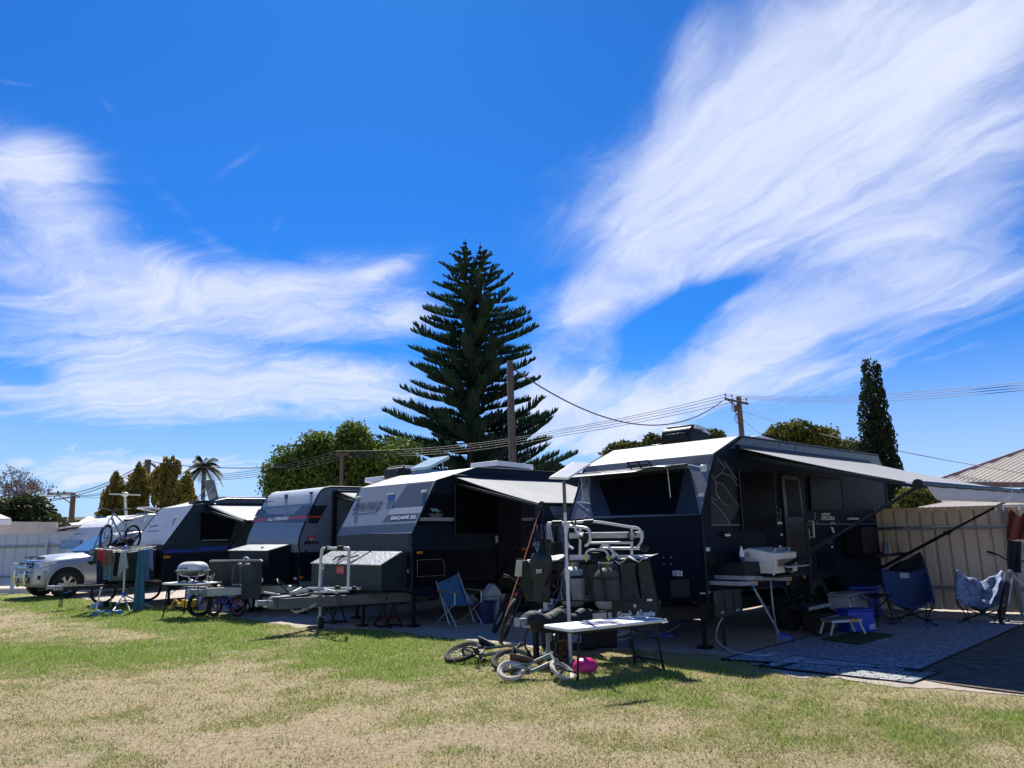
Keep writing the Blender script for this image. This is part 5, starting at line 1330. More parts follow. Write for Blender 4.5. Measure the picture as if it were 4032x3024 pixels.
B.text([('AUSSIE FIVESTAR', z3(938, 472), z3(1205, 446), z3(950, 434)), ('CARAVANS', z3(968, 502), z3(1132, 487), z3(978, 466))], pm('bronze_decal', (.12, .11, .11), .4, metal=.3, var=.1), lambda q: FSb(q, .008), out=(0, -1, 0), bold=.03)
B.decal('logo_bar', [[z3(925, 482 + 14*i), z3(962, 480 + 14*i), z3(966, 473 + 14*i), z3(930, 475 + 14*i)] for i in range(2)] + [[z3(1140, 468 + 12*i), z3(1185 - 8*i, 464 + 12*i), z3(1190 - 8*i, 457 + 12*i), z3(1144, 461 + 12*i)] for i in range(3)], MT['bronze_decal'], lambda q: FSb(q, .008), **D0)
B.decal('web_strip', [[z3(918, 531), z3(1145, 514), z3(1156, 497), z3(926, 515)]], MT['bronze_decal'], lambda q: FSb(q, .008), **D0)
B.text([('www.aussiefivestarcaravans.com.au', z3(932, 526), z3(1138, 512), z3(936, 518))], whitedecal, lambda q: FSb(q, .012), out=(0, -1, 0), bold=.02)
vent = pm('blue_vent', (.10, .18, .32), .4)
for q, m_ in ((z3(980, 378), 0), (z3(1600, 322), 0), (z4(155, 380), 0)):
    if q == z4(155, 380): continue
    c = FSb(q, .03); o = MB().box(c, (.11, .08, .05)).build('clearance_light', clearlens, B.body, bevel=.012); MB().box(c + Vector((0, .03, -.08)), (.12, .05, .12)).build('light_base', vent, o, bevel=.012)
vt = B.decal('front_vent', [[z3(1255, 402), z3(1312, 398), z3(1322, 336), z3(1262, 342)]], vent, lambda q: FSb(q, .006), th=.02, out=(0, -1, 0)); B.decal('vent_hood', [[z3(1248, 352), z3(1322, 347), z3(1322, 336), z3(1252, 342)]], clearlens, lambda q: FSb(q, .028), th=.015, out=(0, -1, 0), parent=vt)
# side
SB = lambda q: B.S(q, .004)
B.decal('black_graphic', [[z4(195, 405), z4(620, 395), z4(620, 600), z4(105, 598)], [z4(90, 655), z4(1200, 640), z4(1200, 628), z4(102, 628)], [z4(60, 860), z4(1150, 850), z4(1150, 1150), z4(48, 1160)]], bblack, lambda q: B.S(q, .002), th=.002)
B.decal('silver_stripe', [[z4(106, 596), z4(385, 596), z4(385, 625), z4(104, 625)], [z4(677, 596), z4(730, 596), z4(730, 622), z4(677, 622)], [z4(920, 600), z4(1035, 598), z4(1035, 622), z4(920, 624)]], pm('silver_decal', (.30, .33, .36), .4, var=.05), SB, th=.003)
B.decal('side_window', [[z4(388, 312), z4(735, 402), z4(735, 735), z4(390, 730)]], darkglass, SB, th=.025)
lines(B, 'window_trim', [[z4(388, 320), z4(390, 730), z4(735, 735)]], pm('grey_trim', (.05, .055, .065), .5), lambda q: B.S(q, .032), .006)
dB = B.decal('door', [[z4(742, 410), z4(940, 440), z4(930, 1160), z4(742, 1160)]], bblack, SB, th=.015)
MB().box(B.S(z4(727, 775), .03), (.05, .05, .14)).build('handle', galv, dB, bevel=.01)
hb = B.decal('hatch_door', [[z4(78, 915), z4(310, 905), z4(310, 1100), z4(78, 1110)]], bblack, SB, th=.012)
lines(B, 'hatch_trim', [[z4(84, 945), z4(280, 935), z4(287, 950), z4(304, 955), z4(304, 1068), z4(84, 1080), z4(84, 945)]], pm('brass_trim', (.20, .18, .14), .5), lambda q: B.S(q, .02), .006)
lines(B, 'belt_trim', [[z4(62, 846), z4(690, 835)], [z4(400, 1100), z4(700, 1088), z4(700, 1150)]], MT['grey_trim'], lambda q: B.S(q, .006), .006)
for q in (z4(105, 882), z4(955, 852)): MB().box(B.S(q, .015), (.03, .12, .045)).build('marker_light', amber, B.body, bevel=.008)
MB().box(B.Fp(z3(1418, 1065), -.01), (.13, .02, .07)).build('power_socket', clearlens, B.body, bevel=.006)
B.text([('AUSSIE FIVESTAR', z4(180, 577), z4(298, 577), z4(180, 566)), ('CARAVANS', z4(200, 593), z4(282, 593), z4(200, 582))], pm('pale_grey_decal', (.35, .37, .40), .5), lambda q: B.S(q, .006), bold=.03)
kg = [(193, 527), (205, 520), (212, 527), (228, 522), (245, 524), (258, 535), (272, 545), (290, 549), (272, 550), (258, 546), (252, 552), (258, 560), (248, 556), (240, 547), (228, 545), (216, 542), (218, 550), (210, 548), (208, 536)]
B.decal('leaping_animal_emblem', [[z4(*q) for q in kg]], pm('teal_decal', (.20, .34, .34), .5), lambda q: B.S(q, .006))
lines(B, 'hose', [[z3(1478, 705), z3(1452, 725), z3(1448, 790), z3(1470, 830)]], darkmetal, lambda q: B.Fp(q, -.03), .012)
B.wheels([2.9, 3.9], .36, .37, rim=darkmetal)
B.legs([(-.15, .15), (-WB + .3, .3)], .55)
B.scissor((-1.9, -.35), .45, .52); B.scissor((-.55, -.1), .45, .5)
fabB = pm('pale_awning_fabric', (.38, .38, .37), .75, var=.05, scale=1.5, thru=.22)
valB = pm('blue_valance', (.20, .27, .36), .75, var=.06, thru=.35)
B.awning(.95, 3.9, 2.60, .78, 3.75, 2.42, 1.99, fabB, valB, (.26, .86, 3.7), low=.62, lowy=1.0)
hatch(B.body, (-.85, 3.1, 2.80), .8, 1.1, 2, pm('white_hatch', (.68, .68, .68), .4), whitealu, .10)
# roof gear seen over the nose: raised blue hatch, air conditioner
p = FB.l(G(*z4(150, 265), 2.75)); hatch(B.body, (p.x + .05, 1.9, 2.80), .62, .62, 24, pm('pale_blue_hatch', (.42, .56, .62), .25, var=.1, thru=.3), pm('blue_hatch_base', (.10, .20, .34), .4), .06, hinge=-1)
p = FB.l(G(*z3(1360, 205), 2.78)); aircon(B.body, (p.x - .1, 2.3, 2.80), 1.0, .66, .26)
MB().box((-1.9, 1.9, 2.83), (.5, .5, .06)).build('roof_vent', whitealu, B.body, bevel=.02)
# toolbox with checker plate lids
tb = MB(); x0, x1, yf, yb2, za_, zb_, zt_ = -2.28, -.06, -.60, -.06, .66, 1.07, 1.27
tb.prism([(x0, yf, za_), (x0, yf, zb_), (x0, yb2 - .1, zt_), (x0, yb2, zt_), (x0, yb2, za_)], (x1 - x0, 0, 0))
box_ = tb.build('toolbox', pm('dark_checker_box', (.016, .026, .034), .5, metal=.2, var=.2, bump=.6, bscale=45), t)
sl_ = Vector((0, yb2 - .1 - yf, zt_ - zb_)); nrm = Vector((0, -sl_.z, sl_.y)).normalized()
def lid(xa, xb, name='lid'):
    a_ = Vector((xa, yf - .02, zb_ - .008)) + nrm * .004
    MB().prism([a_, a_ + Vector((xb - xa, 0, 0)), a_ + Vector((xb - xa, 0, 0)) + sl_ * 1.03, a_ + sl_ * 1.03], nrm * .02).build(name, CHECK, box_, smooth=0)
lid(x0 + .0, x0 + .86); lid(x0 + .90, x0 + 1.26); lid(x0 + 1.33, x1)
for u in (x0 + .72, x0 + .88, x0 + 1.18):
    a_ = Vector((u, yf - .03, zb_ + .02)) + nrm * .03; MB().tube([a_ + sl_ * .1, a_ + sl_ * .25 + nrm * .02, a_ + sl_ * .55 + Vector((.06, 0, 0))], .014, 6).build('gas_strut', darkmetal, box_)
dc = MB().box((-1.30, yf - .004, .975), (.24, .006, .13)).build('red_sticker', reddecal, box_); mb = MB()
for i in range(2): mb.box((-1.26, yf - .009, .99 - .035*i), (.11, .003, .014))
mb.cyl((-1.38, yf - .007, .975), (-1.38, yf - .010, .975), .028, 10); mb.build('sticker_print', pm('pink_print', (.55, .25, .22), .5), dc, smooth=0)
ch_ = B.chassis((-1.25, -1.98), 6.2, .50, mat=pm('dull_galvanised', (.085, .092, .10), .55, metal=.2, var=.2, scale=8), h=.17)
MB().box((-1.27, -1.72, .52), (.22, .42, .20)).build('hitch_housing', MT['dull_galvanised'], t, bevel=.03)
MB().prism([(-1.06, -1.45, .50), (-.98, -1.28, .50), (-.98, -1.28, .59), (-1.06, -1.45, .59)], (.006, 0, 0)).build('label_plate', pm('paper_label', (.55, .54, .50), .6), t, smooth=0)
B.jockey((-1.38, -.94), .5, .98)
B.legs([(-.95, -.35)], .5)
# folded bike hoop and channels lying on the drawbar
hp = lambda x, y, yy: FB.front(*z3(x, y), y=yy)
mb = MB().tube(smooth_path([hp(612, 1215, -1.0), hp(622, 1020, -1.0), hp(634, 870, -1.0), hp(665, 850, -1.0), hp(760, 850, -.98), hp(860, 848, -.95), hp(886, 870, -.95), hp(884, 1020, -.95), hp(880, 1215, -.95)], 4), .026, 10)
ra = mb.build('bike_rack', whitealu, t)
for a_, b_ in (((680, 850), (715, 850)), ((790, 848), (835, 848))): MB().cyl(hp(*a_, -.99), hp(*b_, -.97), .042, 10).build('foam_grip', blackp, ra)
mb = MB().bar(hp(505, 1225, -1.15), hp(990, 1225, -.75), .05, .04).bar(hp(560, 1260, -1.25), hp(880, 1250, -1.0), .04, .035).bar(hp(660, 1235, -1.1), hp(770, 1260, -1.2), .04, .04); mb.build('wheel_channel', whitealu, ra, bevel=.006)
for q in ((555, 1245, -1.2), (780, 1215, -.95), (940, 1220, -.8), (700, 1245, -1.1)): MB().box(hp(*q), (.09, .07, .05)).build('wheel_clamp', blackp, ra, bevel=.01)
mb = MB(); rr = random.Random(3)
pts = [FB.front(*z3(x, y), y=-1.45) for x, y in ((340, 1400), (360, 1430), (400, 1445), (450, 1430), (500, 1410), (560, 1385), (580, 1365))]
pts = smooth_path(pts, 4)
for i in range(len(pts) - 1):
    a_, b_ = pts[i], pts[i+1]; d_ = (b_ - a_); u_, v_ = perp(d_); s_ = u_ if i % 2 else v_; c_ = (a_ + b_) / 2
    mb.tube([c_ + d_ * .7 * math.cos(k) + s_ * .022 * math.sin(k) for k in [j * math.pi / 4 for j in range(8)]], .006, 4, closed=True)
mb.build('safety_chain', galv, ch_)
mb = MB().tube(smooth_path([(-1.25, -1.6, .65), (-1.35, -1.75, .80), (-1.5, -1.7, .88), (-1.42, -1.5, .70), (-1.3, -1.2, .62), (-1.1, -.8, .62)], 5), .012, 6); mb.build('brake_cable', blackp, ch_)
mb = MB().bar((-1.28, -1.75, .63), (-1.5, -1.95, .68), .03, .03).bar((-1.25, -1.62, .64), (-1.10, -1.35, .70), .05, .06).bar((-1.3, -1.55, .64), (-1.42, -1.3, .70), .04, .05).ball((-1.42, -1.52, .72), .05, 8, 5); mb.build('hitch_fittings', galv, ch_, bevel=.006)

# ================================================================ third caravan, rounded nose
FC = Frame((-4.49, 15.4), .77); WC = 2.3
cw = pm('pale_grey_gelcoat', (.42, .45, .49), .4, var=.04); cs = pm('grey_blue_gelcoat', (.22, .245, .28), .35, var=.05); cdk = pm('dark_grey_gelcoat', (.085, .09, .105), .35, var=.05)
cside = pm('blue_grey_side', (.155, .19, .235), .4, var=.05)
rnd_ = [(.03, 1.26), (.0, 1.42), (.01, 1.52), (.06, 1.68), (.15, 1.88), (.34, 2.26), (.43, 2.44), (.50, 2.53), (.58, 2.585), (.72, 2.615)]
profC = [(.03, .60)] + rnd_ + [(6.2, 2.64), (6.4, 2.4), (6.45, .8)]
C = Van('caravan', 'grey caravan with rounded nose, red striped band and dark box in front', FC, WC, profC, [(6.4, .5), (4.2, .5), (4.0, .74), (2.5, .74), (2.3, .5), (.2, .5)], {'body': cside}, edge=blackp)
t = C.t
C.skin('front_panel', [(.03, .61), (.03, 1.25)], pm('black_front', (.006, .009, .016), .5, spec=.2))
C.skin('nose_cone', rnd_, cs); C.skin('nose_upper', rnd_[5:], cw, proud=.007); C.skin('roof', [(.72, 2.615), (6.2, 2.64)], cw)
def FCn(q, off=.010):
    # intersect the rounded nose
    best = None
    for i in range(len(rnd_) - 1):
        (ya_, za2), (yb3, zb3) = rnd_[i], rnd_[i+1]; k_ = (yb3 - ya_) / (zb3 - za2 + 1e-9); p = FC.front(*q, y=ya_, k=k_, z0=za2)
        if za2 - .002 <= p.z <= zb3 + .002: best = p; break
    if best is None: best = FC.front(*q, y=.2)
    return best + Vector((0, -off, off * .4))
def ndecal(name, poly, mat, n=12, off=.010):
    """decal wrapped on the nose: poly = (bottom left, bottom right, top right, top left)"""
    a_, b_, c_, d_ = [Vector((*q, 0)) for q in poly]
    return MB().grid(lambda u, v: FCn(tuple(a_.lerp(b_, u).lerp(d_.lerp(c_, u), v))[:2], off), n, 8).build(name, mat, C.body)
ndecal('dark_band', (z3(-18, 606), z3(478, 612), z3(520, 560), z3(14, 560)), cdk, off=.011)
ndecal('dark_band', (z3(8, 555), z3(160, 555), z3(90, 490), z3(45, 488)), cdk, off=.0112); ndecal('dark_band', (z3(350, 555), z3(512, 548), z3(540, 452), z3(455, 456)), cdk, off=.0112); ndecal('dark_band', (z3(160, 562), z3(360, 562), z3(380, 535), z3(130, 535)), cdk, off=.0114)
ndecal('red_stripe', (z3(0, 602), z3(122, 598), z3(126, 578), z3(6, 584)), reddecal, off=.014); ndecal('red_stripe', (z3(332, 578), z3(492, 572), z3(500, 550), z3(336, 560)), reddecal, off=.014)
C.text([('ALL-TERRAIN', z3(124, 600), z3(322, 588), z3(134, 570))], whitedecal, lambda q: FCn(q, .017), out=(0, -1, 0), bold=.04, shear=.02)
C.text([('Jayco', z3(86, 432), z3(178, 428), z3(98, 408))], pm('grey_script', (.16, .175, .20), .4), lambda q: FCn(q, .014), out=(0, -1, 0), bold=.03, shear=.02)
ndecal('centre_seam', (z3(286, 556), z3(302, 556), z3(316, 388), z3(306, 388)), pm('seam_grey', (.22, .24, .28), .4), 2, .012)
ndecal('emblem', (z3(298, 388), z3(318, 388), z3(328, 350), z3(288, 352)), blackp, 4, .016)
for q in (z3(122, 376), z3(542, 336)):
    c = FCn(q, .02); MB().box(c, (.09, .05, .04)).build('clearance_light', blackp, C.body, bevel=.01)
    ndecal('light_stain', tuple((q[0] + dx_, q[1] + dy_) for dx_, dy_ in ((-3, 40), (2, 40), (5, 4), (-2, 4))), MT['seam_grey'], 2, .012)
C.decal('dark_side_graphic', [[z3(502, 616), z3(592, 616), z3(684, 452), z3(548, 450)]], pm('near_black_decal', (.012, .014, .02), .4), lambda q: C.S(q, .003))
C.decal('red_stripe', [[z3(508, 568), z3(618, 566), z3(626, 548), z3(512, 548)]], reddecal, lambda q: C.S(q, .007))
C.text([('Jayco', z3(458, 818), z3(604, 815), z3(458, 782))], pm('near_black_decal', (.012, .014, .02), .4), lambda q: C.S(q, .006), bold=.06, shear=.03)
for m_, pl in ((reddecal, [(485, 745), (505, 738), (545, 740), (588, 718), (560, 750), (580, 752), (550, 762), (500, 772)]), (whitedecal, [(515, 755), (545, 752), (562, 770), (535, 776), (508, 770)]), (MT['near_black_decal'], [(492, 772), (575, 776), (556, 782), (498, 780)])):
    C.decal('bird_emblem', [[z3(*q) for q in pl]], m_, lambda q: C.S(q, .006))
C.decal('lower_panel', [[z3(425, 888), z3(1000, 868), z3(1000, 1140), z3(430, 1160)]], pm('black_front', (.006, .009, .016), .5, spec=.2), lambda q: C.S(q, .003), th=.004)
lines(C, 'handle', [[z3(490, 868), z3(470, 868), z3(468, 876), z3(490, 876)]], blackp, lambda q: C.S(q, .02), .008)
MB().box(C.S(z3(440, 1122), .012), (.02, .08, .05)).build('marker_light', amber, C.body, bevel=.006)
MB().box(C.Fp(z3(384, 1132), -.005), (.10, .03, .05)).build('marker_light', clearlens, C.body, bevel=.006)
C.wheels([2.75, 3.7], .35, .36); C.legs([(-.2, .25), (-WC + .3, .25)], .55)
C.scissor((-1.7, -.1), .4, .5)
a = C.awning(.9, 5.0, 2.50, .85, 4.9, 1.5, 2.18, pm('pale_awning_fabric', (.38, .38, .37), .75), valB, (0, 0, 0), low=1.35)
MB().box((.03, .82, 1.92), (.06, .10, 1.22)).build('awning_leg', darkmetal, a, bevel=.01)
hatch(C.body, (-.55, 2.6, 2.635), .75, .75, 7, pm('white_hatch', (.68, .68, .68), .4), whitealu, .10, hinge=1)
MB().box((-1.5, 2.0, 2.66), (.5, .5, .08)).build('roof_vent', greydecal, C.body, bevel=.02)
# box in front
x0, x1 = -2.05, -.28; bx = MB().prism([(x0, -.5, .64), (x0, -.5, 1.29), (x0, -.02, 1.40), (x0, -.02, .64)], (x1 - x0, 0, 0)).build('toolbox', pm('black_box', (.006, .009, .016), .5, spec=.2, bump=.3, bscale=60), t)
a_ = Vector((x0 - .02, -.53, 1.290)); sl_ = Vector((0, .50, .115)); MB().prism([a_, a_ + Vector((x1-x0+.04, 0, 0)), a_ + Vector((x1-x0+.04, 0, 0)) + sl_, a_ + sl_], Vector((0, -.02, .02))).build('lid', pm('ribbed_lid', (.13, .14, .15), .5, metal=.2, var=.06, bump=.8, bscale=3, stretch=(40, 1, 1)), bx)
MB().box((-.85, -.35, 1.35), (.07, .05, .06)).build('latch', blackp, bx, bevel=.01)
C.chassis((-1.15, -1.5), 6.0, .52, h=.16, mat=pm('light_galvanised', (.34, .36, .37), .5, metal=.4, var=.15, scale=8))
GC = lambda q: FC.front(*q, y=-.85)
gs = C.decal('mesh_screen', [[z2(770, 985), z2(785, 968), z2(1245, 962), z2(1262, 980), z2(1268, 1170), z2(1255, 1185), z2(780, 1180)]], pm('mesh_screen', (.05, .058, .055), .8), GC, th=.006, out=(0, -1, 0), parent=t)
mb = MB().tube([GC(z2(*q)) for q in ((775, 975), (790, 966), (1245, 962), (1262, 975))], .022, 6); mb.build('screen_roll', pm('pale_roll', (.25, .27, .28), .6), gs)
MB().prism([GC(z2(*q)) + Vector((0, -.03, 0)) for q in ((1085, 1180), (1268, 1180), (1262, 1318), (1080, 1318))], (0, -.006, 0)).build('flap', pm('dark_shade_cloth', (.035, .042, .04), .85), gs, smooth=0)
MB().prism([GC(z2(*q)) + Vector((0, -.012, 0)) for q in ((1020, 970), (1035, 970), (1040, 1180), (1025, 1180))], (0, -.004, 0)).build('strap', blackp, gs, smooth=0)
C.decal('label_plate', [[z2(1264, 1130), z2(1275, 1130), z2(1275, 1160), z2(1264, 1160)]], whitedecal, lambda q: GC(q) + Vector((0, -.01, 0)), out=(0, -1, 0), parent=gs)
for q in (z2(1050, 1080), z2(1125, 1085)):
    c = FC.front(*q, y=-.7); M_ = Matrix.Translation((c.x, c.y, .60)); g = MB().lathe([(.001, 0), (.14, .02), (.155, .08), (.155, .34), (.12, .42), (.06, .46), (.001, .47)], 20, M_).build('gas_bottle', MT['pale_gas_bottle'], t)
    MB().lathe([(.09, .43), (.09, .52), (.08, .52), (.08, .43)], 16, M_, 4.6).build('collar', MT['pale_gas_bottle'], g)
MB().tube(smooth_path([GC(z2(*q)) for q in ((1090, 965), (1095, 942), (1115, 936), (1132, 948), (1135, 964))], 4), .02, 8).build('hose_loop', whitealu, t)
C.jockey((-2.0, .09 - .95), .52, .75, foot=False)
pj = FC.l(G(998, 2401)); MB().bar((pj.x, pj.y, .02), (pj.x, pj.y, .5), .06, .06).box((pj.x, pj.y, .02), (.2, .2, .04)).build('drop_leg', darkmetal, t)
pj = FC.l(G(848, 2357)); MB().cyl((pj.x, pj.y, .02), (pj.x, pj.y, .80), .035, 10).box((pj.x, pj.y, .80), (.08, .08, .1)).bar((pj.x, pj.y, .82), (pj.x - .25, pj.y - .05, .86), .03, .03).build('jockey_stand', galv, t)

# ================================================================ fourth caravan
FD = Frame((-8.62, 18.3), .785); WD = 2.3
dteal = pm('deep_teal_cladding', (.010, .026, .038), .35, var=.10, scale=2, spec=.35); dgrey = pm('grey_cladding', (.30, .315, .345), .42, var=.04, scale=2)
profD = [(0, .60), (0, 1.45), (.64, 2.385), (.66, 2.40), (1.49, 2.585), (6.2, 2.585), (6.4, 2.3), (6.4, .8)]
D = Van('caravan', 'teal black caravan with plain grey nose, blue side stripe and white awning', FD, WD, profD, [(6.4, .5), (4.2, .5), (4.0, .74), (2.5, .74), (2.3, .48), (.2, .5)], {'body': dteal})
t = D.t; kD = .64/.935
FSd = lambda q, off=.006: D.Fp(q, 0, kD, 1.45, off)
D.skin('front_panel', [(0, .61), (0, 1.44)], pm('black_front', (.006, .009, .016), .5, spec=.2)); D.skin('upper_front_panel', [(0, 1.45), (.64, 2.385)], dgrey); D.skin('sloped_roof_panel', [(.66, 2.40), (1.49, 2.585)], pm('pale_roof', (.52, .53, .54), .45, var=.04)); D.skin('roof', [(1.49, 2.585), (6.2, 2.585)], MT['pale_roof'])
D.decal('perforated_band', [[z2(90, 830), z2(328, 806), z2(350, 768), z2(130, 792)]], pm('band_grey', (.24, .25, .28), .5, var=.15, scale=60), lambda q: FSd(q, .005), **D0)
for q in (z2(180, 588), z2(460, 562)): MB().box(FSd(q, .02), (.10, .05, .07)).build('clearance_light', clearlens, D.body, bevel=.015)
mb = MB(); mb.bar(FSd(z2(215, 645), .008), FSd(z2(298, 632), .008), .004, .02).bar(FSd(z2(195, 690), .008), FSd(z2(298, 682), .008), .004, .012); mb.build('faint_lettering', pm('faint_decal', (.25, .265, .29), .5), D.body)
D.text([('CORUNNA', z2(345, 815), z2(435, 806), z2(345, 800))], pm('dim_decal', (.06, .08, .09), .4), lambda q: D.S(q, .005), bold=.03)
blue = pm('blue_stripe', (.008, .035, .30), .35, var=.1)
D.decal('blue_stripe', [[z2(333, 898), z2(600, 884), z2(640, 860), z2(334, 866)], [z2(610, 882), z2(1000, 862), z2(1030, 822), z2(700, 838)]], blue, lambda q: D.S(q, .004))
D.decal('lower_panel', [[z2(333, 905), z2(1100, 880), z2(1100, 1180), z2(333, 1210)]], pm('black_front', (.006, .009, .016), .5, spec=.2), lambda q: D.S(q, .003), th=.004)
D.decal('awning_panel', [[z2(325, 820), z2(335, 910), z2(340, 905), z2(332, 818)]], blackp, lambda q: D.S(q, .003))
D.decal('side_window', [[z2(690, 512), z2(1010, 595), z2(955, 795), z2(685, 780)]], darkglass, lambda q: D.S(q, .004), th=.025)
MB().bar(D.S(z2(690, 776), .04), D.S(z2(940, 772), .04), .02, .02).build('window_rail', galv, D.body)
MB().box(D.S(z2(370, 932), .012), (.025, .16, .06)).build('marker_light', amber, D.body, bevel=.006)
D.wheels([2.75, 3.7], .35, .36); D.legs([(-.2, .25), (-WD + .3, .25)], .55)
D.awning(.97, 5.4, 2.41, 1.1, 5.2, 2.1, 1.95, pm('white_awning', (.50, .50, .49), .75, var=.05, thru=.25), valB, (0, 0, 0), low=.7, lowy=.2)
D.decal('roof_hood', [[z2(600, 452), z2(900, 392), z2(1258, 398), z2(1248, 442), z2(720, 448)]], pm('hood_blue', (.025, .04, .058), .35), lambda q: D.S(q, .003), th=.02)
p = FD.l(G(*z2(520, 440), 2.45)); hatch(D.body, (p.x + .05, 1.05, 2.46), .55, .55, 72, pm('smoky_hatch', (.16, .20, .24), .2, var=.15, thru=.3), darkmetal, .04, hinge=1)
MB().box((-.9, 2.4, 2.63), (.9, 1.6, .07)).build('solar_panel', pm('solar_frame', (.25, .27, .29), .4), D.body, bevel=.01); hatch(D.body, (-.7, 4.3, 2.585), .7, .7, 5, MT['white_hatch'], whitealu, .08)
x0, x1 = -2.15, -.25; bx = MB().prism([(x0, -.75, .62), (x0, -.75, 1.28), (x0, -.1, 1.34), (x0, -.1, .62)], (x1 - x0, 0, 0)).build('toolbox', pm('dark_box', (.014, .026, .026), .5, var=.2), t, bevel=.01)
D.chassis((-1.15, -1.95), 6.0, .5, mat=darkmetal, h=.10)
mb = MB()
for k_ in range(2):
    for i in range(9):
        c_ = Vector((-1.22 + .16 * k_, -1.85, .46 - .045 * i)); s_ = Vector((1, 0, 0)) if i % 2 else Vector((0, 1, 0))
        mb.tube([c_ + Vector((0, 0, .03 * math.cos(j*math.pi/4))) + s_ * (.02 * math.sin(j*math.pi/4)) for j in range(8)], .007, 4, closed=True)
mb.build('safety_chain', darkmetal, t)
# ================================================================ old white caravan
FE = Frame((-13.6, 24.5), .55); WE = 2.3
ew = pm('white_ribbed_cladding', (.58, .60, .62), .4, var=.06, scale=3, bump=.7, bscale=1, stretch=(1, 1, 14)); ews = pm('pale_side_cladding', (.42, .47, .53), .45, var=.06)
profE = [(.0, .6), (.0, 1.10), (.42, 2.02), (.60, 2.18), (1.5, 2.42), (5.6, 2.42), (5.8, 2.1), (5.8, .8)]
E_ = Van('caravan', 'old white ribbed caravan with a long front window behind the silver truck', FE, WE, profE, [(5.8, .5), (4, .5), (3.8, .7), (2.6, .7), (2.4, .5), (.2, .5)], {'body': ews}, edge=whitealu)
t = E_.t; kE = .42/.92
E_.skin('front_panel', [(0, .61), (0, 1.10), (.42, 2.02)], ew); E_.skin('sloped_roof_panel', [(.42, 2.02), (.60, 2.18), (1.5, 2.42)], pm('white_roof', (.66, .66, .66), .45)); E_.skin('roof', [(1.5, 2.42), (5.6, 2.42)], MT['white_roof'])
FSe = lambda q, off=.006: E_.Fp(q, 0, kE, 1.10, off)
wE = E_.decal('front_window', [[z1(490, 950), z1(645, 945), z1(668, 885), z1(515, 882)]], pm('silvery_window', (.30, .36, .40), .15, var=.15), lambda q: FSe(q, .01), th=.03, out=(0, -1, 0)); E_.decal('window_band', [[z1(490, 958), z1(645, 952), z1(652, 930), z1(498, 938)]], pm('teal_band', (.16, .32, .36), .4), lambda q: FSe(q, .045), out=(0, -1, 0), parent=wE)
E_.decal('side_front_window', [[z1(640, 940), z1(668, 918), z1(684, 890), z1(672, 886)]], pm('grey_glass', (.12, .13, .16), .2), lambda q: FSe(q, .012), out=(0, -1, 0))
mb = MB()
for i in range(5): mb.bar(FSe(z1(550 + 4*i, 806 + 14*i), .012), FSe(z1(720 - 6*i, 795 + 14*i), .012), .012, .016)
mb.build('ribs', MT['pale_side_cladding'], E_.body)
E_.decal('badge', [[z1(608, 838), z1(658, 834), z1(660, 824), z1(612, 828)]], greydecal, lambda q: FSe(q, .014), out=(0, -1, 0))
E_.wheels([2.9], .33, .34); E_.chassis((-1.15, -.6), 5.5, .5)
for (x_, y_) in ((-.7, 2.2), (-1.3, 3.8)): hatch(E_.body, (x_, y_, 2.42), .8, .9, 10, MT['white_roof'], MT['grey_glass'], .05)
MB().bar((-.3, .9, 2.33), (.35, 1.3, 2.42), .06, .03).build('roof_bracket', whitealu, E_.body)
b = P(*z1(1030, 690), 27.5); tp = P(*z1(1020, 512), 27.5); tm = MB()
l0 = FE.l(b); l1 = FE.l(tp); l0.z = 2.42
an = tm.tube([l0, l1], [.055, .04], 8).build('antenna_mast', pm('cream_antenna', (.58, .56, .46), .5), t)
ea, eb = FE.l(P(*z1(893, 508), 27.5)), FE.l(P(*z1(1145, 517), 27.5)); MB().bar(ea, l1, .05, .05).bar(l1, eb, .05, .05).ball(l1, (.16, .12, .09), 10, 6).build('antenna_arm', MT['cream_antenna'], an)
# ================================================================ silver utility truck
silverp = pm('silver_car_paint', (.42, .43, .45), .32, metal=.45, var=.02, coat=.4, scale=.8)
carglass = pm('car_glass', (.10, .15, .18), .06, var=.2, scale=2, coat=.5)
_h = R(38); b = Vector((-12.84, 21.45, 0)) + Vector((math.sin(_h), math.cos(_h), 0)) * 3.22
t = thing('utility_truck', 'silver dual cab utility truck with nudge bar facing left', 'utility truck', b, rz=math.atan2(-math.cos(_h), -math.sin(_h)))
HW = .925
secs = [(4.20, .44, .86, .62), (4.16, .36, .98, .76), (4.02, .32, 1.05, .86), (3.80, .33, 1.10, .915), (3.3, .36, 1.155, .935), (2.8, .38, 1.185, .935), (2.2, .36, 1.22, .93), (1.2, .34, 1.22, .925), (0.2, .38, 1.22, .925), (-.8, .45, 1.20, .92), (-1.05, .5, 1.18, .90)]
def ring(X, zb, zt, hw):
    h = zt - zb
    half = [(0, zt + .025), (hw*.55, zt + .015), (hw*.84, zt - .02), (hw*.96, zt - .10), (hw*1.0, zt - .28 * h), (hw*.985, zb + .40*h), (hw*.99, zb + .18*h), (hw*.94, zb), (0, zb)]
    return [(X, -HW - y, z) for y, z in half] + [(X, -HW + y, z) for y, z in half[-2:0:-1]]
mb = MB(); vs = []; n = 0
for s_ in secs: r_ = ring(*s_); n = len(r_); vs += r_
fs = [(i*n+k, i*n+(k+1) % n, (i+1)*n+(k+1) % n, (i+1)*n+k) for i in range(len(secs)-1) for k in range(n)] + [tuple(range(n))[::-1], tuple((len(secs)-1)*n+k for k in range(n))]
body = mb.add(vs, fs).build('body', silverp, t, smooth=50)
def cab(X, z, hw): return [(X, -HW - hw, z), (X, -HW + hw, z)]
W0_, W1_ = (2.62, 1.20, .80), (1.74, 1.74, .64); R1_, R2_ = (1.2, 1.83, .66), (-.05, 1.80, .66); R3_ = (-.42, 1.20, .78)
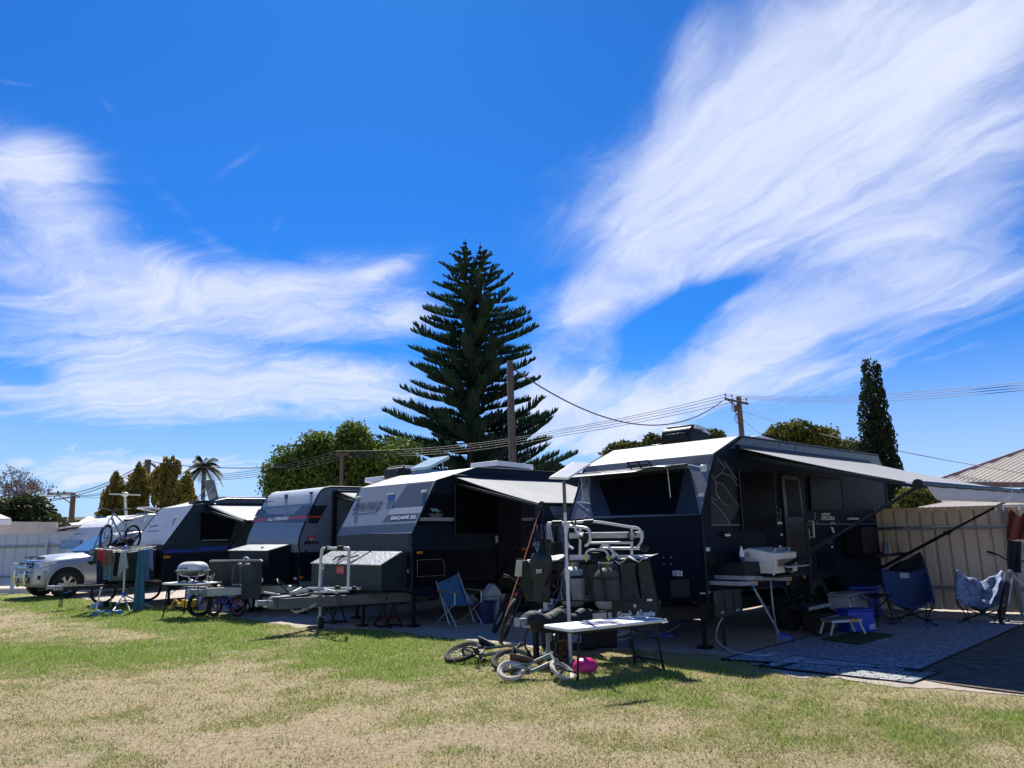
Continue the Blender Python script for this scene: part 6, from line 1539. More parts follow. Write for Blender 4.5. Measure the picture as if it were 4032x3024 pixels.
pil = MB(); ringc = []
for q in (W0_, W1_, R1_, R2_, R3_): ringc += cab(*q)
pil.add(ringc, [(0, 1, 3, 2), (2, 3, 5, 4), (4, 5, 7, 6), (6, 7, 9, 8), (0, 2, 4, 6, 8), (1, 9, 7, 5, 3)]); cabin = pil.build('cabin', silverp, t, bevel=.05, seg=3, smooth=50)
L3 = lambda a_, b_, f: tuple(a_[i] + (b_[i]-a_[i]) * f for i in range(3))
wa, wb = L3(W0_, W1_, .06), L3(W0_, W1_, .93); o_ = (.02, 0, .03)
MB().prism([Vector(cab(*wa)[0]) + Vector((0, .06, 0)), Vector(cab(*wa)[1]) - Vector((0, .06, 0)), Vector(cab(*wb)[1]) - Vector((0, .07, 0)), Vector(cab(*wb)[0]) + Vector((0, .07, 0))], (.035, 0, .055)).build('windscreen', carglass, cabin, bevel=.01)
# near side is +y of the truck
def sidey(z): return -HW + .80 - (.80-.63) * min(1, max(0, (z - 1.2) / .55)) + .012
def sidewin(nm, pts): return MB().prism([(x, sidey(z), z) for x, z in pts], (0, .012, .003)).build(nm, darkglass, cabin)
sidewin('side_window', [(2.32, 1.26), (1.74, 1.63), (1.08, 1.72), (1.04, 1.25)]); sidewin('side_window', [(.96, 1.25), (.99, 1.72), (.20, 1.72), (-.1, 1.27)])
MB().tube([(2.60, -HW + .80, 1.22), (1.72, -HW + .65, 1.765), (1.2, -HW + .675, 1.845), (-.05, -HW + .655, 1.785)], .018, 6).build('roof_rail', silverp, cabin)
# bonnet, lights, grille
def hood(u, v):
    X = 2.32 + 1.62 * u; y = (v - .5) * 2; zt = np.interp(X, [2.2, 2.8, 3.3, 3.8, 4.02], [1.225, 1.195, 1.165, 1.115, 1.075]); hw = np.interp(X, [2.2, 3.3, 3.94], [.80, .80, .70])
    return (X, -HW + y * hw, zt + .016 - .07 * abs(y) ** 4 + (.018 if abs(y) < .62 and abs(y) > .30 else 0))
MB().grid(hood, 16, 18).build('bonnet', silverp, body, smooth=50, solid=.01)
MB().grid(lambda u, v: (3.93 + .09 * (1 - (2*v-1)**2), -HW + (v - .5) * 1.5, 1.10 + .05 * u + .02 * (1 - (2*v-1)**2) + .01), 3, 14).build('bonnet_guard', pm('smoky_plastic', (.06, .025, .02), .12, var=.3), body, solid=.01)
hl = MB().prism([(4.15, -HW + .56, .86), (4.05, -HW + .86, .87), (3.66, -HW + .935, .97), (3.56, -HW + .93, 1.06), (3.98, -HW + .85, 1.03), (4.14, -HW + .58, 1.01)], (.035, .03, .0)).build('headlight', pm('headlight_glass', (.50, .52, .56), .08, var=.25, scale=9, coat=.6), body, bevel=.015)
MB().prism([(4.10, -HW - .52, .88), (3.98, -HW - .80, .88), (3.62, -HW - .915, 1.0), (3.95, -HW - .78, 1.04), (4.09, -HW - .54, 1.0)], (.035, -.03, 0)).build('headlight', MT['headlight_glass'], body, bevel=.015)
g = MB().box((4.19, -HW, .93), (.04, .98, .22)).build('grille', blackp, body, bevel=.015)
for z in (.85, .93, 1.01): MB().box((4.215, -HW, z), (.03, .94, .035)).build('grille_bar', pm('chrome', (.62, .63, .65), .12, metal=.95, var=.03), g, bevel=.01)
MB().ball((4.235, -HW, .93), (.01, .11, .05), 14, 6).build('badge', MT['chrome'], g)
bp_ = MB().grid(lambda u, v: (4.22 - .30 * abs(2*v-1) ** 3.2 + .03 * math.sin(u * 3.1), -HW + (v - .5) * 1.84, .36 + .40 * u), 8, 24).build('bumper', pm('silver_bumper', (.36, .37, .38), .35, metal=.3, var=.04), body, smooth=60, solid=.03)
MB().box((4.245, -HW, .52), (.03, .9, .16)).build('air_intake', blackp, bp_, bevel=.02); 
MB().box((4.10, -HW + .72, .60), (.06, .22, .12)).build('fog_light', blackp, bp_, bevel=.02); MB().ball((4.145, -HW + .72, .60), (.02, .06, .05), 12, 6).build('fog_lamp', MT['headlight_glass'], bp_)
nb = MB()
for y in (-.36, .36): nb.tube(smooth_path([(4.24, -HW + y, .34), (4.36, -HW + y, .48), (4.38, -HW + y, .75), (4.30, -HW + y*.98, .88)], 4), .038, 10)
nb.tube([(4.30, -HW - .36, .88), (4.30, -HW + .36, .88)], .038, 10).tube([(4.37, -HW - .36, .62), (4.37, -HW + .36, .62)], .03, 10); nbo = nb.build('nudge_bar', MT['chrome'], t)
MB().box((4.345, -HW, .64), (.02, .4, .11)).build('number_plate', whitedecal, nbo); MB().box((4.33, -HW + .3, .77), (.05, .16, .09)).build('bar_light', blackp, nbo, bevel=.02)
# arches
arch = MB()
for X in (0, 3.22):
    arch_ = MB().prism([(X + math.cos(a_) * .475, .012, .40 + math.sin(a_) * .475) for a_ in [R(-12 + 204*i/24) for i in range(25)]], (0, .003, 0)).build('wheel_well', blackp, body, smooth=0)
    MB().tube([(X + math.cos(a_) * .49, .012, .40 + math.sin(a_) * .49) for a_ in [R(-10 + 200*i/24) for i in range(25)]], .020, 8).build('wheel_arch', silverp, body)
    for y, sd in ((-.055, 1), (-1.80, -1)): wheel(t, (X, y, .385), .385, .26, axis=Matrix.Rotation(R(-90 * sd), 4, 'X'))
# door seams, vent, mirror, step
for pts in ([(2.12, .02, 1.16), (2.18, .02, .95), (2.16, .02, .48)], [(1.0, .02, 1.16), (1.0, .02, .46)], [(2.16, .02, .47), (.2, .02, .47)]): MB().tube(pts, .006, 4).build('door_seam', blackp, body)
MB().prism([(2.72, .006, .98), (2.40, .006, 1.02), (2.30, .006, .96), (2.62, .006, .88)], (0, .012, 0)).build('fender_vent', blackp, body, bevel=.004)
for X in (1.12, .1): MB().bar((X, .03, 1.03), (X + .2, .03, 1.03), .03, .03).build('handle', silverp, body, bevel=.008)
m_ = MB().box((2.22, .16, 1.28), (.13, .24, .20)).bar((2.22, .0, 1.2), (2.22, .1, 1.24), .05, .05).build('wing_mirror', silverp, body, bevel=.04, seg=3)
MB().tube([(2.45, -HW + .60, 1.28), (2.2, -HW + .52, 1.98)], .012, 6).ball((2.05, -HW + .60, 1.28), .04, 8, 5).build('aerial', blackp, body)
MB().bar((2.05, .06, .36), (.35, .06, .36), .16, .06).build('side_step', blackp, t, bevel=.02)
MB().box((.7, -HW, 1.86), (1.1, 1.2, .03)).build('roof_rack', blackp, t, bevel=.01)

def squeeze(o):   # short front overhang
    for c in o.children:
        if c.name.split('.')[0] not in ('wheel', 'rim', 'brake_disc', 'wheel_arch', 'wheel_well'):
            for v in c.data.vertices:
                if v.co.x > 3.22: v.co.x = 3.22 + (v.co.x - 3.22) * .76
            squeeze(c)
squeeze(t)
# ================================================================ bicycles
brk = pm('black_bike_paint', (.015, .017, .02), .3, var=.2)
spokem = pm('spoke_steel', (.10, .105, .11), .5, metal=.3)
def bike_wheel(parent, c, r, tyre_r, tmat, rmat, spokes=18, name='wheel', disc=False, pitch=0):
    x, z = c; ty = MB().tube(arc((x, 0, z), r - tyre_r, 0, 2*math.pi, 40)[:-1], tyre_r, 8, closed=True).build(name, tmat, parent)
    MB().tube(arc((x, 0, z), r - 2.1*tyre_r, 0, 2*math.pi, 36)[:-1], tyre_r * .48, 6, closed=True).build('rim', rmat, ty)
    mb = MB().cyl((x, -.045, z), (x, .045, z), .018, 8)
    for k in range(spokes):
        a = 2*math.pi*k/spokes; s = .03 if k % 2 else -.03
        mb.tube([(x + math.cos(a + .3)*.02, s, z + math.sin(a + .3)*.02), (x + math.cos(a)*(r - 2.2*tyre_r), 0, z + math.sin(a)*(r - 2.2*tyre_r))], .0022, 3, cap=False)
    mb.build('spokes', spokem, ty)
    if disc: MB().lathe([(.05, -.002), (.085, -.002), (.085, .002), (.05, .002), (.05, -.002)], 20, Matrix.Translation((x, .04, z)) @ Matrix.Rotation(R(90), 4, 'X')).build('brake_disc', galv, ty)
    return ty
def bike(name, label, M_, r=.33, wb=1.05, tr=.026, fmat=brk, tmat=rubber, rmat=blackp, smat=blackp, grip=blackp, bars=.62, seat_h=.85, bar_h=.98, tube_r=.018, chain=True, fork=None, steer=0.0, spokes=18, rise=.05, disc=False, group=None, stem=.06, kind='bicycle', rot_extra=None):
    t = thing(name, label, kind, M=M_, group=group)
    bike_wheel(t, (0, r), r, tr, tmat, rmat, spokes, disc=disc)
    bb = Vector((wb*.40, 0, r*.86)); st = Vector((wb*.27, 0, seat_h - .10)); hd = Vector((wb*.80, 0, bar_h - .08)); hb = Vector((wb*.85, 0, bar_h - .20))
    mb = MB().tube([bb, st.lerp(bb, .15)], tube_r, 8).tube([st.lerp(bb, .2), hd], tube_r, 8).tube([bb, hb], tube_r*1.25, 8).tube([hd + (hd-hb)*.1, hb], tube_r*1.3, 8)
    for s in (-.05, .05):
        mb.tube([bb + Vector((-.02, s*.6, 0)), Vector((0, s, r))], tube_r*.6, 6).tube([st.lerp(bb, .22) + Vector((0, s*.5, 0)), Vector((0, s, r))], tube_r*.5, 6)
    mb.tube([st.lerp(bb, .15), st], tube_r*.8, 8)
    fr = mb.build('frame', fmat, t)
    # steered front end
    F_ = thing_part = MB(); S_ax = (hd - hb).normalized(); Rm = Matrix.Translation(hb) @ Matrix.Rotation(steer, 4, S_ax) @ Matrix.Translation(-hb)
    fmb = MB()
    for s in (-.055, .055): fmb.tube([Rm @ Vector((wb, s, r)), Rm @ (hb + Vector((0, s*.9, -.02)))], tube_r*.75, 6)
    fmb.tube([Rm @ (hb + Vector((0, -.05, -.02))), Rm @ (hb + Vector((0, .05, -.02)))], tube_r*.9, 6); fmb.build('fork', fork or fmat, t)
    w = bike_wheel(t, (wb, r), r, tr, tmat, rmat, spokes, disc=disc)
    if steer:
        for o in [w] + list(w.children):
            o.data.transform(Rm)
    hc = hd + (hd - hb).normalized() * .06 + Vector((stem, 0, 0)); B_ = bars / 2
    bar = MB().tube([Rm @ hd, Rm @ hc], tube_r, 8)
    bar.tube([Rm @ (hc + Vector(p)) for p in ((-.08, -B_, rise), (-.02, -B_*.55, rise), (0, -B_*.2, 0), (0, B_*.2, 0), (-.02, B_*.55, rise), (-.08, B_, rise))], .012, 8)
    h = bar.build('handlebar', fmat if bars < .45 else brk, t)
    for s in (-1, 1):
        MB().tube([Rm @ (hc + Vector((-.055, s*B_*.74, rise))), Rm @ (hc + Vector((-.085, s*B_*1.02, rise)))], .018, 8).build('grip', grip, h)
        MB().tube([Rm @ (hc + Vector((-.03, s*B_*.62, rise))), Rm @ (hc + Vector((.03, s*B_*.68, rise - .015))), Rm @ (hc + Vector((.02, s*B_*.95, rise - .03)))], .006, 5).build('brake_lever', blackp, h)
    def sad(u, v):
        a = v * 6.283; x = -.13 + .26*u; wd = .075 * (1 - u) ** .6 + .022
        return (st.x - .03 + x, wd * math.cos(a), st.z + .045 + .028 * math.sin(a) + .012 * (1-u) - .01 * u)
    s_ = MB().grid(sad, 8, 14).build('saddle', smat, t, smooth=80)
    if chain:
        cr = MB().lathe([(.03, .05), (r*.27, .05), (r*.27, .056), (.03, .056), (.03, .05)], 24, Matrix.Translation(bb) @ Matrix.Rotation(R(90), 4, 'X'))
        cr.tube([bb + Vector((0, -.07, 0)), bb + Vector((r*.30, -.075, -r*.35))], .010, 6).tube([bb + Vector((0, .07, 0)), bb + Vector((-r*.30, .075, r*.35))], .010, 6)
        c_ = cr.build('crank', galv if chain == 1 else blackp, t)
        for s, sx in ((-1, 1), (1, -1)): MB().box(bb + Vector((sx*r*.30, s*.12, -sx*r*.35)), (.08, .09, .02)).build('pedal', blackp, c_)
        tp = bb + Vector((0, -.052, r*.26)); lo_ = bb + Vector((0, -.052, -r*.26))
        MB().tube([tp, Vector((0, -.052, r + r*.11)), Vector((-r*.11, -.052, r)), Vector((0, -.052, r - r*.11)), lo_], .004, 4).build('chain', darkmetal, t)
    return t
def pose(p, yaw, lean=0.0, pitch=0.0, up=0.0):
    return Matrix.Translation(Vector(p) + Vector((0, 0, up))) @ Matrix.Rotation(yaw, 4, 'Z') @ Matrix.Rotation(lean, 4, 'X') @ Matrix.Rotation(pitch, 4, 'Y')
def aim(pa, pb):  # rear contact -> front contact
    d = Vector(pb) - Vector(pa); return math.atan2(d.y, d.x), d.length
# black mountain bike leaning by the nearest drawbar, nose to the camera
f0 = G(1962, 2528); yaw = R(-84); wb = 1.0
r0 = f0 - Vector((math.cos(yaw), math.sin(yaw), 0)) * wb
t = bike('mountain_bike', 'black mountain bike leaning with its front wheel towards the lawn beside the drawbar', pose(r0, yaw, R(-27)), r=.335, wb=wb, tr=.030, seat_h=.80, bar_h=.90, bars=.64, steer=R(-16), disc=True, fork=brk)
MB().box((.98, -.05, .72), (.03, .02, .05)).build('reflector', reddecal, t)
# dark green bike lying on the grass
darkgreen = pm('dark_green_paint', (.020, .040, .038), .25, var=.1, coat=.4)
ra, fa = G(1822, 2572, .10), G(2014, 2602, .10); yaw, L_ = aim(ra, fa)
t = bike('child_bike', 'dark green bicycle with fat tyres lying on its side on the grass', pose(Vector((ra.x, ra.y, 0)) + Vector((math.sin(yaw), -math.cos(yaw), 0)) * .23, yaw, R(-70), 0, .03), r=.25, wb=L_, tr=.030, fmat=darkgreen, seat_h=.54, bar_h=.66, bars=.60, tube_r=.017, steer=R(12), rmat=blackp, rise=.10, spokes=22, chain=2)
# small balance bike with cream tyres
creamt = pm('cream_tyre', (.50, .42, .36), .8, var=.08); sage = pm('sage_paint', (.16, .20, .19), .35, var=.06); brownl = pm('brown_leather', (.075, .025, .018), .5, var=.2)
t = bike('balance_bike', 'small grey balance bike with cream tyres and brown saddle lying in front', pose(G(2014, 2651, .08) * Vector((1, 1, 0)).length / 1.41421356 * 1.0 if False else Vector((G(2014, 2651, .08).x, G(2014, 2651, .08).y - .13, .03)), R(2), R(-60)), r=.155, wb=.57, tr=.022, fmat=sage, tmat=creamt, rmat=pm('white_rim', (.6, .6, .6), .4), smat=brownl, seat_h=.36, bar_h=.48, bars=.38, tube_r=.016, chain=False, steer=R(28), spokes=8, grip=brownl, rise=.03)
bc = G(2203, 2612)
wick = pm('wicker', (.20, .12, .06), .85, var=.45, scale=22, bump=1.0, bscale=70, stretch=(1, 1, 3))
t2 = MB().lathe([(.005, 0), (.075, 0), (.095, .08), (.115, .17), (.12, .18), (.108, .175), (.085, .03), (.005, .02)], 24, Matrix.Translation((0, 0, .10)) @ Matrix.Rotation(R(72), 4, 'X') @ Matrix.Rotation(R(20), 4, 'Y'))
o = t2.build('wicker_basket', wick, None); o.location = bc + Vector((0, .12, .01)); tag(o, 'small wicker basket lying behind the balance bike', 'basket')
# pink helmet
def helmet(name, label, p, mat, mat2, rz=0.0, s=1.0, group=None):
    h = thing(name, label, 'helmet', p, rz, group)
    mb = MB().lathe([(.125*s, 0), (.135*s, .03*s), (.132*s, .08*s), (.105*s, .13*s), (.06*s, .155*s), (.001, .162*s)], 24)
    mb.v = [(x * 1.18, y * .95, z) for x, y, z in mb.v]; sh = mb.build('shell', mat, h, smooth=60)
    for i in range(3):
        a = R(-30 + 30*i); MB().box((math.cos(a)*.120*s*1.1, math.sin(a)*.120*s, .085*s), (.02, .016, .035), rz=a).build('vent', mat2, sh, bevel=.005)
    MB().tube([(.05*s, .12*s, .02), (.06*s, .16*s, -.0), (.05*s, .20*s, .004)], .006, 5).build('strap', blackp, sh)
    return h
helmet('helmet', 'bright pink helmet on the grass under the folding table', G(2308, 2655) + Vector((0, .12, .01)), pm('hot_pink', (.62, .018, .20), .35, var=.06), blackp, R(200), .92)
# kids bikes by the third caravan
bluep = pm('blue_bike_paint', (.012, .06, .42), .3, coat=.3); orangep = pm('orange_paint', (.62, .09, .03), .4); navyp = pm('navy_bike_paint', (.02, .035, .08), .35)
ra, fa = G(*z2(1025, 1492)), G(*z2(790, 1492)); yaw, L_ = aim(ra, fa)
bike('child_bike', 'small bright blue child bicycle with orange rims by the blue grey box caravan', pose(ra, yaw - .15, R(6)), r=.20, wb=L_*1.05, tr=.028, fmat=bluep, rmat=orangep, smat=pm('grey_saddle', (.25, .25, .28), .5), seat_h=.46, bar_h=.56, bars=.42, spokes=14, fork=bluep)
fa = G(*z2(668, 1492)); yaw = R(-128); ra = fa - Vector((math.cos(yaw), math.sin(yaw), 0)) * .85
bike('child_bike', 'dark navy child bicycle with fat front wheel facing the lawn', pose(ra, yaw, R(-8)), r=.255, wb=.85, tr=.032, fmat=navyp, seat_h=.56, bar_h=.74, bars=.54, steer=R(-22), rise=.10)
# mountain bike standing on the dark toolbox
c = FD.w(-1.15, -.42, 1.33); yaw = R(-150)
p = P(*z1(1000, 945), 17.9)
bike('mountain_bike', 'silver and black mountain bike racked upright on top of the dark toolbox', pose(Vector((-9.62, 18.72, 1.33)), R(-97), R(2)), r=.32, wb=1.0, tr=.026, fmat=pm('silver_bike_paint', (.40, .42, .45), .3, metal=.4), seat_h=.80, bar_h=.98, bars=.74, steer=R(14), disc=True)
# teal bike behind the airer
ra, fa = G(*z1(1175, 1390)), G(*z1(812, 1415)); yaw, L_ = aim(ra, fa)
bike('mountain_bike', 'teal and black mountain bike standing behind the clothes airer', pose(Vector((ra.x, ra.y + .2, 0)), yaw, R(-7)), r=.31, wb=1.04, tr=.026, fmat=pm('teal_bike_paint', (.03, .28, .26), .3), seat_h=.74, bar_h=.88, bars=.6, steer=R(10))
# kick scooters
def scooter(name, label, p, yaw, mat, deck, h=.62, lean=0.0):
    s = thing(name, label, 'scooter', M=pose(p, yaw, lean))
    MB().box((-.2, 0, .085), (.40, .11, .03)).build('deck', deck, s, bevel=.012)
    st = MB().cyl((.06, 0, .10), (.0, 0, h), .016, 10).bar((.0, 0, .10), (.06, 0, .13), .05, .04).build('steering_tube', mat, s); hb_ = MB().cyl((0, -.16, h), (0, .16, h), .012, 8).build('handlebar', mat, s)
    for y in (-1, 1): MB().cyl((0, y*.10, h), (0, y*.17, h), .018, 8).build('grip', blackp, hb_)
    for x, y in ((.07, .0), (-.40, 0)): MB().lathe([(.02, -.014), (.05, -.014), (.055, 0), (.05, .014), (.02, .014)], 18, Matrix.Translation((x, y, .055)) @ Matrix.Rotation(R(90), 4, 'X')).build('wheel', deck, s)
    return s
skyb = pm('sky_blue_plastic', (.03, .20, .50), .4)
scooter('kick_scooter', 'child kick scooter with cream post and sky blue deck on the grass', G(*z1(805, 1505)), R(200), pm('cream_post', (.60, .60, .52), .4), skyb, .58)
limeg = pm('lime_plastic', (.18, .50, .05), .4)
t = scooter('kick_scooter', 'lime green scooter lying flat behind the kick scooter', G(*z1(900, 1440)) + Vector((0, .3, .06)), R(15), limeg, blackp, .6, R(82))
helmet('helmet', 'blue and white helmet lying beside the kick scooter', G(*z1(765, 1450)) + Vector((0, .15, .0)), pm('pale_helmet', (.45, .55, .60), .4, var=.2, col2=(.02, .06, .14), scale=9), skyb, R(30), .95)
# ================================================================ camp gear
plasticw = pm('white_table_plastic', (.74, .74, .72), .5, var=.04, bump=.05, bscale=40)
def fold_table(name, label, corners, z, legs, th=.035, extra=True, rnd=.05):
    """corners: 4 world points of the top in order"""
    c = sum((Vector(p) for p in corners), Vector()) / 4; t = thing(name, label, 'table', (c.x, c.y, 0))
    o = Vector((c.x, c.y, 0)); pts = []
    cs = [Vector((p[0], p[1], z)) - o for p in corners]
    for i in range(4):
        a, b_, d = cs[i-1], cs[i], cs[(i+1) % 4]; u = (a-b_).normalized()*rnd; v = (d-b_).normalized()*rnd
        for k in range(5): f = k/4; pts.append(b_ + u*(1-f)**2 + v*f**2)
    MB().prism(pts, (0, 0, th)).build('tabletop', plasticw, t, bevel=.010)
    rm = MB()
    for i in range(4): rm.bar(cs[i].lerp(Vector((0, 0, z)), .12) - Vector((0, 0, .012)), cs[(i+1) % 4].lerp(Vector((0, 0, z)), .12) - Vector((0, 0, .012)), .025, .025)
    rm.build('rim_frame', darkmetal, t)
    for k, (ti, fp) in enumerate(legs):
        top = cs[ti].lerp(Vector((0, 0, z)), .22) - Vector((0, 0, .01)); f = Vector(fp) - o
        g = MB().tube([top, f + Vector((0, 0, .015))], .013, 8).build('leg', darkmetal, t); MB().cyl(f, f + Vector((0, 0, .05)), .018, 8).build('foot_cap', blackp, g)
    mb = MB()
    for a, b_ in ((0, 3), (1, 2)):
        fa_, fb_ = Vector(legs[a][1]) - o, Vector(legs[b_][1]) - o; ta = cs[legs[a][0]].lerp(Vector((0, 0, z)), .22); tb_ = cs[legs[b_][0]].lerp(Vector((0, 0, z)), .22)
        mb.tube([fa_.lerp(ta, .18), fb_.lerp(tb_, .18)], .010, 6); mb.tube([fa_.lerp(ta, .62), Vector((0, 0, z - .02)).lerp(ta, .35)], .008, 6)
    mb.build('brace', darkmetal, t)
    return t
zt = .52
K = [G(2247, 2491, zt), G(2633, 2449, zt), G(2562, 2428, zt), G(2181, 2474, zt)]
u_ = (K[1]-K[0]); 
# square the top up: real trestle proportions 1.2 x 0.6
d_ = Vector((u_.x, u_.y, 0)).normalized(); n_ = Vector((-d_.y, d_.x, 0)); K0 = Vector((K[0].x, K[0].y, zt)); Lx = u_.length
KK = [K0, K0 + d_ * Lx, K0 + d_ * Lx * .96 + n_ * .52, K0 + n_ * .52 - d_ * .03]
F_ = [p.lerp((KK[0]+KK[1]+KK[2]+KK[3])/4, .13) for p in KK]
for f in F_: f.z = 0
t = fold_table('folding_table', 'low white folding table standing on the grass by the caravan with mesh guard', KK, zt, [(0, F_[0]), (1, F_[1]), (2, F_[2]), (3, F_[3])])
ca_, cb_ = K0.lerp(KK[2], .28), K0.lerp(KK[2], .62)
M_ = Matrix.Translation(K0.lerp(KK[2], .42) + Vector((0, 0, .040))) @ Matrix.Rotation(math.atan2(d_.y, d_.x), 4, 'Z')
tag(MB().box((0, 0, 0), (.42, .20, .004)).build('sheet', pm('blue_grey_sheet', (.14, .17, .27), .4), None), 'thin blue grey sheet lying on the white folding table', 'sheet').matrix_world = M_
# second table with the barbecue
zt2 = .66
q0, q1 = G(*z2(320, 1190), zt2), G(*z2(585, 1195), zt2); q1r = G(*z2(735, 1168), zt2)
d2 = (q1 - q0); d2.z = 0; L2 = 1.15; d2.normalize(); n2 = Vector((-d2.y, d2.x, 0))
KT = [q0, q0 + d2 * L2, q0 + d2 * L2 + n2 * .58, q0 + n2 * .58]
FT = [p.lerp((KT[0]+KT[1]+KT[2]+KT[3])/4, .12) for p in KT]
for f in FT: f.z = 0
fold_table('folding_table', 'white folding table carrying the portable barbecue', KT, zt2, [(0, FT[0]), (1, FT[1]), (2, FT[2]), (3, FT[3])])
bq = (KT[0] + KT[2]) / 2; bq.z = zt2 + .035
t = thing('portable_barbecue', 'portable barbecue with cream domed lid on the white table', 'barbecue', bq, math.atan2(d2.y, d2.x))
def dome(sx, sy, sz, z0, k=3.0, up=True):
    return lambda u, v: (sx * math.copysign(abs(math.cos(u*6.283)) ** (2/k), math.cos(u*6.283)) * math.cos(v*math.pi/2) ** (.5 if up else .6), sy * math.copysign(abs(math.sin(u*6.283)) ** (2/k), math.sin(u*6.283)) * math.cos(v*math.pi/2) ** (.5 if up else .6), z0 + (sz if up else -sz) * math.sin(v*math.pi/2))
ld_ = MB().grid(dome(.34, .22, .17, .25), 40, 8).build('lid', pm('cream_enamel', (.72, .70, .62), .25, coat=.5, var=.03), t, smooth=80)
MB().tube([(-.1, -.235, .29), (-.1, -.275, .30), (.1, -.275, .30), (.1, -.235, .29)], .012, 6).build('handle', blackp, ld_)
MB().grid(dome(.345, .225, .12, .235, up=False), 40, 8).build('bowl', pm('dark_enamel', (.05, .055, .06), .35), t, smooth=80); MB().tube([(x, y, .242) for x, y, z in [dome(.35, .23, .1, .24)(i/30, 0) for i in range(30)]], .012, 6, closed=True).build('rim', galv, t)
for s in (-1, 1): MB().tube(smooth_path([(s*.34, -.1, .22), (s*.26, -.14, .06), (s*.2, -.16, .015), (s*.2, .16, .015), (s*.26, .14, .06), (s*.34, .1, .22)], 4), .014, 6).build('leg_frame', galv, t); MB().box((s*.40, 0, .22), (.10, .2, .02)).build('side_shelf', blackp, t, bevel=.006)
# toy digger, tub
yel = pm('toy_yellow', (.62, .36, .02), .4); p = G(*z2(515, 1432))
t = thing('toy_digger', 'yellow plastic toy digger on the ground beyond the barbecue table', 'toy', p, R(170))
MB().box((0, 0, .12), (.2, .14, .09)).box((-.03, 0, .19), (.10, .12, .10)).build('body', yel, t, bevel=.015); MB().bar((.08, 0, .15), (.2, 0, .24), .04, .04).bar((.2, 0, .24), (.28, 0, .1), .035, .035).box((.28, 0, .07), (.08, .12, .08)).build('arm', yel, t, bevel=.008)
for y in (-.08, .08): MB().box((0, y, .045), (.26, .05, .09)).build('track', blackp, t, bevel=.03)
t = thing('toy_truck', 'yellow toy tipper beside the toy digger', 'toy', G(*z2(588, 1436)), R(60)); MB().prism([(-.12, -.08, .08), (.10, -.08, .08), (.16, -.08, .24), (-.14, -.08, .24)], (0, .16, 0)).build('tray', yel, t, bevel=.01)
for x, y in ((-.08, -.1), (-.08, .1), (.08, -.1), (.08, .1)): MB().cyl((x, y - .02, .05), (x, y + .02, .05), .05, 14).build('wheel', blackp, t)
p = G(*z2(628, 1368)); t = thing('storage_tub', 'pale bluish plastic tub behind the children bicycles', 'tub', p, .3); MB().prism([(-.19, -.14, 0), (.19, -.14, 0), (.19, .14, 0), (-.19, .14, 0)], (0, 0, .36)).build('tub', pm('milky_plastic', (.42, .48, .56), .4), t, bevel=.03); MB().box((0, 0, .375), (.42, .32, .03)).build('lid', pm('milky_plastic', (.4, .45, .5), .4), t, bevel=.01)

# ---- blue deck chair
cb = pm('chair_blue_fabric', (.045, .16, .30), .8, var=.08, bump=.2, bscale=120); alu = pm('aluminium', (.50, .52, .54), .4, metal=.6, var=.08); wood_ = pm('oiled_wood', (.26, .14, .075), .6, var=.25, stretch=(1, 6, 6))
pA, pB, pC, pD = G(*z8(5, 915)), G(*z8(185, 945)), G(*z8(410, 915)), G(*z8(215, 800))
c = (G(*z8(90, 930)) + G(*z8(400, 905))) / 2; yaw = R(-52)
t = thing('folding_chair', 'blue fabric folding armchair with wooden armrests beside the swing bin', 'chair', Vector((c.x - .03, c.y + .10, 0)), yaw)
# chair faces +x ; width along y
def sling(u, v):
    pts = [(-.40, .86), (-.22, .52), (-.10, .36), (.0, .33), (.30, .38)]
    q = smooth_path([(a_, 0, b_) for a_, b_ in pts], 6); i = min(int(v * (len(q)-1)), len(q)-2); f = v*(len(q)-1) - i; p = q[i].lerp(q[i+1], f)
    return (p.x, (u - .5) * .50, p.z - .015 * math.sin(math.pi*u))
MB().grid(sling, 8, 30).build('sling', cb, t, smooth=80, solid=.006); mb = MB()
for s in (-1, 1):
    y = s*.265
    for nm, pts in (('leg', [(.34, y, .02), (-.20, y, .56)]), ('leg', [(-.34, y*1.02, .02), (.30, y*1.02, .40)]), ('back_post', [(-.41, y*.98, .88), (-.06, y*.98, .32), (.10, y*.98, .04)]), ('arm_post', [(.30, y*1.04, .38), (.30, y*1.04, .57)])): MB().tube(pts, .012, 8).build(nm, alu, t)
    MB().box((.05, y*1.08, .585), (.56, .05, .022)).build('armrest', wood_, t, bevel=.008)
for pts in ([(.34, -.265, .03), (.34, .265, .03)], [(-.34, -.27, .03), (-.34, .27, .03)]): MB().tube(pts, .010, 8).build('cross_bar', alu, t)
MB().box((-.33, .0, .73), (.004, .03, .02)).build('label_patch', blackp, t)
# swing bin and bucket
p = G(*z8(530, 855)); t = thing('swing_bin', 'pale swing top bin standing behind the dark blue bucket', 'bin', p + Vector((-.03, .12, 0)), R(35))
MB().prism([(-.13, -.11, 0), (.13, -.11, 0), (.13, .11, 0), (-.13, .11, 0)], (0, 0, .40)).build('body', pm('pale_bin', (.40, .52, .54), .4, var=.04), t, bevel=.02)
MB().prism([(-.15, -.125, .40), (.15, -.125, .40), (.15, -.125, .47), (.0, -.125, .62), (-.15, -.125, .47)], (0, .25, 0)).build('lid', pm('white_bin', (.60, .63, .64), .4), t, bevel=.015); MB().prism([(.01, -.09, .625), (.145, -.09, .488), (.145, .09, .488), (.01, .09, .625)], (.006, 0, .006)).build('swing_flap', pm('grey_flap', (.30, .36, .38), .4), t)
p = G(*z8(470, 902)); t = thing('bucket', 'dark blue tub shaped bucket in front of the swing bin', 'bucket', p + Vector((0, .15, 0)))
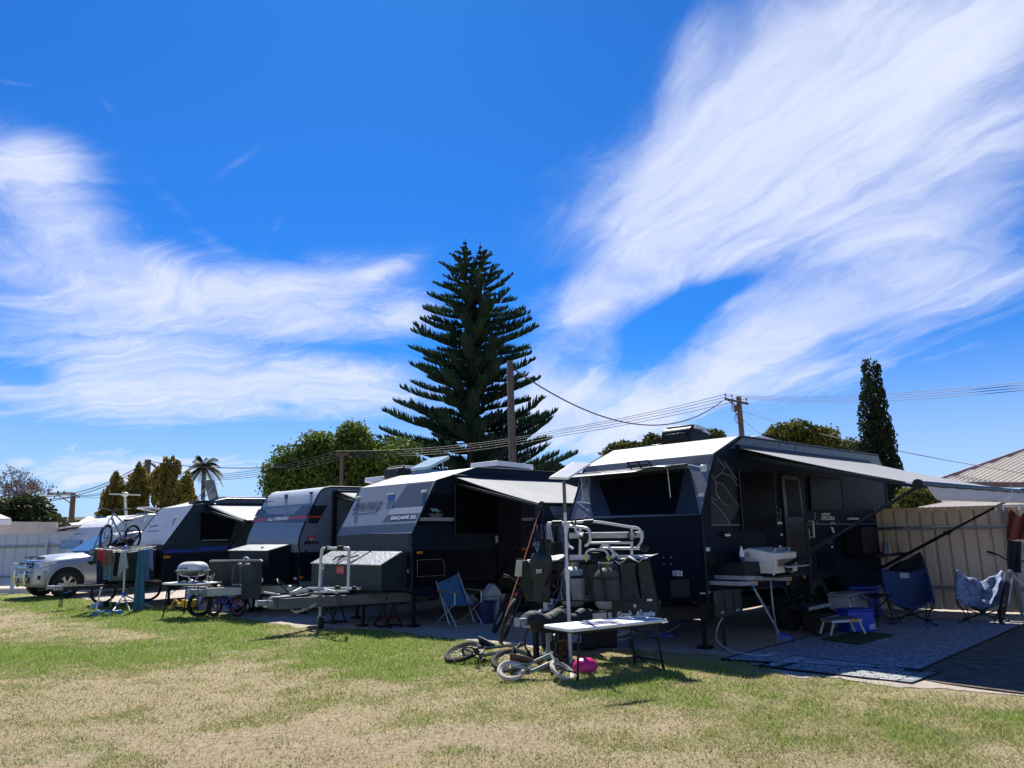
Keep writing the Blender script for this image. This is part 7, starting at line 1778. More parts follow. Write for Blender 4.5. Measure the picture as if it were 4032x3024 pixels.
MB().lathe([(.001, 0), (.15, 0), (.185, .36), (.195, .365), (.19, .375), (.175, .36), (.14, .02), (.001, .02)], 26).build('bowl', pm('navy_plastic', (.012, .025, .11), .45), t); 
for s in (-1, 1): MB().tube(arc((s*.19, 0, .35), .05, 0, math.pi, 8, (0, 1, 0), (0, 0, 1)), .010, 6).build('handle', MT['navy_plastic'], t)

# ---- butterfly chairs
def butterfly(name, label, p, yaw, fab, tag_=False, under=None, s=1.0, slump=0.0, crum=.0, seed=0):
    t = thing(name, label, 'chair', p, yaw, None); rr = random.Random(seed)
    FL, FRt, BL, BR = [Vector(q) * s for q in ((.33, .36, .44), (.33, -.36, .44), (-.26, .37, .92), (-.26, -.37, .92))]; mid = Vector((-.02, 0, .40)) * s
    def seat(u, v):
        # u across, v from front to back
        a_ = FL.lerp(FRt, u); b_ = BL.lerp(BR, u); e = a_.lerp(b_, v)
        w_ = (1 - (2*u-1)**2); k = w_ * (1 - abs(2*v - .9) ** 2.2)
        e = e + Vector((-.04, 0, -.33)) * s * max(0, k) + Vector((0, 0, -.13 - slump)) * s * w_ * v ** 3 + Vector((-.10, 0, -.05)) * s * w_ * (1 - v) ** 4 
        e += Vector((.02, .01, .03)) * crum * (math.sin(u*19 + v*7 + seed) + math.sin(v*23 - u*11) * .7)
        return e
    MB().grid(seat, 26, 26).build('seat_cover', fab, t, smooth=80, solid=.03)
    if tag_: 
        c_ = Vector(seat(.5, .97)); MB().grid(lambda u, v: Vector(seat(.40 + .2*u, .99 - .09*v)) + Vector((.030, 0, .004)), 4, 3).build('label_patch', pm('pale_patch', (.35, .42, .46), .6, var=.15, scale=20), t)
    if under: MB().grid(lambda u, v: Vector(seat(.33 + .34*u, .02 + .30*v)) + Vector((.03, 0, -.015 - .03*math.sin(math.pi*u))), 8, 6).build('front_pocket', under, t, smooth=80, solid=.008)
    foot = [Vector(q) * s for q in ((.32, .34, .02), (.32, -.34, .02), (-.30, .34, .02), (-.30, -.34, .02))]
    for pts in ([BL, Vector((-.15, .37, .40))*s, foot[1]], [BR, Vector((-.15, -.37, .40))*s, foot[0]], [FL, Vector((.24, .34, .28))*s, foot[3]], [FRt, Vector((.24, -.34, .28))*s, foot[2]], [BL, foot[2].lerp(foot[3], .12)], [BR, foot[3].lerp(foot[2], .12)], [FL, foot[0].lerp(foot[1], .25)], [FRt, foot[1].lerp(foot[0], .25)]): MB().tube(pts, .0095*s, 6).build('leg', darkmetal, t)
    for f in foot: MB().ball(f + Vector((0, 0, .005)), (.025, .025, .022), 8, 5).build('foot_cap', blackp, t)
    return t
navyf = pm('navy_quilted_fabric', (.025, .055, .16), .85, var=.3, scale=40, bump=.5, bscale=60); denim = pm('denim_fabric', (.20, .26, .40), .85, var=.45, scale=16, bump=.7, bscale=30)
c2 = (G(*zA(740, 900)) + G(*zA(1045, 915))) / 2
butterfly('butterfly_chair', 'navy blue butterfly chair in the shade of the awning', c2 + Vector((.0, .10, 0)), R(-112), navyf, True, s=.92, seed=3, slump=-.05)
c3 = (G(*zA(1345, 915)) + G(*zA(1725, 935))) / 2
butterfly('butterfly_chair', 'crumpled denim butterfly chair half in the sun before the tan fence', c3 + Vector((.20, .42, 0)), R(-128), denim, False, pm('teal_pocket', (.02, .07, .075), .6), s=.86, slump=.06, crum=.55, seed=8)
# ---- rugs
rugm = NB('woven_rug'); rv = rugm.N.new('ShaderNodeTexVoronoi'); rv.feature = 'DISTANCE_TO_EDGE'; rv.inputs['Scale'].default_value = 11
rugm.L.new(rugm.oc, rv.inputs['Vector']); wv = rugm.N.new('ShaderNodeTexWave'); wv.inputs['Scale'].default_value = 5; wv.inputs['Distortion'].default_value = 6; wv.inputs['Detail'].default_value = 3; rugm.L.new(rugm.oc, wv.inputs['Vector'])
rugm.col(rugm.mix(rugm.ramp(rv.outputs['Distance'], [(.04, .85), (.10, 0.0)]), rugm.mix(rugm.ramp(wv.outputs['Fac'], [(.45, 0.0), (.6, .5)]), (.14, .155, .20), (.30, .32, .37)), (.42, .44, .49))).rough(.9)
def rug(name, label, pts, mat, z, th=.006, cat='rug', border=None):
    c = sum((Vector(p) for p in pts), Vector()) / len(pts); t = thing(name, label, cat, (c.x, c.y, z)); o = Vector((c.x, c.y, 0))
    loc = [Vector((p[0], p[1], 0)) - o for p in pts]
    MB().prism(loc, (0, 0, th)).build('weave', mat, t, smooth=0)
    if border: MB().tube([p + Vector((0, 0, th*.6)) for p in loc], .012, 5, closed=True).build('binding', border, t)
    return t, o
R0, R1_, R2 = G(2890, 2570), G(3622, 2645), G(4150, 2462)
e1_ = FA.M.to_3x3() @ Vector((1, 0, 0)); e2_ = FA.M.to_3x3() @ Vector((0, 1, 0))
q0 = FA.l(G(2900, 2572)); q1 = FA.l(G(3622, 2645)); q2 = FA.l(G(4040, 2494))
t, o = rug('floor_rug', 'large patterned grey rug laid out under the awning', [FA.w(.40, -.45, 0), FA.w(q1.x, q1.y, 0), FA.w(q1.x + .02, q1.y + 4.9, 0), FA.w(.45, 4.6, 0)], rugm.m, .016, border=blackp)
mm = NB('printed_mat'); mv = mm.N.new('ShaderNodeTexVoronoi'); mv.inputs['Scale'].default_value = 26; mp_ = mm.N.new('ShaderNodeMapping'); mp_.inputs['Scale'].default_value = (1, 1, 1); mm.L.new(mm.oc, mv.inputs['Vector'])
mm.col(mm.mix(mm.ramp(mm.noise(70, 3), [(.45, 0.0), (.55, 1.0)]), (.035, .045, .055), (.50, .52, .52))).rough(.85)
m0, m1, m2, m3 = G(2985, 2628), G(3590, 2697), G(3700, 2655), G(3130, 2588)
blackmat = pm('black_mat', (.03, .035, .045), .85)
t, o = rug('door_mat', 'black and white printed lettered mat along the lawn side of the big rug', [m0, m1, m2, m3], blackmat, .012, border=blackp, cat='mat')
mu, mv_ = (m1 - m0), (m3 - m0); MM = lambda u, v: m0 + mu * u + (m2 - m1).lerp(mv_, 1 - u) * v - o + Vector((0, 0, .008))
wl = pm('mat_print', (.55, .57, .57), .85)
mb = MB(); rr = random.Random(2)
words = ['PERTH', 'BROOME', 'CAIRNS', 'DARWIN', 'HOBART', 'KATHERINE', 'ESPERANCE', 'BUNBURY', 'BENDIGO', 'MACKAY', 'DUBBO', 'ALBANY', 'BYRON', 'NOOSA', 'ALICE', 'COOBER', 'WHYALLA', 'GEELONG', 'TAMWORTH']
for r_ in range(11):
    u = .17 + rr.random() * .01
    while u < .90:
        w_ = rr.choice(words); L_ = len(w_) * .0145
        letter(mb, w_, MM(u, .03 + .066*r_), MM(u + L_, .03 + .066*r_), MM(u, .03 + .066*r_ + .052), .05, (0, 0, 1)); u += L_ + .010
mb.build('lettering', wl, t, smooth=0)
mb = MB(); letter(mb, 'HAVE YOU BEEN', MM(.26, .79), MM(.80, .79), MM(.26, .93), .04, (0, 0, 1))
mb.build('lettering', wl, t, smooth=0); mb = MB(); letter(mb, 'AUSTRALIA', MM(.03, .92), MM(.03, .08), MM(.12, .92), .04, (0, 0, 1)); mb.build('lettering', wl, t, smooth=0)
MB().prism([MM(.92, .02), MM(.995, .02), MM(.995, .98), MM(.92, .98)], (0, 0, .002)).build('end_band', pm('grey_band', (.16, .18, .19), .8), t, smooth=0)
gp = [G(*zA(70, 1050)), G(*zA(410, 1100)), G(*zA(715, 1015)), G(*zA(440, 985))]
rug('door_mat', 'dark green artificial grass mat under the step stool', gp, pm('artificial_turf', (.02, .06, .015), .95, var=.5, scale=120, bump=.8, bscale=150), .026, .012, cat='mat')
# ---- step stool, cool box, crates, stool
p = (G(*zA(105, 1045)) + G(*zA(460, 1015))) / 2; t = thing('step_stool', 'small silver folding step stool on the green mat', 'step stool', Vector((p.x, p.y + .08, .03)), R(12))
MB().box((0, 0, .235), (.46, .27, .025)).build('platform', pm('step_top', (.10, .13, .13), .6, var=.2, bump=.4, bscale=90), t, bevel=.006); MB().box((0, 0, .215), (.48, .29, .035)).build('rim_frame', alu, t, bevel=.006); MB().box((.10, -.147, .215), (.14, .004, .03)).build('warning_label', yel, t)
for sx in (-1, 1):
    for sy in (-1, 1): g_ = MB().bar((sx*.20, sy*.11, .21), (sx*.28, sy*.12, .02), .03, .025).build('leg', alu, t); MB().box((sx*.285, sy*.12, .015), (.05, .04, .03)).build('foot_cap', blackp, g_)
lg = pm('pale_grey_plastic', (.42, .43, .46), .5, var=.04); 
p = G(*zA(370, 892)); t = thing('cool_box', 'pale grey cool box with two part lid beside the entry steps', 'cool box', FA.w(*(FA.l(p) + Vector((-.12, .10, 0)))), -FA.th)
p_ = MB(); MB().box((0, 0, .21), (.36, .72, .42)).build('body', lg, t, bevel=.02); 
for y in (-.19, .19): MB().prism([(-.2, y-.17, .42), (-.17, y-.17, .47), (.17, y-.17, .47), (.22, y-.17, .42), (.22, y-.17, .36), (.195, y-.17, .36), (.19, y-.17, .42)], (0, .34, 0)).build('lid', pm('grey_lid', (.30, .31, .34), .5), t, bevel=.01)
MB().box((-.2, 0, .2), (.06, .5, .06)).build('handle', blackp, t)
cbp = pm('cobalt_plastic', (.012, .05, .42), .4, var=.05)
p = G(*zA(430, 990)); t = thing('storage_crate', 'small cobalt blue box with white printed label on the rug', 'crate', p + Vector((.0, .16, .024)), R(14)); MB().box((0, 0, .15), (.44, .28, .30)).build('body', cbp, t, bevel=.02); MB().box((0, 0, .31), (.46, .30, .025)).build('lid', cbp, t, bevel=.008); mb = MB()
for i in range(5): mb.box((.12 + .012*i, -.142, .07), (.006, .003, .07))
for i in range(4): mb.box((.195, -.142, .045 + .02*i), (.05, .003, .008))
mb.build('label_print', whitedecal, t, smooth=0)
p = G(*zA(500, 860)); t = thing('storage_tub', 'large translucent blue tub behind the pale cool box', 'tub', p + Vector((.0, .30, .02)), R(10)); MB().prism([(-.26, -.2, 0), (.26, -.2, 0), (.26, .2, 0), (-.26, .2, 0)], (0, 0, .46)).build('body', pm('deep_blue_plastic', (.010, .035, .30), .3), t, bevel=.03); MB().box((0, 0, .48), (.58, .45, .05)).build('lid', pm('mid_blue_plastic', (.02, .08, .36), .4), t, bevel=.015)
p = G(*zA(375, 900)); t = thing('child_chair', 'small sky blue plastic chair behind the cool box', 'chair', p + Vector((-.1, .75, .02)), R(-70))
MB().prism([(-.16, -.15, .30), (.16, -.15, .30), (.16, .15, .30), (-.16, .15, .30)], (0, 0, .03)).build('seat', pm('sky_blue_chair', (.03, .16, .36), .4), t, bevel=.01); MB().prism([(-.16, -.15, .30), (-.16, .15, .30), (-.20, .13, .70), (-.20, .06, .75), (-.20, -.06, .75), (-.20, -.13, .70)], (.025, 0, 0)).build('backrest', MT['sky_blue_chair'], t, bevel=.008)
for sx in (-.14, .14):
    for sy in (-.13, .13): MB().bar((sx, sy, .3), (sx*1.2, sy*1.2, 0), .03, .03).build('leg', MT['sky_blue_chair'], t)
p = (G(*zA(570, 920)) + G(*zA(640, 925))) / 2; t = thing('camp_stool', 'black folding camp stool beside the blue tub', 'stool', p + Vector((0, .12, .02)), R(20))
MB().grid(lambda u, v: ((u-.5)*.34, (v-.5)*.34, .45 - .05*math.sin(math.pi*u)*math.sin(math.pi*v)), 8, 8).build('seat', pm('black_nylon', (.022, .024, .028), .55), t, solid=.005)
for a_, b_ in (((-.17, -.17), (.17, .17)), ((.17, -.17), (-.17, .17)), ((-.17, .17), (.17, -.17)), ((.17, .17), (-.17, -.17))): MB().tube([(a_[0], a_[1], .45), (b_[0], b_[1], .01)], .010, 6).build('leg', darkmetal, t)
# woven basket under the steps
p = G(*zA(130, 985)); t = thing('wicker_basket', 'dark wicker basket under the pull out steps', 'basket', p + Vector((-.05, .25, .02))); MB().lathe([(.001, 0), (.20, 0), (.235, .26), (.245, .27), (.225, .265), (.19, .02), (.001, .02)], 28).build('weave', pm('dark_wicker', (.06, .04, .025), .85, var=.5, scale=25, bump=1, bscale=60), t)
# ---- pizza oven on the slide tray, detergent bottle
ov = pm('brushed_steel', (.70, .66, .58), .45, metal=.1, var=.10, stretch=(1, 8, 8), scale=5)
c = FA.side(*z9(1175, 630), x=.40); cb_ = FA.w(.40, c.y, .945)
t = thing('pizza_oven', 'silver bench top oven with sloping lid and open front tray on the slide out', 'oven', FA.w(.40, .92, .95), -FA.th)
MB().prism([(-.24, -.30, .02), (-.24, -.30, .30), (-.10, -.30, .34), (.26, -.30, .27), (.26, -.30, .02)], (0, .62, 0)).build('body', ov, t, bevel=.006)
MB().prism([(-.245, -.305, .20), (-.245, -.305, .305), (-.10, -.305, .345), (.262, -.305, .275), (.262, -.305, .20)], (0, .63, 0)).build('lid', pm('pale_steel', (.78, .75, .68), .4, metal=.1, var=.05), t, bevel=.006)
MB().box((.268, .01, .15), (.012, .50, .09)).build('door_opening', pm('dark_oven', (.20, .15, .12), .5), t); MB().box((.36, .02, .105), (.20, .48, .012)).build('tray', alu, t)
MB().tube([(.20, -.2, .29), (.23, -.2, .335), (.23, .22, .335), (.20, .22, .29)], .010, 6).build('handle', alu, t); MB().box((.268, .05, .05), (.012, .2, .05)).build('control_panel', blackp, t)
MB().ball((.0, -.308, .13), (.05, .012, .045), 10, 6).build('side_vent', alu, t); mb = MB()
for i in range(4): mb.box((-.15, -.309, .235 + .016*i), (.12, .004, .005))
mb.build('louvre', darkmetal, t)
for x, y in ((-.2, -.26), (.2, -.26), (-.2, .26), (.2, .26)): MB().cyl((x, y, 0), (x, y, .03), .02, 8).build('foot', alu, t)
c = FA.side(*z9(850, 520), x=.3); t = thing('spray_bottle', 'white and blue squeeze bottle standing on the kitchen drawer', 'bottle', FA.w(.30, .42, 1.12)); MB().lathe([(.001, 0), (.032, 0), (.032, .12), (.018, .15), (.012, .2), (.001, .2)], 14).build('body', pm('navy_plastic', (.012, .025, .11), .45), t); MB().lathe([(.033, .07), (.0335, .12), (.019, .15), (.014, .2), (.001, .205)], 14).build('cap', whitedecal, t)
p = FA.w(.40, 5.62, 1.04); tag(MB().box((0, 0, .10), (.14, .09, .20)).build('paper_bag', pm('kraft_paper', (.32, .22, .13), .8), None, bevel=.01), 'tan box standing on the outside kitchen bench', 'box').location = p
for i, (yy, hh, m_) in enumerate(((5.15, .24, pm('grey_bottle', (.12, .13, .15), .3)), (5.32, .2, pm('pale_bottle', (.25, .28, .30), .3)))):
    o = MB().lathe([(.001, 0), (.04, 0), (.04, hh*.7), (.016, hh*.85), (.016, hh), (.001, hh)], 14).build('bottle', m_, None); o.location = FA.w(.44, yy, 1.04); tag(o, ('dark bottle on the outside kitchen bench', 'pale bottle beside the dark bottle on the kitchen bench')[i], 'bottle')
# ---- broom and hose
a_, b_ = FA.w(.66, .45, .87), G(*z9(1195, 1195)) + Vector((0, .05, .10)); t = thing('broom', 'broom with pale handle leaning on the slide rail, blue head on the rug', 'broom', b_ - Vector((0, 0, .10)))
o_ = t.location.copy(); bz = b_ - o_; az = P(*z9(958, 735), a_.y - .15) - o_
MB().tube([bz, bz.lerp(az, .96)], .014, 8).build('handle', whitealu, t); MB().tube([bz.lerp(az, .94), az], .016, 8).build('grip', pm('teal_grip', (.03, .2, .3), .4), t); hd_ = MB().bar(bz + Vector((-.06, 0, .02)), bz + Vector((.16, -.05, -.06)), .05, .05).build('head', cbp, t, bevel=.012); MB().bar(bz + Vector((-.05, 0, -.045)), bz + Vector((.14, -.05, -.075)), .05, .07).build('bristles', pm('blue_bristles', (.10, .16, .32), .8), hd_)
hp_ = [P(*z9(1108, 695), FA.w(.6, .9, .8).y), P(*z9(1125, 900), 9.9), G(*z9(1175, 1200), .02) + Vector((0, .05, 0)), G(*z9(1120, 1295), .03), G(*z9(960, 1302), .03), G(*z9(800, 1275), .03), G(*z9(690, 1200), .12) + Vector((0, .1, 0)), P(*z9(675, 1080), 9.9), P(*z9(715, 1000), 9.95)]
tag(MB().tube(smooth_path(hp_, 6), .011, 7).build('hose', pm('pale_hose', (.36, .37, .38), .5), None), 'pale drain hose looping down from the slide rail onto the rug edge', 'hose')
# ---- black tubs, power board, cords under the nearest caravan
for i, (q, lab) in enumerate(((z8(1110, 1125), 'black plastic tub with picture label left of the table legs'), (z8(1300, 1135), 'black plastic tub with picture label behind the table'), (z8(1470, 1120), 'plain black plastic tub nearest the caravan wheels'))):
    p = G(*q); t = thing('storage_tub', lab, 'tub', p + Vector((0, .18, 0)), R(-6 + 5*i), 'black tubs behind the folding table'); MB().prism([(-.23, -.16, 0), (.23, -.16, 0), (.23, .16, 0), (-.23, .16, 0)], (0, 0, .30)).build('body', blackp, t, bevel=.03); MB().box((0, 0, .315), (.52, .38, .035)).build('lid', blackp, t, bevel=.012)
    if i < 2: MB().box((-.05, -.163, .16), (.13, .004, .12)).build('label_print', pm('label_blue', (.35, .42, .52), .5, var=.5, scale=25, col2=(.03, .06, .2)), t)
p = G(*z8(1680, 1000)); tag(MB().box((0, 0, .03), (.06, .36, .05)).build('power_board', whitealu, None, bevel=.01), 'white power board lying on the gravel behind the table', 'power board').location = p; bpy.context.scene.objects['power_board'].rotation_euler = (0, 0, R(-38))
whc = pm('white_cable', (.6, .6, .6), .5); bluec = pm('blue_hose', (.10, .18, .45), .45); redc = pm('red_cord', (.50, .03, .03), .6); orc = pm('orange_rope', (.55, .14, .03), .8)
def cord(name, label, pts, mat, r, cat): return tag(MB().tube(smooth_path(pts, 6), r, 6).build(name, mat, None), label, cat)
cord('extension_lead', 'white cord snaking from the power board under the caravan', [G(*z8(*q), .015) for q in ((1730, 930), (1760, 985), (1700, 1030), (1600, 1035), (1560, 1000), (1620, 965), (1800, 985), (1980, 1000), (2180, 890))], whc, .010, 'cord')
cord('water_hose', 'blue hose running over the gravel towards the caravan wheels', [G(*z8(*q), .012) for q in ((1740, 945), (1850, 920), (2000, 900), (2200, 872))], bluec, .012, 'hose')
cord('water_hose', 'coil of blue hose lying in the sun beside the table end', [G(2610, 2505, .012) + Vector((math.cos(a_)*.16, math.sin(a_)*.14, .002*a_)) for a_ in [k*.5 for k in range(34)]], bluec, .010, 'hose')
cord('red_strap', 'red strap lying under the second caravan', [G(*z3(*q), .012) for q in ((1150, 1500), (1200, 1488), (1250, 1500), (1290, 1484), (1240, 1494), (1200, 1502), (1320, 1496))], redc, .014, 'strap')
cord('red_rope', 'thin red cord beside the trestle stand', [G(*z3(*q), .012) for q in ((690, 1545), (740, 1550), (790, 1543), (850, 1540))], redc, .008, 'cord')
cord('guy_rope', 'orange guy rope tied from the second awning corner down to the ground', [FB.w(2.42, .70, 1.98), FB.w(2.42, .70, 1.98).lerp(P(*z4(810, 1400), 10.6), .5) + Vector((0, 0, -.02)), P(*z4(810, 1400), 10.6)], orc, .009, 'rope')
cord('black_hose', 'black hose on the grass behind the table legs', [G(*z8(*q), .015) for q in ((1720, 1010), (1750, 1120), (1850, 1225), (2000, 1300))], blackp, .012, 'hose')
# ================================================================ washing
def fabm(n, c, **k): return pm(n, c, .9, var=k.get('var', .10), scale=k.get('scale', 12), bump=.25, bscale=70, thru=k.get('thru', .15), stretch=k.get('stretch'), col2=k.get('col2'), mix=k.get('mix'))
def garment(name, label, cat, outline, depth, mat, ruf=.02, seed=0, group=None, fold=13):
    """hanging piece: outline in px (top l, top r, bottom r, bottom l) at depth(s)"""
    dl, dr = depth if isinstance(depth, tuple) else (depth, depth)
    q = [P(*outline[0], dl), P(*outline[1], dr), P(*outline[2], dr), P(*outline[3], dl)]
    a_, b_, c_, d_ = q; rr = random.Random(seed); ph = rr.random() * 6; nrm = Vector((0, 1, 0))
    def f(u, v):
        p = a_.lerp(b_, u).lerp(d_.lerp(c_, u), v)
        return p + nrm * ruf * (math.sin(u * fold + ph + v * 1.5) * (.35 + .8 * v) + .5 * math.sin(u * fold * 2.3 + ph * 3 + v * 4) * v) + Vector((0, 0, .012 * math.sin(u * 7 + ph) * v - .01 * math.sin(math.pi * u) * (1 - v)))
    o = MB().grid(f, 18, 20).build(name, mat, None, smooth=80, loc=a_, solid=.004); return tag(o, label, cat, group)
# --- umbrella style airer
base = G(*z1(1000, 1455)); Ya = base.y; cream_ = pm('cream_tube', (.62, .61, .52), .4); bj = pm('blue_joint', (.02, .06, .45), .4)
t = thing('clothes_airer', 'cream and blue tripod clothes airer loaded with washing on the lawn', 'clothes airer', base); o_ = Vector(base)
L_ = lambda x, y, Y=Ya: P(*z1(x, y), Y) - o_
top = L_(1025, 945)
MB().cyl((0, 0, .30), top, .022, 10).build('pole', cream_, t)
for i, q in enumerate(((895, 1508), (1090, 1400), (1010, 1462))):
    f = (G(*z1(*q)) - o_) if i == 0 else Vector(((.55, .32, 0), (.35, -.35, 0))[i-1]); f.z = .012
    MB().tube([(0, 0, .34), f], .016, 8).build('leg', cream_, t); MB().tube([(0, 0, .22), Vector((0, 0, .34)).lerp(f, .5)], .010, 6).build('brace', cream_, t)
    MB().ball(Vector((0, 0, .34)).lerp(f, .52), .03, 8, 5).build('joint', bj, t)
MB().ball((0, 0, .34), (.045, .045, .06), 10, 6).build('joint', bj, t); MB().ball(top, (.05, .05, .05), 10, 6).build('joint', bj, t)
arms = [L_(778, 955, Ya - .45), L_(1180, 925, Ya - .55), L_(1275, 935, Ya + .35), L_(900, 935, Ya + .6)]
for a_ in arms: MB().tube([top + Vector((0, 0, -.10)), a_], .014, 8).build('arm', cream_, t)
mb = MB()
for f in (.35, .55, .75, .97): mb.tube([(top + Vector((0, 0, -.10))).lerp(a_, f) for a_ in arms], .003, 4, closed=True)
mb.build('line', whitealu, t)
gq = lambda *p: [z1(*q) for q in p]
grp = 'washing on the tripod airer'
garment('shirt', 'dark green shirt pegged at the left end of the airer', 'shirt', gq((765, 960), (812, 962), (800, 1070), (756, 1060)), Ya - .30, fabm('green_cloth', (.05, .10, .09)), seed=1, group=grp)
garment('towel', 'red cloth pegged on the airer', 'cloth', gq((800, 965), (858, 962), (840, 1070), (790, 1040)), Ya - .38, fabm('red_cloth', (.45, .03, .06)), seed=2, group=grp)
garment('towel', 'brown towel hanging in folds on the airer', 'towel', gq((850, 962), (915, 965), (938, 1068), (828, 1112)), Ya - .42, fabm('brown_cloth', (.20, .11, .075)), .035, 3, grp)
garment('towel', 'blue grey patterned towel below the brown one', 'towel', gq((862, 1030), (925, 1010), (920, 1225), (850, 1200)), Ya - .28, fabm('bluegrey_cloth', (.12, .22, .28), scale=40, var=.3), .03, 4, grp)
garment('jeans', 'dark blue jeans hanging at the back of the airer', 'trousers', gq((790, 1060), (850, 1060), (845, 1240), (792, 1240)), Ya + .1, fabm('dark_denim', (.015, .03, .085)), .03, 5, grp)
garment('tea_towel', 'pale grey tea towel hanging by one corner on the airer', 'towel', gq((985, 985), (1030, 975), (1048, 1105), (962, 1180)), Ya - .50, fabm('pale_towel', (.34, .42, .44), scale=60, var=.2), .02, 6, grp)
garment('shirt', 'black shirt hanging behind the tea towel', 'shirt', gq((940, 975), (985, 985), (975, 1180), (925, 1175)), Ya - .1, fabm('black_cloth', (.015, .02, .03)), .03, 7, grp)
garment('dark_sheet', 'broad dark green sheet hanging across the airer', 'sheet', gq((1030, 985), (1128, 975), (1120, 1175), (1040, 1210)), Ya + .05, fabm('bottle_green_cloth', (.014, .03, .032)), .02, 8, grp, 8)
garment('towel', 'long teal blue beach towel reaching the grass', 'towel', gq((1128, 965), (1178, 960), (1182, 1475), (1088, 1472)), (Ya - .42, Ya - .30), fabm('teal_towel', (.055, .17, .26), scale=50, var=.25), .025, 9, grp, 9)
garment('shirt', 'light blue shirt beside the long teal towel', 'shirt', gq((1172, 955), (1222, 950), (1222, 1220), (1180, 1222)), (Ya - .25, Ya), fabm('light_blue_cloth', (.14, .25, .38)), .03, 10, grp)
garment('shirt', 'pale shirt with frilled hem at the right end of the airer', 'shirt', gq((1215, 950), (1250, 945), (1250, 1135), (1215, 1095)), (Ya, Ya + .2), fabm('pale_blue_cloth', (.32, .42, .52)), .04, 11, grp)
for i, (x, y) in enumerate(((825, 958), (890, 960), (1000, 975))): MB().bar(L_(x, y - 12, Ya - .42), L_(x, y + 10, Ya - .42), .012, .02).build('peg', whitealu, t)
# --- washing on the second awning corner
Yb = FB.w(2.42, .75, 0).y
h = thing('clothes_hanger', 'hoop of clips hung from the second awning corner', 'hanger', FB.w(2.42, .80, 1.93)); ho = Vector(h.location)
MB().tube([Vector((math.cos(k*.628)*.26, math.sin(k*.628)*.2, -.16)) for k in range(10)], .008, 5, closed=True).build('hoop', blackp, h); MB().tube([(0, 0, .0), (0, 0, -.16)], .006, 5).tube([(-.26, 0, -.16), (0, 0, -.05), (.26, 0, -.16)], .004, 4).build('hook', blackp, h)
g4 = lambda *p: [z4(*q) for q in p]; grp = 'washing on the second awning'
garment('shirt', 'navy shirt under the second awning corner', 'shirt', g4((1050, 510), (1150, 500), (1145, 660), (1040, 670)), Yb - .10, fabm('navy_cloth', (.012, .022, .05)), .04, 21, grp)
garment('swim_shorts', 'black and white striped shorts hanging under the awning corner', 'shorts', g4((1045, 650), (1140, 645), (1140, 790), (1038, 800)), Yb - .16, pm('striped_cloth', (.015, .02, .05), .9, scale=5, col2=(.50, .52, .58), mix=(.55, .58), stretch=(6, 6, .3), thru=.1), .05, 22, grp, 17)
garment('towel', 'pale blue and white towel hanging lowest under the awning', 'towel', g4((1040, 760), (1100, 770), (1075, 885), (1035, 820)), Yb - .05, fabm('mottled_cloth', (.35, .42, .50), scale=25, var=.4), .04, 23, grp)
garment('face_cloth', 'white cloth hanging at an angle beside the striped shorts', 'cloth', g4((1140, 640), (1175, 650), (1205, 800), (1145, 765)), Yb - .22, fabm('white_cloth', (.60, .62, .70)), .02, 24, grp)
garment('trousers', 'grey green trousers hanging behind the white cloth', 'trousers', g4((1140, 780), (1190, 800), (1195, 925), (1145, 925)), Yb - .02, fabm('grey_green_cloth', (.10, .115, .10)), .03, 25, grp)
garment('shirt', 'teal top behind the mottled towel', 'shirt', g4((1080, 820), (1140, 800), (1140, 910), (1065, 905)), Yb + .05, fabm('teal_cloth', (.03, .08, .10)), .03, 26, grp)
garment('towel', 'pale grey towel further along the second awning', 'towel', g4((1235, 670), (1305, 665), (1305, 800), (1238, 790)), Yb + .55, fabm('pale_grey_towel', (.28, .31, .38)), .02, 27, grp)
garment('shirt', 'dark green shirt left of the pale grey towel', 'shirt', g4((1200, 665), (1235, 665), (1232, 790), (1205, 790)), Yb + .5, fabm('green_cloth', (.05, .10, .09)), .03, 28, grp)
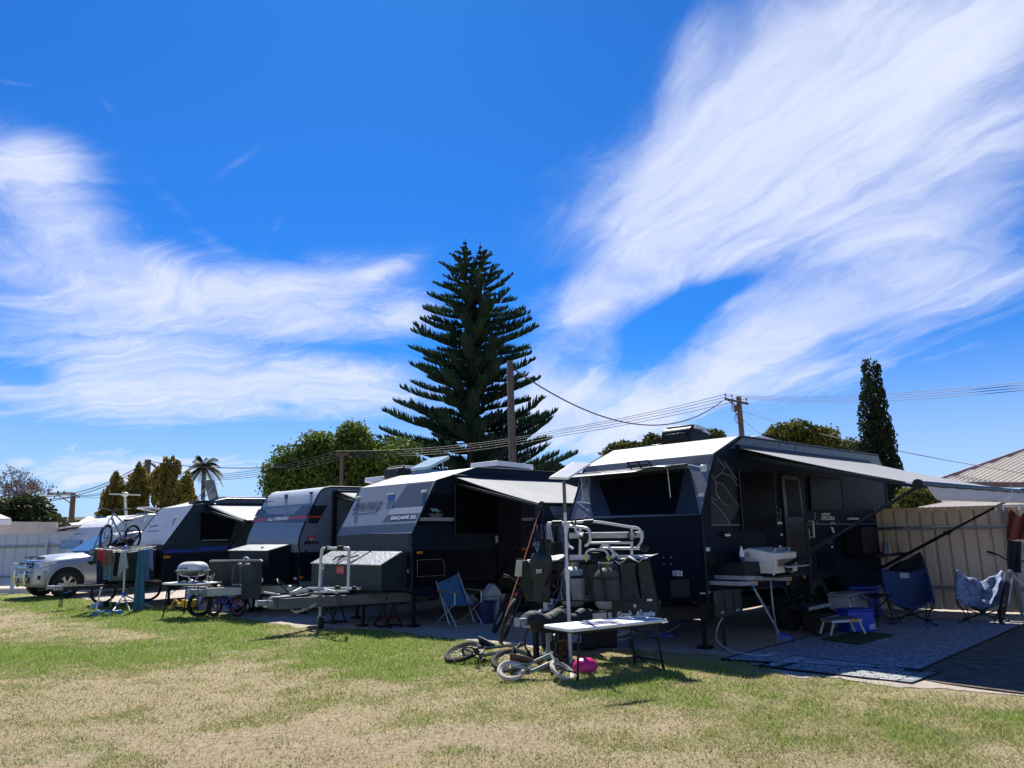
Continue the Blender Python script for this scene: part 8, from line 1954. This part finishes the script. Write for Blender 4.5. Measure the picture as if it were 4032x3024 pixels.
# --- washing at the right edge
Yr = 10.4; g7 = lambda *p: [z7(*q) for q in p]
h = thing('clothes_hanger', 'white clip hoop hung from the long awning at the right edge', 'hanger', P(*z7(1440, 715), Yr))
MB().tube([Vector((math.cos(k*.628)*.24, math.sin(k*.628)*.18, 0)) for k in range(10)], .008, 5, closed=True).build('hoop', whitealu, h); MB().tube([(-.24, 0, 0), (0, 0, .16), (.24, 0, 0)], .004, 4).tube([(0, 0, .16), (0, 0, .30)], .005, 4).build('hook', whitealu, h)
for k in range(7): a_ = k*.9; MB().bar((math.cos(a_)*.24, math.sin(a_)*.18, .01), (math.cos(a_)*.24, math.sin(a_)*.18, -.05), .012, .02).build('peg', whitealu, h)
def singlet(u, v):
    x0_ = np.interp(v, [0, .18, .3, 1], [1380, 1395, 1382, 1378]); x1_ = 1560; cx = (x0_ + x1_) / 2
    ytop = 735 + (60 * math.exp(-((u - .55) / .22) ** 2)) + (0 if u > .12 else 20); y = ytop + (985 - ytop) * v
    return P(*z7(x0_ + (x1_ - x0_) * u, y), Yr - .05 + .03 * math.sin(u*11 + v*3)) 
tag(MB().grid(singlet, 24, 18).build('singlet', fabm('rust_cloth', (.16, .035, .022)), None, smooth=80, solid=.004, loc=P(*z7(1380, 735), Yr)), 'rust red singlet hanging at the right edge', 'singlet')
garment('trousers', 'black trousers hanging below the rust red singlet', 'trousers', g7((1385, 985), (1500, 1000), (1508, 1258), (1392, 1230)), Yr + .02, fabm('black_cloth', (.015, .02, .03)), .03, 31)
garment('cloth', 'pale cloth end under the singlet at the right edge', 'cloth', g7((1455, 980), (1560, 975), (1560, 1002), (1465, 1005)), Yr - .08, fabm('cream_cloth', (.50, .44, .34)), .01, 32)
# bike handlebar poking in at the right edge
p = P(*z7(1400, 1140), 11.3); fp = Vector((p.x + .45, 11.6, 0))
bike('mountain_bike', 'grey bicycle at the right edge, only its handlebar end showing past the trousers', pose(fp + Vector((.75, .25, 0)), R(184), R(4)), r=.33, wb=1.03, tr=.026, fmat=pm('silver_bike_paint', (.40, .42, .45), .3), seat_h=.82, bar_h=.98, bars=.66, steer=R(50))
# dark tarp between the awning leg and the fence
tq = [P(*z7(440, 1200), 12.9), P(*z7(675, 1085), 12.6), P(*z7(720, 1235), 12.6), P(*z7(400, 1260), 12.9)]
def tarp(u, v): return tq[0].lerp(tq[1], u).lerp(tq[3].lerp(tq[2], u), v) + Vector((0, .03*math.sin(u*9 + v*4), 0))
tag(MB().grid(tarp, 12, 8).build('tarp', fabm('black_cloth', (.015, .02, .03)), None, smooth=80, solid=.006, loc=tq[0]), 'black cloth hung between the caravan rear and the awning leg', 'tarp')
# orange towel on the third caravan jockey stand
garment('towel', 'orange peach towel slung over the jockey stand of the grey caravan', 'towel', [z2(780, 1190), z2(970, 1245), z2(930, 1275), z2(835, 1300)], FC.w(-2.0, -.95, 0).y - .4, fabm('peach_cloth', (.48, .22, .13)), .04, 41)
